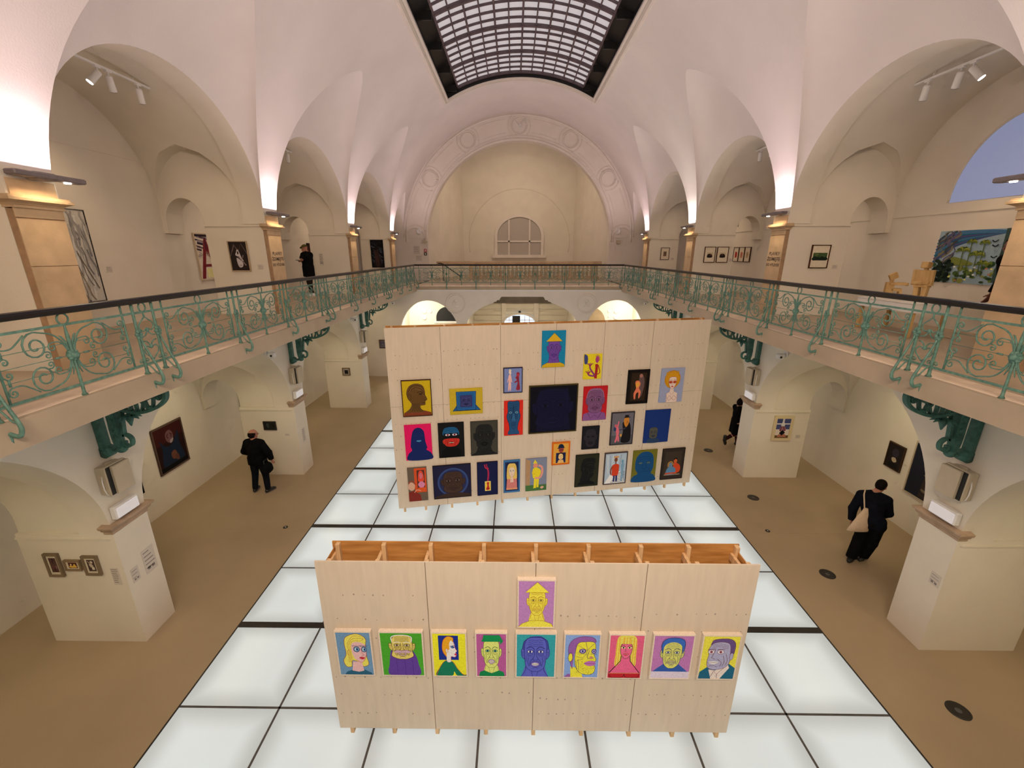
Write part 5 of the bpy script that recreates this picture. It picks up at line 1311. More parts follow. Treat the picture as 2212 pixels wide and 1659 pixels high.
def f17(a):
    a.bg((22, 14, 10)); a.rect(0.12, 0.06, 0.90, 0.94, (48, 34, 20)); a.blob([(0.52, 0.22), (0.66, 0.12), (0.78, 0.22), (0.82, 0.46), (0.70, 0.80), (0.56, 0.82), (0.58, 0.5)], (100, 76, 72)); a.ell(0.62, 0.15, 0.09, 0.06, (170, 110, 95), 12)
    a.blob([(0.34, 0.34), (0.50, 0.30), (0.62, 0.40), (0.56, 0.54), (0.66, 0.66), (0.62, 0.84), (0.56, 0.86), (0.54, 0.68), (0.42, 0.72), (0.40, 0.88), (0.33, 0.88), (0.30, 0.70), (0.40, 0.54)], (226, 120, 84)); a.blob([(0.38, 0.38), (0.52, 0.34), (0.56, 0.44), (0.46, 0.52), (0.38, 0.48)], (226, 160, 62))
far(5.729, 2.843, 0.545, 0.842, 'dark canvas of a pink figure held by a grey one, black frame', f17, (14, 10, 9), 0.03)
def f18(a):
    a.bg((156, 160, 184)); ln = (140, 50, 40); sk = (240, 205, 186); rnd = random.Random(5)
    for k in range(26):
        t = 2 * pi * k / 26; a.ell(0.50 + 0.24 * cos(t), 0.32 + 0.19 * sin(t), 0.10, 0.07, (214, 148, 24), 12, (180, 105, 20), 0.006)
    a.ell(0.5, 0.30, 0.27, 0.20, (218, 152, 28), 22)
    for k in range(26): a.ell(0.5 + rnd.uniform(-0.28, 0.28), 0.22 + rnd.uniform(-0.14, 0.1), 0.03, 0.022, (226, 164, 40), 8, (178, 108, 24), 0.006)
    a.poly([(0.44, 0.55), (0.58, 0.55), (0.60, 0.68), (0.76, 0.73), (0.78, 1), (0.30, 1), (0.28, 0.74), (0.42, 0.68)][::-1], sk); a.sym(0.51, [(0, 0.25), (0.14, 0.27), (0.16, 0.42), (0.09, 0.55), (0, 0.60)], sk, ln, 0.010)
    for sg in (-1, 1): a.ell(0.51 + sg * 0.085, 0.40, 0.075, 0.038, (205, 86, 50), 14, ln, 0.008); a.ell(0.51 + sg * 0.085, 0.40, 0.03, 0.018, (120, 40, 40), 8); a.curve([(0.51 + sg * 0.02, 0.35), (0.51 + sg * 0.10, 0.33), (0.51 + sg * 0.15, 0.36)], 0.010, ln)
    a.line([(0.50, 0.40), (0.49, 0.48), (0.53, 0.485)], 0.008, ln); a.blob([(0.46, 0.525), (0.51, 0.515), (0.56, 0.525), (0.51, 0.55)], (195, 50, 50)); a.curve([(0.36, 0.86), (0.44, 0.80), (0.53, 0.88), (0.62, 0.80), (0.72, 0.86)], 0.010, ln); a.curve([(0.34, 0.86), (0.42, 0.94), (0.53, 0.88), (0.64, 0.94), (0.74, 0.86)], 0.010, ln); a.line([(0.42, 0.69), (0.53, 0.78), (0.60, 0.69)], 0.008, ln); a.line([(0.30, 0.74), (0.32, 1)], 0.008, ln); a.line([(0.76, 0.74), (0.76, 1)], 0.008, ln)
far(6.596, 2.838, 0.600, 0.855, 'woman with curly orange hair on pale blue, at the right end', f18)
far(4.623, 1.613, 0.430, 0.598, 'small dark slate face on black, below the red portrait', dark_face((24, 22, 28), (46, 42, 48), (22, 20, 24), 0.5, 0.52, 0.66, 0.8), (20, 18, 24), 0.008)
def f20(a):
    a.bg((108, 102, 108)); a.rect(0, 0.72, 1, 1, (86, 84, 88)); a.blob([(0.50, 0.32), (0.66, 0.30), (0.84, 0.34), (0.92, 0.60), (0.88, 0.94), (0.48, 0.94), (0.54, 0.62)], (24, 20, 22)); a.blob([(0.56, 0.20), (0.68, 0.14), (0.80, 0.20), (0.78, 0.36), (0.68, 0.46), (0.58, 0.36)], (206, 130, 46)); a.poly([(0.50, 0.17), (0.88, 0.15), (0.78, 0.13), (0.76, 0.07), (0.60, 0.07), (0.58, 0.15)], (30, 25, 26)); a.curve([(0.68, 0.26), (0.74, 0.30), (0.68, 0.34)], 0.02, (120, 60, 30))
    p = (224, 110, 120); a.ell(0.20, 0.40, 0.07, 0.05, (200, 100, 110), 12); a.blob([(0.16, 0.46), (0.30, 0.46), (0.36, 0.58), (0.34, 0.74), (0.26, 0.92), (0.18, 0.92), (0.24, 0.70)], p); a.curve([(0.28, 0.46), (0.32, 0.26)], 0.05, p); a.curve([(0.34, 0.74), (0.36, 0.92)], 0.07, p); a.curve([(0.36, 0.54), (0.56, 0.52), (0.66, 0.48)], 0.05, (58, 60, 78)); a.blob([(0.12, 0.44), (0.22, 0.48), (0.20, 0.58), (0.10, 0.54)], (50, 66, 100)); a.ell(0.46, 0.72, 0.05, 0.05, (206, 150, 60), 10)
far(5.416, 1.798, 0.592, 0.858, 'grey picture of a pink dancer with a man in black hat and coat', f20, (52, 46, 48), 0.024)
def f21(a):
    a.bg((24, 50, 112)); a.blob([(0.18, 1.0), (0.16, 0.90), (0.26, 0.84), (0.24, 0.60), (0.34, 0.52), (0.50, 0.54), (0.54, 0.68), (0.52, 0.84), (0.62, 0.90), (0.62, 1.0)], (42, 62, 92)); a.face(0.38, 0.70, 0.34, 0.34, (92, 88, 72), (40, 50, 66), 0.010, 0.95, (120, 110, 80), (40, 44, 60), None, 2, False)
far(6.326, 1.794, 0.655, 0.865, 'mostly plain blue canvas with a small bearded face low down', f21)
def f22(a):
    a.bg((222, 160, 62)); a.blob([(0.34, 0.24), (0.36, 0.08), (0.50, 0.03), (0.64, 0.08), (0.68, 0.22)], (24, 34, 58)); a.line([(0.26, 0.24), (0.74, 0.22)], 0.05, (24, 34, 58)); a.blob([(0.36, 0.26), (0.66, 0.25), (0.64, 0.40), (0.50, 0.46), (0.38, 0.40)], (160, 66, 50)); a.line([(0.38, 0.33), (0.64, 0.32)], 0.04, (40, 30, 50))
    a.rect(0.18, 0.46, 0.82, 0.97, (26, 36, 76)); a.ell(0.50, 0.66, 0.17, 0.15, (236, 196, 130), 16); a.curve([(0.30, 0.72), (0.34, 0.54), (0.5, 0.48), (0.66, 0.54), (0.70, 0.72)], 0.08, (40, 26, 40)); a.line([(0.42, 0.63), (0.48, 0.63)], 0.03, (40, 40, 60)); a.line([(0.53, 0.63), (0.59, 0.63)], 0.03, (40, 40, 60)); a.line([(0.46, 0.73), (0.55, 0.73)], 0.03, (190, 40, 40)); a.poly([(0.36, 0.82), (0.66, 0.82), (0.72, 0.97), (0.28, 0.97)][::-1], (230, 180, 110))
far(3.894, 1.253, 0.448, 0.600, 'small yellow picture of a bowler-hatted face above a woman, orange frame', f22, (214, 104, 22), 0.035)
def f23(a):
    a.bg((40, 40, 24)); a.blob([(0.22, 0.84), (0.28, 0.60), (0.22, 0.44), (0.30, 0.16), (0.54, 0.10), (0.82, 0.12), (0.86, 0.24), (0.80, 0.34), (0.86, 0.46), (0.78, 0.54), (0.80, 0.66), (0.66, 0.78), (0.60, 0.86)], (20, 20, 19)); a.poly([(0.12, 0.90), (0.30, 0.82), (0.62, 0.82), (0.86, 0.90), (0.86, 0.96), (0.12, 0.96)], (14, 14, 13))
    for q in ([(0.44, 0.26), (0.62, 0.24), (0.80, 0.28)], [(0.50, 0.34), (0.66, 0.32), (0.78, 0.35)], [(0.70, 0.36), (0.84, 0.47), (0.68, 0.50)], [(0.60, 0.58), (0.78, 0.57)], [(0.50, 0.44), (0.60, 0.56), (0.56, 0.70)], [(0.30, 0.46), (0.36, 0.40), (0.38, 0.52)]): a.curve(q, 0.014, (44, 44, 34))
far(4.580, 0.732, 0.600, 0.874, 'blackish profile on dark olive, lowest row', f23, (24, 26, 16), 0.008)
def f24(a):
    a.bg((176, 188, 196))
    for k in range(6): a.line([(0.10 + 0.13 * k, 0.05), (0.16 + 0.10 * k, 0.66)], 0.02, (120, 126, 136) if k % 2 else (235, 235, 232))
    a.poly([(0.0, 1), (0.30, 0.66), (0.72, 0.60), (1, 1)], (236, 232, 226))
    for k in range(7): a.line([(0.30 - 0.06 * k + 0.35, 0.66 + 0.05 * k), (0.96, 0.62 + 0.055 * k)], 0.022, (40, 44, 54))
    a.rect(0.40, 0.09, 0.62, 0.15, (206, 150, 90)); a.ell(0.50, 0.21, 0.08, 0.07, (120, 66, 40), 12); a.line([(0.50, 0.26), (0.50, 0.36)], 0.05, (120, 66, 40)); a.blob([(0.36, 0.38), (0.64, 0.37), (0.66, 0.56), (0.62, 0.74), (0.38, 0.75), (0.34, 0.56)], (206, 62, 30)); a.curve([(0.34, 0.42), (0.28, 0.58), (0.32, 0.72)], 0.06, (130, 60, 36)); a.line([(0.46, 0.74), (0.45, 0.94)], 0.08, (32, 40, 92)); a.line([(0.57, 0.74), (0.58, 0.94)], 0.08, (32, 40, 92))
    a.ell(0.82, 0.28, 0.06, 0.06, (112, 156, 176), 12); a.blob([(0.76, 0.36), (0.90, 0.36), (0.88, 0.62), (0.86, 0.92), (0.78, 0.92), (0.78, 0.62)], (126, 160, 178))
far(5.324, 0.726, 0.602, 0.878, 'figure in a red tunic in a striped pale hall, grey-brown frame', f24, (76, 64, 62), 0.026)
def f25(a):
    a.bg((112, 106, 32)); ln = (14, 44, 78); b = (22, 72, 116)
    a.blob([(0.04, 1.0), (0.06, 0.82), (0.24, 0.74), (0.12, 0.56), (0.14, 0.24), (0.34, 0.07), (0.64, 0.06), (0.84, 0.20), (0.88, 0.56), (0.80, 0.74), (0.94, 0.82), (0.97, 1.0)], b); a.poly([(0.04, 0.88), (0.97, 0.88), (0.97, 1), (0.04, 1)][::-1], b)
    for q in ([(0.24, 0.24), (0.5, 0.20), (0.76, 0.24)], [(0.26, 0.30), (0.5, 0.27), (0.74, 0.30)], [(0.46, 0.42), (0.40, 0.56), (0.50, 0.59), (0.60, 0.56), (0.54, 0.42)], [(0.34, 0.68), (0.5, 0.66), (0.66, 0.68)], [(0.30, 0.56), (0.26, 0.70)], [(0.70, 0.56), (0.74, 0.70)]): a.curve(q, 0.011, ln)
    for ex in (0.33, 0.66): a.ell(ex, 0.40, 0.075, 0.028, (104, 118, 92), 14, ln, 0.010); a.ell(ex, 0.40, 0.03, 0.02, (60, 90, 96), 8)
far(6.097, 0.727, 0.642, 0.875, 'bald dark blue face with pale eyes on olive', f25)
def f26(a):
    a.bg((52, 42, 34)); a.rect(0.10, 0.08, 0.90, 0.88, (64, 52, 40)); a.rect(0.12, 0.86, 0.90, 0.89, (150, 136, 118))
    a.blob([(0.54, 0.50), (0.70, 0.48), (0.88, 0.60), (0.86, 0.78), (0.62, 0.82)], (206, 70, 32)); a.ell(0.62, 0.40, 0.085, 0.075, (206, 96, 46), 14); a.curve([(0.54, 0.36), (0.62, 0.31), (0.70, 0.35)], 0.06, (24, 18, 16)); a.blob([(0.26, 0.64), (0.46, 0.58), (0.66, 0.68), (0.62, 0.84), (0.22, 0.84)], (92, 130, 160)); a.ell(0.40, 0.54, 0.10, 0.085, (110, 130, 150), 14); a.curve([(0.29, 0.60), (0.30, 0.46), (0.44, 0.43), (0.54, 0.54)], 0.07, (166, 120, 56)); a.curve([(0.16, 0.83), (0.40, 0.82), (0.74, 0.82)], 0.07, (206, 80, 46))
far(6.874, 0.720, 0.610, 0.868, 'couple in red and blue in a dark brown frame, lowest row at the right end', f26, (42, 33, 28), 0.024)
# ------------------------------------------------ pictures on the walls and piers
LW, RW = -(XO[-1] - 0.004), XO[1] - 0.029
def on_left(y, z): return (-XO[-1] + 0.004, y, z)
def on_right(y, z): return (XO[1] - 0.004, y, z)
def on_pier(k, x, z): return (x, YK[k] - PH - 0.002, z)
LR, RR = pi / 2, -pi / 2

def hang(loc, rz, w, h, label, draw, frame=None, fw=0.02, group=None, inner=None, depth=0.02, fd=0.035, edge=None):
    k = fw if frame else 0
    a = Art(w - 2 * k, h - 2 * k, depth, edge); draw(a)
    return picture(a, loc, rz, label, frame, fw, fd, group, 'painting', 'painting', None, inner)

def strokes(a, n, box, cols_, w, seed, dx=0.05, dy=0.15, bend=0.03):
    r = random.Random(seed)
    for i in range(n):
        u, v = r.uniform(box[0], box[2]), r.uniform(box[1], box[3]); p = []
        for k in range(4): p.append((min(0.985, max(0.015, u + dx * (k - 1.5) + r.uniform(-bend, bend))), min(0.985, max(0.015, v + dy * (k - 1.5)))))
        a.curve(p, w * r.uniform(0.5, 1.4), cols_[r.randrange(len(cols_))], False, 3)

def white_abs(a):
    a.bg((196, 186, 168)); strokes(a, 60, (0.1, 0.05, 0.95, 0.95), [(206, 198, 182), (188, 180, 166), (176, 168, 154), (214, 206, 190)], 0.04, 1, -0.02, 0.12, 0.015)
    strokes(a, 14, (0.74, 0.05, 0.97, 0.6), [(150, 142, 132), (126, 120, 114), (165, 156, 142)], 0.022, 2, 0.02, 0.1); a.blob([(0.56, 0.18), (0.60, 0.17), (0.63, 0.30), (0.61, 0.42), (0.58, 0.43), (0.55, 0.30)], (196, 156, 104)); strokes(a, 10, (0.55, 0.5, 0.9, 0.9), [(150, 130, 100), (128, 118, 104)], 0.014, 3, 0.04, 0.13)
    a.curve([(0.58, 0.44), (0.60, 0.62), (0.68, 0.96)], 0.012, (110, 110, 92)); a.curve([(0.74, 0.46), (0.82, 0.62), (0.94, 0.86)], 0.016, (120, 104, 84))
hang(on_left(8.06, 5.82), LR, 1.32, 1.70, 'tall white abstract canvas beside the nearest left stone pilaster, upper gallery', white_abs, (64, 56, 50), 0.012)
def letter_a(a):
    a.bg((214, 196, 172)); strokes(a, 26, (0.05, 0.02, 0.95, 0.36), [(70, 52, 62), (96, 74, 82), (48, 36, 46), (150, 130, 128)], 0.06, 4, 0.10, 0.01, 0.01); a.rect(0, 0, 1, 0.05, (44, 30, 40)); strokes(a, 12, (0.05, 0.36, 0.9, 0.52), [(120, 104, 104), (170, 152, 140)], 0.03, 5, 0.05, 0.01, 0.01)
    r = (122, 36, 40); a.poly([(0.44, 0.10), (0.56, 0.10), (0.97, 0.985), (0.80, 0.985), (0.55, 0.36), (0.53, 0.50), (0.48, 0.36), (0.20, 0.985), (0.03, 0.985)][::-1], r); a.poly([(0.30, 0.66), (0.70, 0.66), (0.73, 0.72), (0.27, 0.72)][::-1], r); a.rect(0.34, 0.76, 0.66, 0.97, (222, 208, 140)); a.blob([(0.46, 0.14), (0.54, 0.14), (0.56, 0.32), (0.46, 0.32)], (86, 30, 44))
hang(on_left(11.96, 5.78), LR, 0.80, 1.20, 'painting of a big dark red letter A, half hidden behind the second left pier', letter_a, (196, 172, 140), 0.03)
def hood(a):
    a.bg((44, 34, 30)); a.line([(0.02, 0.5), (0.30, 0.08), (0.52, 0.30), (0.70, 0.06), (0.98, 0.42)], 0.05, (92, 76, 72)); a.line([(0.14, 0.34), (0.30, 0.12), (0.46, 0.30)], 0.03, (126, 108, 100)); a.blob([(0.36, 0.36), (0.44, 0.26), (0.54, 0.36), (0.62, 0.56), (0.72, 0.66), (0.60, 0.64), (0.50, 0.54), (0.30, 0.46)], (196, 182, 174)); a.ell(0.45, 0.38, 0.05, 0.06, (70, 56, 54), 10)
    a.blob([(0.34, 0.56), (0.52, 0.62), (0.66, 0.74), (0.62, 0.86), (0.46, 0.90), (0.36, 0.80)], (190, 176, 172)); a.line([(0.44, 0.50), (0.82, 0.82)], 0.06, (134, 114, 108)); a.curve([(0.44, 0.80), (0.52, 0.83), (0.58, 0.80)], 0.02, (90, 60, 60)); a.line([(0.64, 0.60), (0.74, 0.46)], 0.06, (120, 100, 92))
hang(on_pier(2, -6.78, 5.81), 0, 0.46, 0.69, 'dark painting of a white hooded figure with sword on the second left pier, upper gallery', hood, (176, 150, 116), 0.02)
def darkred(a):
    a.bg((44, 20, 18)); strokes(a, 14, (0.1, 0.1, 0.9, 0.9), [(90, 46, 36), (26, 14, 14), (120, 84, 66)], 0.06, 8)
hang(on_left(18.30, 5.80), LR, 0.84, 0.90, 'dark reddish painting seen through the arched passage behind the capped person', darkred, (30, 16, 14), 0.02)
def black_tower(a):
    a.bg((16, 15, 18)); strokes(a, 40, (0.06, 0.05, 0.42, 0.9), [(66, 76, 84), (40, 48, 54), (90, 98, 104)], 0.03, 9, 0.06, 0.02, 0.02); strokes(a, 40, (0.58, 0.05, 0.94, 0.9), [(66, 76, 84), (40, 48, 54), (90, 98, 104)], 0.03, 10, 0.06, 0.02, 0.02); a.poly([(0.46, 0.08), (0.54, 0.08), (0.62, 0.40), (0.86, 0.98), (0.14, 0.98), (0.38, 0.40)][::-1], (34, 24, 24)); strokes(a, 20, (0.3, 0.5, 0.7, 0.95), [(70, 46, 40), (50, 34, 32)], 0.03, 11)
hang(on_pier(4, -6.73, 5.83), 0, 0.60, 1.26, 'tall narrow black painting of a dark tower on the farthest left pier', black_tower, (12, 10, 12), 0.03)
# lower left
def redman(a):
    a.bg((36, 14, 14)); a.poly([(0, 0), (1, 0), (1, 0.3), (0, 0.4)][::-1], (58, 18, 16)); a.blob([(0.16, 0.92), (0.20, 0.50), (0.16, 0.28), (0.34, 0.46), (0.60, 0.44), (0.84, 0.20), (0.82, 0.50), (0.88, 0.92)], (22, 34, 50)); a.blob([(0.40, 0.18), (0.54, 0.12), (0.64, 0.20), (0.64, 0.34), (0.52, 0.42), (0.40, 0.34)], (110, 74, 72)); a.blob([(0.52, 0.36), (0.64, 0.34), (0.60, 0.41), (0.52, 0.43)], (150, 132, 128)); a.sline(0.52, [(0.03, 0.20), (0.08, 0.24), (0.05, 0.30)], 0.03, (60, 30, 34)); a.blob([(0.46, 0.66), (0.60, 0.62), (0.66, 0.72), (0.60, 0.82), (0.48, 0.80)], (104, 62, 48)); a.blob([(0.58, 0.76), (0.68, 0.74), (0.70, 0.88), (0.60, 0.86)], (92, 56, 44)); a.poly([(0.02, 0.90), (0.98, 0.90), (0.98, 1), (0.02, 1)][::-1], (10, 8, 10))
hang(on_left(9.36, 1.445), LR, 0.92, 1.14, 'dark framed painting of a red-faced and a blue figure on the lower left wall', redman, (86, 66, 54), 0.035)
hang(on_left(7.95, 1.30), LR, 0.86, 1.05, 'black painting mostly hidden behind the nearest left pier', lambda a: (a.bg((14, 13, 14)), strokes(a, 8, (0.1, 0.1, 0.9, 0.9), [(40, 34, 34), (60, 46, 40)], 0.05, 12)), (16, 14, 14), 0.02)
hang(on_pier(2, -6.755, 1.466), 0, 0.34, 0.245, 'small wide blackish painting lit on the pier before the man in black', lambda a: (a.bg((30, 30, 26)), a.blob([(0.2, 0.3), (0.4, 0.2), (0.45, 0.6), (0.3, 0.8)], (52, 60, 56)), a.blob([(0.6, 0.4), (0.8, 0.3), (0.85, 0.7)], (22, 20, 18))), (64, 56, 48), 0.012)
GF = (124, 104, 78)
def trio(i):
    def f(a):
        a.bg((206, 190, 160)); a.rect(0.16, 0.12, 0.84, 0.88, ((86, 60, 50), (92, 50, 42), (70, 52, 46))[i])
        if i == 0: strokes(a, 14, (0.3, 0.2, 0.7, 0.8), [(150, 124, 112), (40, 26, 30), (110, 60, 60)], 0.08, 13, 0.02, 0.05)
        elif i == 1: a.blob([(0.22, 0.78), (0.30, 0.50), (0.48, 0.58), (0.62, 0.30), (0.70, 0.50), (0.76, 0.78)], (216, 170, 70)); a.ell(0.36, 0.40, 0.06, 0.10, (226, 200, 160), 10)
        else: a.ell(0.56, 0.28, 0.13, 0.09, (196, 176, 150), 12); a.blob([(0.30, 0.42), (0.52, 0.38), (0.66, 0.56), (0.40, 0.62)], (186, 164, 140)); a.rect(0.48, 0.60, 0.72, 0.78, (206, 190, 164)); a.line([(0.24, 0.2), (0.40, 0.36)], 0.08, (180, 150, 120))
    return f
for i, (x, z, w, h, lb) in enumerate(((-7.062, 1.460, 0.225, 0.400, 'tall striped-frame picture, leftmost of the trio on the nearest left pier'), (-6.776, 1.461, 0.245, 0.180, 'small wide yellow picture, middle of the trio on the nearest left pier'), (-6.497, 1.459, 0.235, 0.335, 'upright picture with pale shapes, rightmost of the trio on the nearest left pier'))):
    hang((x, YK[1] - PH - 0.002, z), 0, w, h, lb, trio(i), GF if i != 1 else (134, 110, 80), 0.035 if i != 1 else 0.025, 'trio of small framed pictures')
hang(on_left(12.56, 1.50), LR, 0.86, 0.90, 'dark picture at the edge of the passage behind the second left pier', lambda a: (a.bg((40, 32, 26)), strokes(a, 8, (0.1, 0.1, 0.9, 0.9), [(80, 60, 44), (24, 18, 16)], 0.06, 14)), (70, 54, 40), 0.03)
hang(on_left(18.62, 1.50), LR, 0.74, 0.70, 'brown picture seen through the passage behind the third left pier', lambda a: (a.bg((58, 40, 30)), strokes(a, 8, (0.1, 0.1, 0.9, 0.9), [(96, 66, 46), (30, 22, 18)], 0.06, 15)), (66, 46, 32), 0.03)
hang(on_pier(3, -6.70, 1.49), 0, 0.30, 0.30, 'small square picture with a dark block, on the third left pier', lambda a: (a.bg((150, 136, 120)), a.rect(0.25, 0.2, 0.8, 0.85, (24, 22, 26)), a.rect(0.25, 0.1, 0.8, 0.22, (190, 176, 160))), (112, 92, 66), 0.028)
hang((-6.56, YFR - 0.003, 1.63), 0, 0.42, 0.42, 'square grey-blue picture beside the left edge of the taller display wall', lambda a: (a.bg((92, 84, 92)), strokes(a, 30, (0.1, 0.1, 0.9, 0.85), [(130, 122, 128), (60, 54, 64), (150, 136, 130)], 0.05, 16, 0.08, 0.02)), (92, 66, 48), 0.03)
# upper right
def jungle(a):
    a.bg((150, 168, 172)); r = random.Random(21)
    for k in range(8): a.curve([(0.0, 0.62 - 0.06 * k), (0.16, 0.30 - 0.035 * k), (0.42, 0.10 - 0.012 * k + 0.02), (0.62, 0.04 + 0.004 * k)], 0.03, [(52, 84, 120), (84, 74, 110), (40, 96, 120), (70, 110, 140)][k % 4])
    strokes(a, 26, (0.02, 0.05, 0.16, 0.6), [(96, 84, 110), (122, 112, 84), (64, 70, 74)], 0.016, 22, -0.03, 0.08)
    for k in range(120):
        u = r.uniform(0.02, 0.98); v = r.uniform(0.60, 0.97); c = [(74, 96, 40), (104, 122, 50), (46, 70, 36), (134, 138, 66), (60, 84, 52)][r.randrange(5)]; a.ell(u, v, r.uniform(0.012, 0.03), r.uniform(0.02, 0.05), c, 7)
    for k in range(14): a.blob([(0.15 + 0.03 * k % 0.25, 0.62), (0.2, 0.5), (0.22 + 0.01 * k, 0.66)], (124, 130, 60))
    for (x, y, s) in ((0.27, 0.38, 0.06), (0.40, 0.46, 0.065), (0.33, 0.22, 0.04), (0.44, 0.24, 0.04), (0.47, 0.62, 0.05)):
        a.line([(x, y), (x + 0.01, 0.85)], 0.008, (84, 96, 40))
        for k in range(7):
            t = -1.5 + 3.0 * k / 6; a.curve([(x, y), (x + s * 0.6 * sin(t), y - 1.1 * s * cos(t)), (x + s * 1.1 * sin(t), y - 1.4 * s * cos(t) + 0.03)], 0.014, [(104, 116, 40), (70, 92, 40), (150, 150, 60)][k % 3])
    for k in range(60): a.ell(0.12 + 0.09 * r.uniform(-1, 1), 0.78 + 0.2 * r.uniform(-1, 1), 0.022, 0.035, [(22, 34, 26), (34, 48, 34), (14, 24, 20)][k % 3], 7)
    a.line([(0.60, 0.0), (0.605, 0.4), (0.60, 0.95)], 0.03, (62, 78, 70)); a.line([(0.86, 0.95), (0.84, 0.6), (0.88, 0.4)], 0.026, (46, 52, 44)); a.line([(0.74, 0.95), (0.80, 0.6)], 0.03, (66, 84, 60))
    for k in range(130):
        u, v = r.uniform(0.64, 0.99), r.uniform(0.02, 0.62); a.ell(u, v, r.uniform(0.010, 0.022), r.uniform(0.016, 0.036), [(56, 90, 56), (84, 116, 70), (40, 66, 44), (176, 190, 170), (110, 140, 86)][r.randrange(5)], 7)
    for (u, v) in ((0.66, 0.46), (0.76, 0.2), (0.9, 0.18), (0.93, 0.5)): a.ell(u, v, 0.02, 0.03, (206, 164, 156), 9)
    for (u, v) in ((0.53, 0.22), (0.54, 0.30), (0.555, 0.50)): a.curve([(u - 0.025, v - 0.02), (u, v + 0.01), (u + 0.025, v - 0.025)], 0.010, (36, 42, 50))
    for k in range(16): a.ell(r.uniform(0.2, 0.9), r.uniform(0.68, 0.95), 0.012, 0.016, [(220, 214, 120), (226, 220, 200), (200, 130, 90)][k % 3], 7)
hang(on_right(8.28, 5.815), RR, 2.14, 0.98, 'wide colourful jungle painting on the right gallery wall behind the carved figures', jungle, None, edge=(170, 160, 140))
def mat_pic(img):
    def f(a): a.bg((218, 200, 170)); img(a)
    return f
BR = (74, 44, 26)
def green_land(a): a.rect(0.10, 0.33, 0.92, 0.68, (58, 78, 42)); a.blob([(0.10, 0.66), (0.12, 0.52), (0.30, 0.48), (0.50, 0.54), (0.72, 0.46), (0.92, 0.54), (0.92, 0.66)], (26, 40, 28)); a.rect(0.10, 0.60, 0.92, 0.68, (30, 38, 30)); strokes(a, 12, (0.2, 0.36, 0.85, 0.5), [(104, 110, 60), (80, 96, 60)], 0.04, 31, 0.05, 0.01)
hang((6.91, YK[2] - PH - 0.002, 5.805), 0, 0.43, 0.525, 'brown framed print of a dark green landscape on the second right pier', mat_pic(green_land), BR, 0.018)
def car(cx): return lambda a: (a.rect(0.22, 0.36, 0.80, 0.72, (196, 176, 136)), a.blob([(0.24, 0.64), (0.30, 0.48), (0.52, 0.44), (0.72, 0.50), (0.78, 0.64), (0.66, 0.70), (0.34, 0.70)], (40, 34, 32)), a.ell(cx, 0.52, 0.08, 0.04, (120, 60, 50), 10))
hang((6.67, YK[3] - PH - 0.002, 5.82), 0, 0.385, 0.535, 'brown framed print of a dark shape, left of the pair on the third right pier', mat_pic(car(0.6)), BR, 0.018, 'pair of framed prints')
hang((7.115, YK[3] - PH - 0.002, 5.82), 0, 0.40, 0.535, 'brown framed print of a dark shape, right of the pair on the third right pier', mat_pic(car(0.5)), BR, 0.018, 'pair of framed prints')
for i, (y, c, lb) in enumerate(((17.615, (176, 58, 50), 'red print, left one of the three frames past the third right pier'), (17.19, (190, 120, 90), 'pale pink print, middle one of the three frames past the third right pier'), (16.765, (186, 160, 116), 'tan print, right one of the three frames past the third right pier'))):
    hang(on_right(y, 5.82), RR, 0.405, 0.535, lb, mat_pic(lambda a, c=c, i=i: (a.blob([(0.30, 0.70), (0.28, 0.34), (0.46, 0.30), (0.70, 0.36), (0.72, 0.68), (0.5, 0.74)], c), a.line([(0.4, 0.4), (0.5, 0.6), (0.6, 0.42)], 0.06, (150, 60, 50)))), BR, 0.018, 'row of three framed prints')
hang((6.89, YK[4] - PH - 0.002, 5.835), 0, 0.40, 0.545, 'small brown framed print with a dark centre on the farthest right pier', mat_pic(lambda a: (a.rect(0.30, 0.30, 0.70, 0.72, (120, 92, 70)), strokes(a, 12, (0.34, 0.34, 0.66, 0.68), [(90, 66, 52), (160, 130, 104)], 0.05, 33, 0.03, 0.01))), BR, 0.02)
# lower right
def blue_window(a):
    a.bg((214, 196, 176)); a.rect(0.0, 0.0, 1.0, 0.55, (70, 74, 112)); a.rect(0.42, 0, 0.56, 0.6, (200, 190, 186)); a.rect(0, 0.24, 1, 0.30, (204, 196, 190)); a.rect(0, 0.55, 1, 0.58, (210, 200, 190)); a.rect(0.0, 0.86, 1, 1.0, (96, 72, 46)); a.blob([(0.36, 0.26), (0.50, 0.18), (0.62, 0.26), (0.60, 0.40), (0.40, 0.40)], (206, 200, 190)); a.blob([(0.28, 0.56), (0.40, 0.40), (0.62, 0.40), (0.76, 0.56), (0.66, 0.66), (0.36, 0.66)], (146, 96, 100)); a.line([(0.40, 0.42), (0.36, 0.62)], 0.05, (90, 26, 34)); a.line([(0.56, 0.42), (0.66, 0.62)], 0.05, (90, 26, 34)); a.poly([(0.52, 0.58), (0.74, 0.72), (0.52, 0.90), (0.30, 0.74)][::-1], (16, 14, 18)); a.poly([(0.28, 0.80), (0.76, 0.80), (0.84, 0.95), (0.20, 0.95)][::-1], (176, 110, 84)); a.poly([(0.52, 0.62), (0.70, 0.72), (0.52, 0.88), (0.34, 0.74)][::-1], (16, 14, 18))
hang((6.85, YK[2] - PH - 0.002, 1.462), 0, 0.51, 0.70, 'cream framed picture of a figure before a blue window, lower second right pier', blue_window, (206, 184, 140), 0.075)
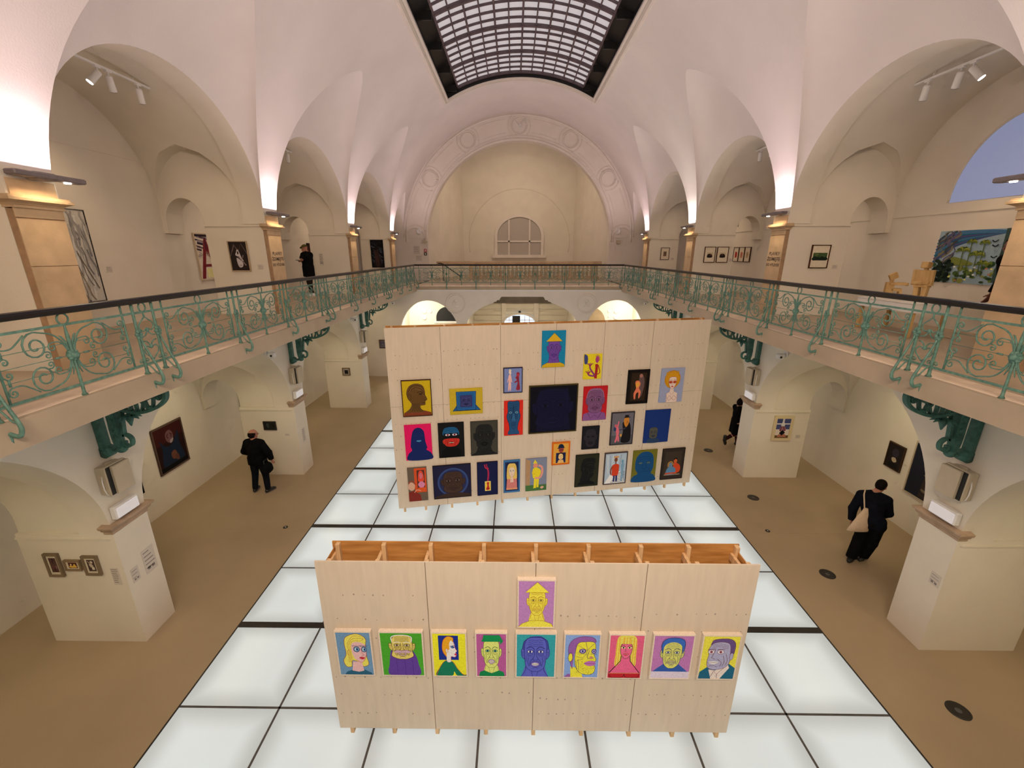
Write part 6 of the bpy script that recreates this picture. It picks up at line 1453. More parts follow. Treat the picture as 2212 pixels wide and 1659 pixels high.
hang(on_right(8.965, 1.467), RR, 0.42, 0.605, 'small dark painting with a pale mouth, lower right wall', lambda a: (a.bg((34, 26, 24)), a.ell(0.5, 0.34, 0.22, 0.18, (48, 44, 52), 14), a.blob([(0.34, 0.58), (0.56, 0.54), (0.68, 0.66), (0.54, 0.74), (0.38, 0.70)], (176, 156, 124)), a.rect(0.2, 0.78, 0.8, 0.98, (22, 18, 17))), (70, 48, 28), 0.018)
def dark_path(a): a.bg((32, 32, 42)); a.curve([(0.34, 0.02), (0.50, 0.18), (0.52, 0.34), (0.44, 0.56), (0.40, 0.98)], 0.20, (58, 46, 40)); a.curve([(0.95, 0.18), (0.72, 0.26), (0.54, 0.36)], 0.05, (74, 58, 46)); a.poly([(0.56, 0), (1, 0), (1, 0.2)], (40, 26, 24)); strokes(a, 18, (0.38, 0.1, 0.56, 0.9), [(96, 78, 60), (44, 36, 34), (120, 100, 76)], 0.05, 35, 0.05, 0.01)
hang(on_right(8.02, 1.45), RR, 1.08, 1.20, 'large dark blue painting with a brown path, in front of the stooping man', dark_path, (180, 160, 132), 0.03)

# ------------------------------------------------ small labels
def wlabel(loc, rz, w, h, label, lines=4, dots=0, group='wall labels'):
    root = empty('wall_label', loc, rz, label, 'label', group)
    m = MB(); m.box(-w / 2, w / 2, -0.003, 0, -h / 2, h / 2); m.build('card', M['label'], root)
    m = MB(); r = random.Random(int(loc[1] * 100))
    for i in range(lines):
        z = h / 2 - h * (i + 0.8) / (lines + 1.2); ww = w * r.uniform(0.45, 0.8); m.box(-w * 0.4, -w * 0.4 + ww, -0.0036, -0.003, z - h * 0.018, z + h * 0.018)
    for i in range(dots): m.box(-w * 0.3 + i * w * 0.36, -w * 0.3 + i * w * 0.36 + w * 0.24, -0.0036, -0.003, -h * 0.36, -h * 0.36 + w * 0.22)
    m.build('print', M['labelline'], root)
PF = lambda k: YK[k] - PH - 0.002
wlabel((-6.32, PF(2), 5.57), 0, 0.13, 0.10, 'small pale label beside the hooded figure painting')
wlabel(on_left(8.98, 5.566), LR, 0.12, 0.12, 'small pale label right of the tall white abstract')
wlabel((-7.14, PF(3), 5.66), 0, 0.14, 0.40, 'tall information sheet with two dark marks on the third left pier, upper gallery', 6, 2)
wlabel((-6.20, PF(1), 1.25), 0, 0.12, 0.30, 'tall text sheet right of the trio of small framed pictures', 8)
wlabel((-XN + 0.002, 5.40, 1.17), LR, 0.13, 0.24, 'small notice with two black squares on the nave side of the nearest left pier', 3, 2)
wlabel((-XN + 0.002, 5.68, 1.22), LR, 0.22, 0.42, 'larger outlined notice on the nave side of the nearest left pier', 5, 2)
wlabel((-6.33, PF(2), 1.20), 0, 0.12, 0.06, 'tiny label right of the small wide blackish painting', 3)
wlabel((-XN + 0.002, 10.93, 1.07), LR, 0.16, 0.40, 'tall notice on the nave side of the second left pier', 7)
wlabel((7.31, PF(2), 1.22), 0, 0.12, 0.10, 'small label right of the blue window picture')
wlabel((XN - 0.002, 5.37, 1.23), RR, 0.15, 0.20, 'small notice with dark marks on the nave side of the nearest right pier', 3, 2)
wlabel((7.32, PF(2), 5.57), 0, 0.12, 0.09, 'small label right of the green landscape print')
wlabel((7.44, PF(3), 5.63), 0, 0.12, 0.12, 'small label right of the pair of framed prints')
wlabel((7.28, PF(4), 5.60), 0, 0.14, 0.10, 'small label right of the print on the farthest right pier')
WY = YEND - 0.002
wlabel((-5.42, WY, 6.02), 0, 0.34, 0.42, 'framed plan sheet on the arch wall left of the red sign', 3)
wlabel((-5.32, WY, 5.60), 0, 0.34, 0.30, 'pale sheet low on the arch wall under the red sign', 3)
def sign(loc, w, h, c, label, kind):
    root = empty('safety_sign', loc, 0, label, 'sign')
    m = MB(); m.chbox(-w / 2, w / 2, -0.02, 0, -h / 2, h / 2, 0.004); m.build('panel', mat('sign_' + kind, lin(c), 0.5), root)
    m = MB()
    if kind == 'red': m.box(-0.035, 0.0, -0.0215, -0.0201, -0.05, 0.035); m.box(0.015, 0.045, -0.0215, -0.0201, -0.03, 0.05)
    else: m.lathe([(0.0, -0.0215), (0.04, -0.0215), (0.04, -0.0201), (0.0, -0.0201)], 16, (0, 0, 0), 0, 'y')
    m.build('symbol', M['white'], root)
sign((-4.955, WY, 5.99), 0.15, 0.15, (190, 36, 30), 'small red safety sign with white symbol on the left of the arch wall', 'red')
sign((-4.955, WY, 5.815), 0.15, 0.15, (28, 18, 16), 'small black box with a white disc just under the red sign', 'black')
def small_box(x, z, label):
    m = MB(); m.chbox(x - 0.10, x + 0.10, WY - 0.10, WY, z - 0.09, z + 0.09, 0.01)
    tag(m.build('wall_box', M['beige']), label, 'wall box', 'beige boxes on the arch wall')
small_box(-4.98, 6.44, 'small beige box on the arch wall above the red sign'); small_box(5.26, 6.42, 'small beige box on the right of the arch wall')
def porthole(x, y, z, r, label, group, ring=True, dark=True):
    root = empty('round_loudspeaker', (x, y, z), 0, label, 'loudspeaker', group)
    m = MB(); m.lathe([(r * 0.5, -0.03), (r * 0.62, -0.045), (r, -0.03), (r, 0.0), (r * 0.5, 0.0)], 24, (0, 0, 0), 0, 'y'); m.build('rim', M['white'] if ring else M['beige'], root)
    m = MB(); m.lathe([(0.0, -0.028), (r * 0.52, -0.03), (r * 0.52, -0.01), (0.0, -0.01)], 20, (0, 0, 0), 0, 'y'); m.build('membrane', M['black'] if dark else M['beige'], root)
porthole(-5.24, WY, 6.95, 0.15, 'black round loudspeaker with white rim, left foot of the great arch', 'arch loudspeakers')
porthole(5.22, WY, 6.95, 0.15, 'black round loudspeaker with white rim, right foot of the great arch', 'arch loudspeakers')
porthole(0.06, WY - 0.03, AZ + 5.44, 0.07, 'small black round loudspeaker at the crown of the great arch', 'arch loudspeakers')
LYV = YV - 0.002
for x, z, r, dk, lb in ((-5.27, 2.72, 0.14, True, 'black round vent with white rim, upper left of the left lobby wall'), (-5.29, 2.36, 0.13, True, 'black round vent with white rim, lower left of the left lobby wall'), (-4.93, 2.70, 0.09, False, 'plain grey round vent on the left lobby wall'), (5.52, 2.74, 0.14, True, 'black round vent with white rim, upper right of the right lobby wall'), (5.525, 2.40, 0.13, True, 'black round vent with white rim, lower right of the right lobby wall'), (5.11, 2.74, 0.08, False, 'plain grey round vent on the right lobby wall'), (5.13, 2.43, 0.05, True, 'tiny black round vent on the right lobby wall')):
    porthole(x, LYV, z, r, lb, 'round lobby vents', True, dk)

# lettering painted on two pilasters
def lettering(s):
    tr = [o for o in COL.objects if o.name == ('trim_3' if s < 0 else 'trim_8')][0]
    for i, (t, sz) in enumerate((('PLAVKY', 0.115), ('\u017dD\u00cdMEJTE', 0.115), ('DO V\u00ddLEVEK', 0.088))):
        cu = bpy.data.curves.new('lettering', 'FONT'); cu.body = t; cu.size = sz; cu.align_x = 'CENTER'; cu.extrude = 0.0005; cu.offset = 0.0016; cu.space_character = 1.08
        cu.materials.append(M['ink'])
        o = bpy.data.objects.new('lettering', cu); COL.objects.link(o)
        o.location = (s * (XN - 0.0215), YK[2], 5.83 - 0.125 * i); o.rotation_euler = (pi / 2, 0, -s * pi / 2); o.parent = tr
M['ink'] = mat('brown_ink', (0.055, 0.04, 0.03), 0.8)
lettering(-1); lettering(1)

# ------------------------------------------------ carved figures on their plinth table
TBX0, TBX1, TBY0, TBY1, TBZ = 6.70, 7.42, 7.62, 8.93, 5.05
tb = empty('plinth_table', ((TBX0 + TBX1) / 2, (TBY0 + TBY1) / 2, ZF), 0, 'long white-topped wooden table carrying the carved figures, right gallery', 'table')
ox, oy = (TBX1 - TBX0) / 2, (TBY1 - TBY0) / 2; tz = TBZ - ZF
m = MB(); m.chbox(-ox, ox, -oy, oy, tz - 0.02, tz, 0.004); m.build('table_top', M['white'], tb)
m = MB()
for x in (-ox + 0.01, ox - 0.03): m.box(x, x + 0.02, -oy + 0.01, oy - 0.01, tz - 0.17, tz - 0.02)
for y in (-oy + 0.01, oy - 0.03): m.box(-ox + 0.03, ox - 0.03, y, y + 0.02, tz - 0.17, tz - 0.02)
m.build('apron', M['white'], tb)
for x in (-ox + 0.08, ox - 0.08):
    for y in (-oy + 0.08, oy - 0.08):
        m = MB(); m.chbox(x - 0.03, x + 0.03, y - 0.03, y + 0.03, 0, tz - 0.02, 0.004); m.build('leg', M['woodsculpt'], tb)
def figure(loc, rz, seated, label):
    root = empty('carved_figure', loc, rz, label, 'sculpture', 'carved wooden figures'); root.scale = (0.82, 0.82, 0.95) if seated else (0.9, 0.9, 0.98); W = M['woodsculpt']
    def ob(name, *a):
        m = MB()
        for q in a: m.obox(*q)
        me = m.build(name, W, root); bv = me.modifiers.new('bevel', 'BEVEL'); bv.width = 0.008; bv.segments = 2
    X, Y, Z = (1, 0, 0), (0, 1, 0), (0, 0, 1)
    if seated:
        ob('base', ((0.05, 0, 0.015), X, Y, Z, 0.20, 0.10, 0.015)); ob('torso', ((-0.06, 0, 0.17), X, Y, Z, 0.075, 0.075, 0.14), ((-0.04, 0, 0.33), X, Y, Z, 0.035, 0.03, 0.03))
        ob('head', ((-0.03, 0, 0.43), (1, 0, 0.55), Y, (-0.55, 0, 1), 0.075, 0.06, 0.06))
        for y in (-0.085, 0.085): ob('arm', ((0.08, y, 0.285), X, Y, (0.08, 0, 1), 0.16, 0.024, 0.024), ((0.23, y, 0.28), X, Y, Z, 0.03, 0.012, 0.03))
        for y in (-0.045, 0.045): ob('leg', ((0.07, y, 0.165), X, Y, (0.1, 0, 1), 0.10, 0.03, 0.03), ((0.15, y, 0.09), X, Y, Z, 0.028, 0.03, 0.07), ((0.19, y, 0.045), X, Y, Z, 0.06, 0.03, 0.016))
    else:
        ob('torso', ((0, 0, 0.40), X, Y, (0.02, 0, 1), 0.075, 0.12, 0.155)); ob('head', ((0.02, 0, 0.64), (1, 0, 0.1), Y, (-0.1, 0, 1), 0.075, 0.06, 0.055), ((0.0, 0, 0.57), X, Y, Z, 0.03, 0.03, 0.03))
        for y in (-0.065, 0.065): ob('leg', ((-0.01, y, 0.141), X, (0, 1, 0.0), (0.05, y * 0.9, 1), 0.05, 0.042, 0.135))
        ob('arm', ((0.03, -0.145, 0.42), X, Y, (0.1, 0, 1), 0.04, 0.028, 0.14), ((0.09, -0.04, 0.325), (0.2, 1, 0), (1, -0.2, 0), Z, 0.10, 0.03, 0.028))
        ob('arm', ((0.03, 0.145, 0.42), X, Y, (0.1, 0, 1), 0.04, 0.028, 0.14), ((0.09, 0.05, 0.335), (-0.2, 1, 0), (1, 0.2, 0), Z, 0.09, 0.03, 0.028))
figure((7.07, 8.60, TBZ + 0.002), radians(-25), True, 'carved wooden figure sitting with arms stretched out, on the white table')
figure((7.17, 8.10, TBZ + 0.002), radians(200), False, 'carved wooden figure standing with folded arms, on the white table')
# ------------------------------------------------ people: one smooth surface each, grown from a distance field
def smin(a, b, k):
    h = np.clip(0.5 + 0.5 * (b - a) / k, 0, 1)
    return b * (1 - h) + a * h - k * h * (1 - h)

def field_mesh(name, prims, m, parent, h=0.007, cuts=(), k0=0.03):
    """prims: ('c', a, b, ra, rb[, k]) tapered capsule or ('e', c, (rx, ry, rz)[, k][, R]) ellipsoid"""
    lo = np.full(3, 1e9); hi = -lo
    for p in prims:
        if p[0] == 'c':
            for q, r in ((p[1], p[3]), (p[2], p[4])):
                lo = np.minimum(lo, np.array(q) - r); hi = np.maximum(hi, np.array(q) + r)
        else:
            r = max(p[2]); lo = np.minimum(lo, np.array(p[1]) - r); hi = np.maximum(hi, np.array(p[1]) + r)
    lo -= 0.04; hi += 0.04
    n = np.ceil((hi - lo) / h).astype(int) + 1
    F = np.full(tuple(n), 0.5, dtype=np.float32)
    ax = [lo[i] + h * np.arange(n[i]) for i in range(3)]
    for p in prims:
        if p[0] == 'c':
            a, b = np.array(p[1], float), np.array(p[2], float); ra, rb = p[3], p[4]; k = p[5] if len(p) > 5 else k0
            l2, h2 = np.minimum(a - ra, b - rb), np.maximum(a + ra, b + rb)
        else:
            a = np.array(p[1], float); rr = np.array(p[2], float); k = p[3] if len(p) > 3 and p[3] else k0
            l2, h2 = a - rr.max(), a + rr.max()
        i0 = np.maximum(((l2 - lo - k - 2 * h) / h).astype(int), 0); i1 = np.minimum(((h2 - lo + k + 2 * h) / h).astype(int) + 2, n)
        X, Y, Z = np.meshgrid(*[ax[i][i0[i]:i1[i]] for i in range(3)], indexing='ij')
        P = np.stack([X, Y, Z], -1)
        if p[0] == 'c':
            d = b - a; L = d.dot(d) + 1e-12; t = np.clip(((P - a) @ d) / L, 0, 1)
            D = np.linalg.norm(P - a - t[..., None] * d, axis=-1) - (ra + (rb - ra) * t)
        else:
            Q = P - a
            if len(p) > 4: Q = Q @ np.array(p[4])
            q = np.linalg.norm(Q / rr, axis=-1); D = (q - 1) * rr.min() * (0.6 + 0.4 * min(1.0, rr.min() / rr.max()))
        s = tuple(slice(i0[i], i1[i]) for i in range(3))
        F[s] = smin(F[s], D.astype(np.float32), k)
    for (pt, nn) in cuts:                      # keep the side the normal points away from
        X, Y, Z = np.meshgrid(*ax, indexing='ij')
        D = (X - pt[0]) * nn[0] + (Y - pt[1]) * nn[1] + (Z - pt[2]) * nn[2]
        F = np.maximum(F, D.astype(np.float32))
    # surface nets
    S = F < 0; c = [S[i:n[0] - 1 + i, j:n[1] - 1 + j, k_:n[2] - 1 + k_] for i in (0, 1) for j in (0, 1) for k_ in (0, 1)]
    cnt = sum(x.astype(np.int8) for x in c); act = (cnt > 0) & (cnt < 8)
    idx = np.full(act.shape, -1, dtype=np.int64); cells = np.argwhere(act); idx[act] = np.arange(len(cells))
    acc = np.zeros((len(cells), 3)); num = np.zeros(len(cells))
    corner = [(i, j, k_) for i in (0, 1) for j in (0, 1) for k_ in (0, 1)]
    V = [F[cells[:, 0] + i, cells[:, 1] + j, cells[:, 2] + k_] for i, j, k_ in corner]
    for u in range(8):
        for w in range(u + 1, 8):
            du = np.array(corner[w]) - np.array(corner[u])
            if abs(du).sum() != 1: continue
            x = (V[u] < 0) != (V[w] < 0); t = np.where(x, V[u] / (V[u] - V[w] + 1e-12), 0)
            acc += np.where(x[:, None], np.array(corner[u]) + t[:, None] * du, 0); num += x
    verts = lo + h * (cells + acc / np.maximum(num, 1)[:, None])
    quads = []
    for axis in range(3):
        sl0 = [slice(1, -1)] * 3; sl0[axis] = slice(0, -1); sl1 = [slice(1, -1)] * 3; sl1[axis] = slice(1, None)
        A, B = S[tuple(sl0)], S[tuple(sl1)]
        e = np.argwhere(A != B); flip = A[A != B]; off = np.ones(3, int); off[axis] = 0; e = e + off
        o1, o2 = [i for i in range(3) if i != axis]; u = np.zeros(3, int); u[o1] = 1; w = np.zeros(3, int); w[o2] = 1
        g = lambda q: idx[q[:, 0], q[:, 1], q[:, 2]]
        Q = np.stack([g(e - u - w), g(e - w), g(e), g(e - u)], 1)
        if axis == 1: flip = ~flip
        Q[~flip] = Q[~flip][:, ::-1]; quads.append(Q)
    Q = np.concatenate(quads); Q = Q[(Q >= 0).all(1)]
    me = bpy.data.meshes.new(name); me.from_pydata(verts.tolist(), [], Q.tolist()); me.materials.append(m)
    me.polygons.foreach_set('use_smooth', [True] * len(me.polygons)); me.update()
    o = bpy.data.objects.new(name, me); COL.objects.link(o); o.parent = parent
    return o

def vadd(a, b, t=1.0): return tuple(x + y * t for x, y in zip(a, b))
def vmix(a, b, t): return tuple(x + (y - x) * t for x, y in zip(a, b))
def vunit(a):
    l = sqrt(sum(x * x for x in a)) or 1; return tuple(x / l for x in a)
def vcross(a, b): return (a[1] * b[2] - a[2] * b[1], a[2] * b[0] - a[0] * b[2], a[0] * b[1] - a[1] * b[0])

def hand_prims(w, fwd, thumb_side, curl=0.5, s=1.0):
    """wrist point, direction of the fingers, side on which the thumb sits"""
    f = vunit(fwd); t = vunit(thumb_side); nrm = vunit(vcross(f, t)); t = vcross(nrm, f); out = []
    pc = vadd(w, f, 0.045 * s)
    for o in (-0.022, 0.0, 0.022): out.append(('c', vadd(w, t, o * 0.6), vadd(vadd(w, f, 0.082 * s), t, o), 0.015, 0.013, 0.012))
    for i, (o, L) in enumerate(((0.030, 0.072), (0.010, 0.080), (-0.010, 0.075), (-0.029, 0.058))):
        b = vadd(vadd(w, f, 0.085 * s), t, o); ang = curl * (0.7 + 0.12 * i)
        d1_ = vunit(vadd(tuple(x * cos(ang) for x in f), nrm, sin(ang))); m1 = vadd(b, d1_, L * 0.5 * s)
        d2_ = vunit(vadd(tuple(x * cos(ang * 2.1) for x in f), nrm, sin(ang * 2.1))); m2 = vadd(m1, d2_, L * 0.5 * s)
        out += [('c', b, m1, 0.0095, 0.009, 0.005), ('c', m1, m2, 0.009, 0.0078, 0.005)]
    b = vadd(vadd(w, f, 0.022 * s), t, 0.026); d = vunit(vadd(vadd(f, t, 0.9), nrm, 0.5)); m1 = vadd(b, d, 0.034 * s); d2_ = vunit(vadd(vadd(f, t, 0.3), nrm, 0.6))
    out += [('c', b, m1, 0.013, 0.0105, 0.008), ('c', m1, vadd(m1, d2_, 0.03 * s), 0.0105, 0.0085, 0.005)]
    return out

def rotz(a): return [[cos(a), sin(a), 0], [-sin(a), cos(a), 0], [0, 0, 1]]

class Person:
    """joints in a frame where the person faces +y, left is -x, feet near z=0"""
    def __init__(s, loc, rz, label, J, skin, turn=0.0, nod=0.0, build=1.0):
        s.root = empty('person', loc, rz, label, 'person'); s.J = J; s.b = build; s.turn = turn
        s.skin = skin; s.nod = nod
    def head_frame(s):
        a = s.turn; R = Matrix.Rotation(a, 3, 'Z') @ Matrix.Rotation(-s.nod, 3, 'X')
        H = Vector(s.J['head'])
        return lambda x, y, z: tuple(H + R @ Vector((x, y, z))), [[R[i][j] for j in range(3)] for i in range(3)]
    def body(s, hands=(0.4, 0.4), thumb=((0, 1, 0), (0, 1, 0)), fdir=(None, None)):
        J, b = s.J, s.b; hf, R = s.head_frame(); P = []
        P += [('e', hf(0, -0.012, 0.03), (0.077, 0.098, 0.092), 0.02, R), ('e', hf(0, 0.018, -0.045), (0.058, 0.072, 0.075), 0.03, R), ('c', hf(0, 0.058, -0.088), hf(0, 0.05, -0.098), 0.024, 0.024, 0.02)]
        P += [('c', hf(0, 0.088, 0.012), hf(0, 0.108, -0.026), 0.010, 0.014, 0.014), ('c', hf(-0.016, 0.083, -0.063), hf(0.016, 0.083, -0.063), 0.009, 0.009, 0.008)]
        for q in (-1, 1): P += [('e', hf(q * 0.079, -0.008, -0.012), (0.011, 0.024, 0.034), 0.008, R), ('e', hf(q * 0.032, 0.078, 0.018), (0.018, 0.010, 0.008), 0.012, R), ('e', hf(q * 0.045, 0.062, -0.03), (0.02, 0.02, 0.02), 0.02, R)]
        P += [('c', J['neck'], hf(0, -0.02, -0.05), 0.055, 0.052, 0.03)]
        P += [('c', J['chest'], J['neck'], 0.115 * b, 0.06, 0.06), ('c', J['pelvis'], J['chest'], 0.115 * b, 0.125 * b, 0.06)]
        for q, sd in ((0, 'l'), (1, 'r')):
            S, E, W, H, K, A, T = (J[x + sd] for x in ('sh', 'el', 'wr', 'hip', 'kn', 'an', 'toe'))
            P += [('c', vmix(J['neck'], S, 0.25), S, 0.06, 0.055, 0.05), ('c', vmix(J['pelvis'], J['chest'], 0.8), vmix(J['chest'], S, 0.7), 0.10 * b, 0.07 * b, 0.06)]
            P += [('c', S, E, 0.052, 0.042, 0.03), ('c', E, vmix(E, W, 0.35), 0.042, 0.043, 0.02), ('c', vmix(E, W, 0.35), W, 0.043, 0.028, 0.02)]
            d = fdir[q] or tuple(x - y for x, y in zip(W, E)); P += hand_prims(W, d, thumb[q], hands[q])
            P += [('c', J['pelvis'], H, 0.11 * b, 0.10 * b, 0.05), ('c', H, K, 0.088 * b, 0.056, 0.04), ('c', K, vmix(K, A, 0.3), 0.055, 0.056, 0.02), ('c', vmix(K, A, 0.3), A, 0.056, 0.038, 0.02), ('c', A, T, 0.036, 0.024, 0.02)]
        s.bodyobj = field_mesh('body', P, s.skin, s.root, 0.0065)
        e = MB()
        for q in (-1, 1): e.ball(hf(q * 0.032, 0.079, 0.008), 0.0115, 0.0115, 0.0115, 8, 5)
        e.build('eyes', M['eye'], s.root)
    def top(s, m, hem, name='jacket', ex=0.02, slv=1.0, skirt=None, wide=1.0, sl_end=0.97):
        """upper garment: torso down to hem, sleeves to slv of the arm"""
        J, b = s.J, s.b; P = []
        P += [('c', J['chest'], vadd(J['neck'], (0, 0, -0.02)), 0.115 * b + ex, 0.062 + ex * 0.5, 0.06), ('c', J['pelvis'], J['chest'], (0.122 * b + ex) * wide, 0.13 * b + ex, 0.06)]
        lowp = (J['pelvis'][0], J['pelvis'][1], hem)
        for q in (-1, 1):
            P.append(('c', (J['pelvis'][0] + q * 0.07 * b * wide, J['pelvis'][1], J['pelvis'][2] + 0.03), (lowp[0] + q * 0.075 * wide * (skirt or 1.0), lowp[1], hem - 0.02), 0.105 * b + ex, (0.105 * b + ex) * (skirt or 1.0), 0.05))
        body_cut = []
        for q, sd in ((0, 'l'), (1, 'r')):
            S, E, W = (J[x + sd] for x in ('sh', 'el', 'wr'))
            P += [('c', vmix(J['neck'], S, 0.3), S, 0.06 + ex * 0.7, 0.06 + ex, 0.05), ('c', vmix(J['pelvis'], J['chest'], 0.7), vmix(J['chest'], S, 0.7), 0.105 * b + ex, 0.075 * b + ex, 0.06)]
        s.t = field_mesh(name, P, m, s.root, 0.009, [((0, 0, hem), (0, 0, -1))])
        for q, sd in ((0, 'l'), (1, 'r')):
            S, E, W = (J[x + sd] for x in ('sh', 'el', 'wr')); A = []
            if slv <= 0.5: A = [('c', S, vmix(S, E, slv * 2), 0.058 + ex, 0.055 + ex, 0.03)]
            else:
                A = [('c', S, E, 0.057 + ex, 0.048 + ex, 0.03), ('c', E, vmix(E, W, sl_end), 0.05 + ex, 0.034 + ex * 0.9, 0.02)]
            d = vunit(tuple(x - y for x, y in zip(W, E))) if slv > 0.5 else vunit(tuple(x - y for x, y in zip(E, S)))
            end = vmix(E, W, sl_end) if slv > 0.5 else vmix(S, E, slv * 2)
            field_mesh('sleeve', A, m, s.root, 0.008, [(end, d)])
    def trousers(s, m, waist, cuff, ex=0.016, wide=0.0, name='trousers'):
        J, b = s.J, s.b; P = []
        for sd in 'lr':
            H, K, A = (J[x + sd] for x in ('hip', 'kn', 'an'))
            P += [('c', J['pelvis'], H, 0.112 * b + ex, 0.104 * b + ex, 0.05), ('c', H, K, 0.09 * b + ex, 0.06 + ex + wide, 0.03), ('c', K, vmix(K, A, 0.92), 0.06 + ex + wide, 0.048 + ex + wide * 1.2, 0.015)]
        P.append(('c', J['pelvis'], vmix(J['pelvis'], J['chest'], 0.5), 0.12 * b + ex, 0.115 * b + ex, 0.05))
        cuts = [((0, 0, waist), (0, 0, 1))]
        if cuff: cuts.append(((0, 0, cuff), (0, 0, -1)))
        field_mesh(name, P, m, s.root, 0.008, cuts)
    def shoes(s, m, sole=None, name='shoe', up=0.0, ex=0.0):
        for sd in 'lr':
            A, T = s.J['an' + sd], s.J['toe' + sd]; d = vunit(tuple(x - y for x, y in zip(T, A)))
            h = vadd(A, (d[0], d[1], 0), -0.045); low = lambda p, z: (p[0], p[1], p[2] + z)
            P = [('c', low(A, up), low(A, -0.02), 0.048 + ex, 0.05, 0.02), ('c', low(h, -0.035), T, 0.044, 0.043, 0.02), ('c', low(A, -0.025), vmix(A, T, 0.6), 0.05, 0.046, 0.02), ('c', T, vadd(T, d, 0.045), 0.043, 0.034, 0.02)]
            zt = min(A[2], T[2]) - 0.085 if False else None
            o = field_mesh(name, P, m, s.root, 0.007, [((0, 0, 0.002), (0, 0, -1))] if A[2] < 0.13 else [])
            if sole and A[2] < 0.13:
                q = MB(); r = [vadd(h, (0, 0, 0)), T, vadd(T, d, 0.05)]
                rings = []
                pts = []; side = (-d[1], d[0], 0); L = sqrt((T[0] - h[0]) ** 2 + (T[1] - h[1]) ** 2) + 0.085
                for i in range(20):
                    t = 2 * pi * i / 20; u = (0.5 + 0.5 * cos(t)); wv = 0.05 * sin(t) * (1 + 0.15 * cos(t))
                    base = vadd(vadd((h[0], h[1], 0), (d[0], d[1], 0), -0.045 + u * (L + 0.05)), side, wv); pts.append(base)
                q.loft([[(x, y, z) for x, y, _ in pts] for z in (0.0, 0.028)], 0, False, True, True); q.build('sole', sole, o)
    def hair(s, m, kind='short'):
        hf, R = s.head_frame()
        if kind == 'ring': P = [('e', hf(0, -0.022, -0.005), (0.092, 0.105, 0.10), 0.02, R)]; cuts = [(hf(0, 0.025, 0), tuple(Vector(hf(0, 1, -0.25)) - Vector(hf(0, 0, 0)))), (hf(0, 0, 0.062), tuple(Vector(hf(0, 0.35, 1)) - Vector(hf(0, 0, 0))))]
        elif kind == 'bob': P = [('e', hf(0, -0.018, 0.028), (0.097, 0.115, 0.105), 0.02, R), ('e', hf(0, -0.05, -0.05), (0.095, 0.075, 0.085), 0.04, R), ('e', hf(0, -0.085, -0.02), (0.07, 0.05, 0.07), 0.03, R)]; cuts = [(hf(0, 0.062, 0.02), tuple(Vector(hf(0, 1, -0.55)) - Vector(hf(0, 0, 0))))]
        elif kind == 'cap': P = [('e', hf(0, -0.012, 0.04), (0.086, 0.107, 0.09), 0.02, R), ('c', hf(-0.03, 0.10, 0.045), hf(0.03, 0.10, 0.045), 0.035, 0.035, 0.03)]; cuts = [(hf(0, 0, 0.025), tuple(Vector(hf(0, -0.05, -1)) - Vector(hf(0, 0, 0))))]
        else: P = [('e', hf(0, -0.018, 0.035), (0.087, 0.106, 0.098), 0.02, R), ('e', hf(0, -0.055, -0.02), (0.074, 0.06, 0.07), 0.03, R)]; cuts = [(hf(0, 0.05, 0.045), tuple(Vector(hf(0, 1, -0.75)) - Vector(hf(0, 0, 0))))]
        field_mesh('cap' if kind == 'cap' else 'hair', P, m, s.root, 0.007, [(c, vunit(n)) for c, n in cuts])

M['eye'] = mat('eye', (0.10, 0.08, 0.07), 0.3)
SK = {'fair': mat('fair_skin', (0.52, 0.27, 0.18), 0.55, 0.08, 10), 'ruddy': mat('ruddy_skin', (0.40, 0.17, 0.11), 0.55, 0.08, 10), 'deep': mat('deep_skin', (0.20, 0.07, 0.045), 0.5, 0.08, 10)}
CL = {'black': mat('black_cloth', (0.005, 0.005, 0.0055), 0.9, 0.3, 12, 0.2, 60, spec=0.06), 'navy': mat('navy_cloth', (0.006, 0.007, 0.012), 0.9, 0.3, 12, 0.2, 60, spec=0.06), 'jeans': mat('dark_jeans', (0.008, 0.0095, 0.014), 0.85, 0.3, 14, 0.2, 60, spec=0.06), 'shoe': mat('black_leather', (0.010, 0.010, 0.011), 0.4, 0.2, 12),
      'tights': mat('wine_tights', (0.035, 0.008, 0.010), 0.7, 0.3, 20, spec=0.06), 'hair': mat('dark_hair', (0.008, 0.005, 0.0045), 0.6, 0.4, 30, stretch=(1, 1, 0.2), spec=0.06), 'cap': mat('olive_cap', (0.11, 0.095, 0.035), 0.85, 0.2, 20, spec=0.06), 'camo': mat('mottled_trousers', (0.050, 0.034, 0.024), 0.9, 0.5, 20, c2=(0.012, 0.010, 0.009), spec=0.06), 'canvas': mat('tote_canvas', (0.62, 0.47, 0.32), 0.9, 0.08, 30, 0.2, 90), 'sock': M['white']}

def J0(k=1.0, **kw):
    j = dict(pelvis=(0, 0, 0.96), chest=(0, 0, 1.25), neck=(0, -0.01, 1.47), head=(0, 0.02, 1.645),
             shl=(-0.185, -0.01, 1.415), shr=(0.185, -0.01, 1.415), ell=(-0.25, -0.03, 1.13), elr=(0.25, -0.03, 1.13), wrl=(-0.27, 0.06, 0.89), wrr=(0.27, 0.06, 0.89),
             hipl=(-0.09, 0, 0.92), hipr=(0.09, 0, 0.92), knl=(-0.10, 0.015, 0.50), knr=(0.10, 0.015, 0.50), anl=(-0.11, -0.03, 0.09), anr=(0.11, -0.03, 0.09), toel=(-0.13, 0.12, 0.045), toer=(0.13, 0.12, 0.045))
    j.update(kw)
    return {a: tuple(x * k for x in b) for a, b in j.items()}

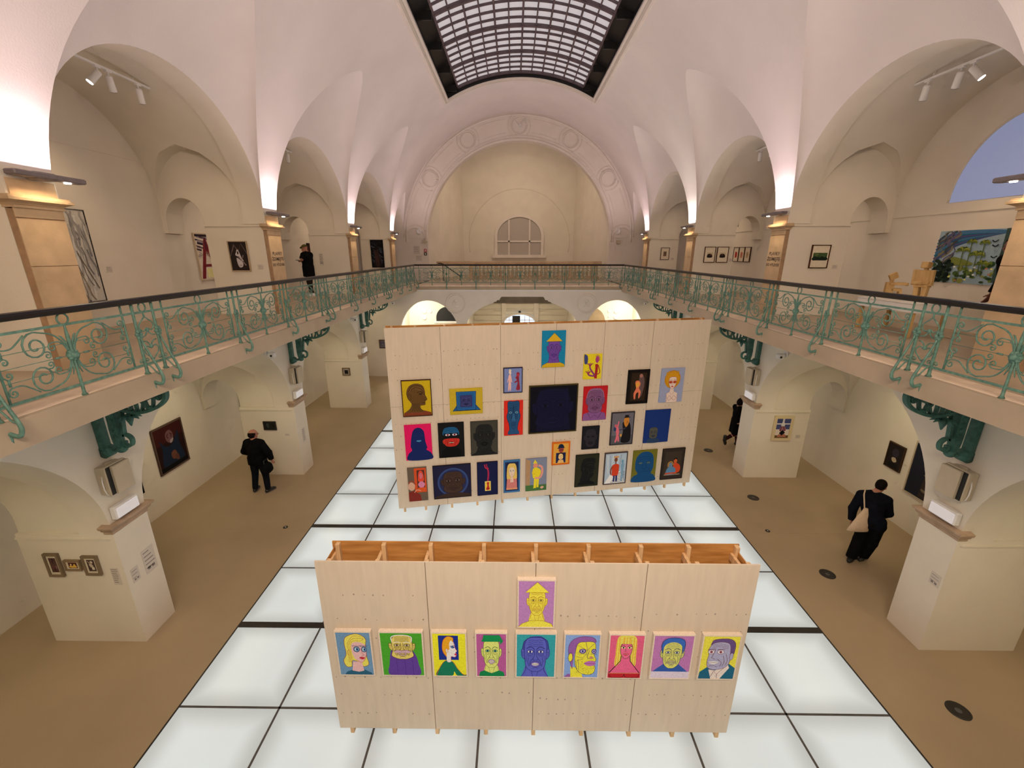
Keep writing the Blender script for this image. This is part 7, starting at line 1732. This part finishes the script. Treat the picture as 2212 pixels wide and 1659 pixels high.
# man in black seen from behind, lower left
p = Person((-6.70, 9.75, 0), radians(-4), 'man in black jacket and dark jeans seen from behind, looking at the small picture', J0(0.965, ell=(-0.33, 0.02, 1.15), wrl=(-0.22, 0.16, 1.0), elr=(0.34, 0.0, 1.15), wrr=(0.33, 0.08, 0.93), knl=(-0.15, 0.02, 0.50), knr=(0.14, 0.02, 0.50), anl=(-0.19, -0.03, 0.09), anr=(0.17, -0.03, 0.09), toel=(-0.22, 0.12, 0.045), toer=(0.22, 0.11, 0.045)), SK['ruddy'], radians(-38), radians(4), 1.13)
p.body(); p.top(CL['black'], 0.80, 'jacket', 0.034, 1.0, 1.03); p.trousers(CL['jeans'], 0.97, 0.06, 0.018); p.shoes(CL['shoe'], M['lampgrey']); p.hair(CL['hair'], 'ring')
hf, _ = p.head_frame(); g = MB()
for q in (-1, 1): g.tube([hf(q * 0.035 + 0.02 * cos(2 * pi * i / 12), 0.10, 0.012 + 0.017 * sin(2 * pi * i / 12)) for i in range(13)], 0.002, 4); g.tube([hf(q * 0.056, 0.10, 0.015), hf(q * 0.084, 0.05, 0.012), hf(q * 0.084, -0.01, 0.01)], 0.002, 4)
g.build('glasses', M['black'], p.root)
bag = empty('shoulder_bag', (-6.70 + 0.305, 9.60, 0.62), radians(-4), 'black rounded shoulder bag at the hip of the man in black', 'bag')
field_mesh('bag_body', [('e', (0, 0, 0.13), (0.10, 0.17, 0.15)), ('c', (0, -0.1, 0.06), (0, 0.1, 0.06), 0.075, 0.075)], CL['black'], bag, 0.009)
m = MB(); m.tube([(0, -0.08, 0.24), (-0.02, -0.06, 0.34), (-0.02, 0.06, 0.34), (0, 0.08, 0.24)], 0.012, 6); m.build('strap', CL['shoe'], bag)

# woman in a black dress walking to the right, lower right
p = Person((6.72, 12.62, 0), radians(-90), 'woman in a short black dress and dark red tights walking towards the second right pier', J0(0.905, chest=(0, 0.03, 1.25), neck=(0, 0.04, 1.47), head=(0, 0.09, 1.64), hipl=(-0.09, 0, 0.92), hipr=(0.09, 0, 0.92), knl=(-0.08, 0.12, 0.51), anl=(-0.08, 0.20, 0.10), toel=(-0.08, 0.35, 0.05), knr=(0.08, -0.02, 0.50), anr=(0.08, -0.33, 0.30), toer=(0.08, -0.30, 0.16), ell=(-0.22, 0.08, 1.16), wrl=(-0.16, 0.28, 1.04), elr=(0.21, 0.08, 1.16), wrr=(0.15, 0.28, 1.04)), SK['fair'], radians(0), radians(14), 0.92)
p.body(); p.top(CL['black'], 0.47, 'dress', 0.014, 0.35, 1.12, 0.95); p.trousers(CL['tights'], 0.75, None, 0.004, 0.0, 'tights'); p.shoes(CL['shoe'], None, 'boot', 0.09, 0.008); p.hair(CL['hair'], 'bob')

# man with a tote bag stooping towards the painting, lower right
p = Person((6.60, 7.20, 0), radians(-38), 'man in navy sweater with a beige tote bag stooping towards the large dark painting', J0(1.01, pelvis=(0.03, -0.02, 0.97), chest=(-0.03, 0.13, 1.23), neck=(-0.03, 0.25, 1.43), head=(0.04, 0.35, 1.575), shl=(-0.215, 0.21, 1.36), shr=(0.165, 0.21, 1.38), ell=(-0.29, 0.10, 1.08), wrl=(-0.27, 0.10, 0.83), elr=(0.24, 0.26, 1.10), wrr=(0.13, 0.36, 0.93), hipl=(-0.06, -0.02, 0.93), hipr=(0.12, -0.02, 0.93), knl=(-0.09, 0.03, 0.50), knr=(0.10, 0.05, 0.50), anl=(-0.14, -0.06, 0.09), anr=(0.03, 0.12, 0.09), toel=(-0.09, 0.09, 0.045), toer=(0.10, 0.26, 0.045)), SK['ruddy'], radians(-20), radians(22), 1.02)
p.body(); p.top(CL['navy'], 0.88, 'sweater', 0.026, 1.0, 0.98); p.trousers(CL['black'], 1.02, 0.13, 0.018, 0.022); p.shoes(CL['shoe']); p.hair(CL['hair'], 'short')
sk_ = MB(); sk_.tube([tuple(vadd(p.J['anl'], (0, 0, 0.0))), tuple(vadd(p.J['anl'], (0, 0, 0.09)))], 0.047, 12); sk_.build('sock', CL['sock'], p.root)
tote = empty('tote_bag', (6.60, 7.20, 0), radians(-38), 'beige canvas tote bag hanging from the stooping man\'s left shoulder', 'bag')
def bagpt(u, v, z):                     # u along the bag, v through its thickness
    c, s_ = cos(radians(34)), sin(radians(34)); return (-0.17 + u * c - v * s_, -0.215 + u * s_ + v * c + 0.45 * max(0, z - 0.95), z)
m = MB(); rings = []
for z, hw, d in ((0.80, 0.185, 0.03), (0.82, 0.19, 0.05), (0.96, 0.15, 0.06), (1.10, 0.10, 0.05), (1.18, 0.06, 0.03), (1.24, 0.045, 0.015)):
    rings.append([bagpt(hw * cos(2 * pi * i / 20) * (1 + 0.04 * sin(5 * i)) + 0.16 * (z - 0.80) , d * sin(2 * pi * i / 20), z + 0.02 * (hw - 0.1) * cos(2 * pi * i / 20)) for i in range(20)])
m.loft(rings, 0, True, True, True); m.build('bag_body', CL['canvas'], tote)
m = MB(); m.tube(catmull([(-0.14, -0.065, 1.23), (-0.165, 0.0, 1.34), (-0.185, 0.12, 1.425), (-0.18, 0.20, 1.47), (-0.18, 0.29, 1.455), (-0.19, 0.35, 1.36), (-0.23, 0.33, 1.22)], 5), 0.013, 6); m.build('strap', CL['canvas'], tote)

# capped person with a phone, upper left gallery
p = Person((-7.33, 15.28, ZF), radians(82), 'person in olive cap and long black top holding a phone, one hand at the head', J0(0.975, head=(0, 0.05, 1.63), shl=(-0.185, 0.0, 1.41), ell=(-0.27, 0.03, 1.25), wrl=(-0.14, 0.02, 1.50), elr=(0.23, 0.10, 1.15), wrr=(0.08, 0.27, 1.19), anl=(-0.10, -0.10, 0.09), toel=(-0.11, 0.05, 0.045), anr=(0.10, 0.06, 0.09), toer=(0.11, 0.21, 0.045), knl=(-0.10, -0.02, 0.50), knr=(0.10, 0.06, 0.50)), SK['ruddy'], radians(4), radians(16), 1.08)
p.body((0.3, 0.8), ((0, 1, 0), (0, 0, 1)), ((0.25, -0.1, 1), (-0.3, 1, 0.1))); p.top(CL['black'], 0.66, 'long_top', 0.034, 0.42, 1.02); p.trousers(CL['camo'], 0.95, 0.10, 0.018); p.shoes(M['white'], M['white']); p.hair(CL['cap'], 'cap')
ph = empty('mobile_phone', (-7.33 - 0.345, 15.28 + 0.04, ZF + 1.19), radians(82), 'dark mobile phone in the capped person\'s hand', 'phone')
m = MB(); m.obox((0, 0, 0), (1, 0, 0), (0, 1, 0.25), (0, -0.25, 1), 0.036, 0.072, 0.005); m.build('phone_body', M['black'], ph)
m = MB(); m.obox((0, -0.0015, 0.0056), (1, 0, 0), (0, 1, 0.25), (0, -0.25, 1), 0.033, 0.066, 0.0006); m.build('screen', M['frit'], ph)

# person half hidden behind the nearest right pilaster
p = Person((6.99, 6.42, ZF), radians(88), 'person with black hair half hidden behind the nearest right stone pilaster', J0(0.965, ell=(-0.22, 0.14, 1.13), wrl=(-0.21, 0.24, 0.86), head=(0, 0.25, 1.60), neck=(0, 0.14, 1.45), chest=(0, 0.06, 1.24), shl=(-0.185, 0.11, 1.40), shr=(0.185, 0.11, 1.40)), SK['deep'], radians(0), radians(5), 1.0)
p.body(); p.top(CL['black'], 0.70, 'jacket', 0.028, 1.0, 1.0, 1.0, 0.93); p.trousers(CL['jeans'], 0.97, 0.06); p.shoes(CL['shoe']); p.hair(CL['hair'], 'short')
# --------------------------------------------------------------- camera
cam = bpy.data.cameras.new('camera'); co = bpy.data.objects.new('camera', cam); COL.objects.link(co)
F_PX = 930.0
cam.sensor_width = 36.0; cam.lens = F_PX / 2212 * 36.0
cam.shift_x = 9.0 / 2212
TH = math.atan((829.5 - 545.0) / F_PX); YAW = math.atan(11.0 / F_PX / cos(TH))
co.location = (-0.26, 0.0, 5.9)
co.rotation_euler = (pi / 2 - TH, 0, YAW)
cam.clip_start = 0.02
SC.camera = co

# --------------------------------------------------------------- light
wd = bpy.data.worlds.new('World'); SC.world = wd; wd.use_nodes = True
wd.node_tree.nodes['Background'].inputs[0].default_value = (0.25, 0.28, 0.4, 1); wd.node_tree.nodes['Background'].inputs[1].default_value = 0.3

def area(name, loc, to, sx, sy, e, c, spread=180):
    l = bpy.data.lights.new(name, 'AREA'); l.shape = 'RECTANGLE'; l.size = sx; l.size_y = sy; l.energy = e; l.color = c; l.spread = radians(spread)
    ob = bpy.data.objects.new(name, l); COL.objects.link(ob); ob.location = loc
    d = Vector(to) - Vector(loc); ob.rotation_euler = d.to_track_quat('-Z', 'Y').to_euler()
    return ob
def spot(name, loc, to, e, c, ang=50, blend=0.6, r=0.05):
    l = bpy.data.lights.new(name, 'SPOT'); l.energy = e; l.color = c; l.spot_size = radians(ang); l.spot_blend = blend; l.shadow_soft_size = r
    ob = bpy.data.objects.new(name, l); COL.objects.link(ob); ob.location = loc
    d = Vector(to) - Vector(loc); ob.rotation_euler = d.to_track_quat('-Z', 'Y').to_euler()
    return ob

for s in (-1, 1):
    for k, yk in enumerate(YK):
        c = (1.0, 0.76, 0.79) if s < 0 else ((1.0, 0.88, 0.82) if k in (1, 3) else (1.0, 0.76, 0.80))
        area('pier_uplight', (s * 5.90, yk, 6.86), (s * 5.2, yk, 12.0), 0.56, 0.08, 20, c)
        area('vault_wash', (s * 5.75, yk, 6.95), (s * -2.5, yk, 11.5), 0.7, 0.12, 18, c, 140)
        area('pier_downlight', (s * 5.86, yk, 6.70), (s * 6.0, yk, 5.2), 0.5, 0.06, 2.3, (1.0, 0.74, 0.44), 120)
WARM = (1.0, 0.72, 0.44)
for s in (-1, 1):
    for k, yk in enumerate(YK):
        spot('pier_spot', (s * 5.84, yk + 0.34, 6.70), (s * -2.5, yk + 0.5, 3.0), 40, (1.0, 0.80, 0.62), 120, 0.9, 0.08)
area('near_end_fill', (0, -1.6, 8.6), (0.3, 7.0, 2.4), 5.0, 0.4, 235, (1.0, 0.80, 0.62), 130)  # added unseen fill that brightens the display walls, no known fitting
for s in (-1, 1):
    for i, (y0, y1, b, sl) in enumerate(BAYS[1:5]):
        yc = (y0 + y1) / 2
        spot('gallery_tracklight', (s * 6.95, yc - 0.3, 8.5), (s * 8.3, yc - 0.6, 5.4), 62, WARM, 105, 1.0, 0.08)
        spot('gallery_tracklight', (s * 6.95, yc + 0.4, 8.5), (s * 7.2, yc + 2.3, 5.6), 26, WARM, 80, 1.0, 0.08)
        area('aisle_light', (s * 6.9, yc, 3.9), (s * 7.3, yc, 0), 2.6, 0.5, 12, (1.0, 0.80, 0.46))
PIC = (1.0, 0.86, 0.56)
for k in (1, 2, 3):
    for s in (-1, 1):
        spot('picture_spot', (s * 6.75, YK[k] - PH - 1.9, 3.75), (s * 6.82, YK[k] - PH, 1.35), 22, PIC, 62, 1.0, 0.05)
for s, y, z in ((-1, 9.36, 1.35), (1, 8.5, 1.35), (-1, 3.2, 1.3), (1, 3.2, 1.3), (-1, 14.0, 1.3), (1, 14.0, 1.3)):
    spot('picture_spot', (s * 6.55, y, 3.8), (s * 8.45, y, z), 40, PIC, 88, 1.0, 0.05)
# stair hall and lobby
area('stair_hall_light', (0, 25.2, 11.0), (0, 29, 6), 5, 1, 85, (1.0, 0.76, 0.55))
for x in (-5.3, 5.7):
    area('lobby_light', (x, 22.4, 4.0), (x * 1.1, 22.6, 0), 1.0, 1.0, 120, (1.0, 0.93, 0.75))
area('lobby_light', (0.2, 24.5, 4.0), (0.2, 25.6, 0), 3, 1, 40, (1.0, 0.85, 0.6))

SC.view_settings.view_transform = 'Standard'; SC.view_settings.look = 'None'
SC.view_settings.exposure = 0.45; SC.view_settings.gamma = 1.0; SC.view_settings.use_curve_mapping = False
SC.cycles.use_denoising = True
SC.cycles.use_adaptive_sampling = True; SC.cycles.adaptive_threshold = 0.08; SC.cycles.adaptive_min_samples = 10
SC.cycles.max_bounces = 5; SC.cycles.diffuse_bounces = 3; SC.cycles.glossy_bounces = 2; SC.cycles.transmission_bounces = 2
SC.cycles.sample_clamp_indirect = 4.0
SC.cycles.caustics_reflective = False; SC.cycles.caustics_refractive = False
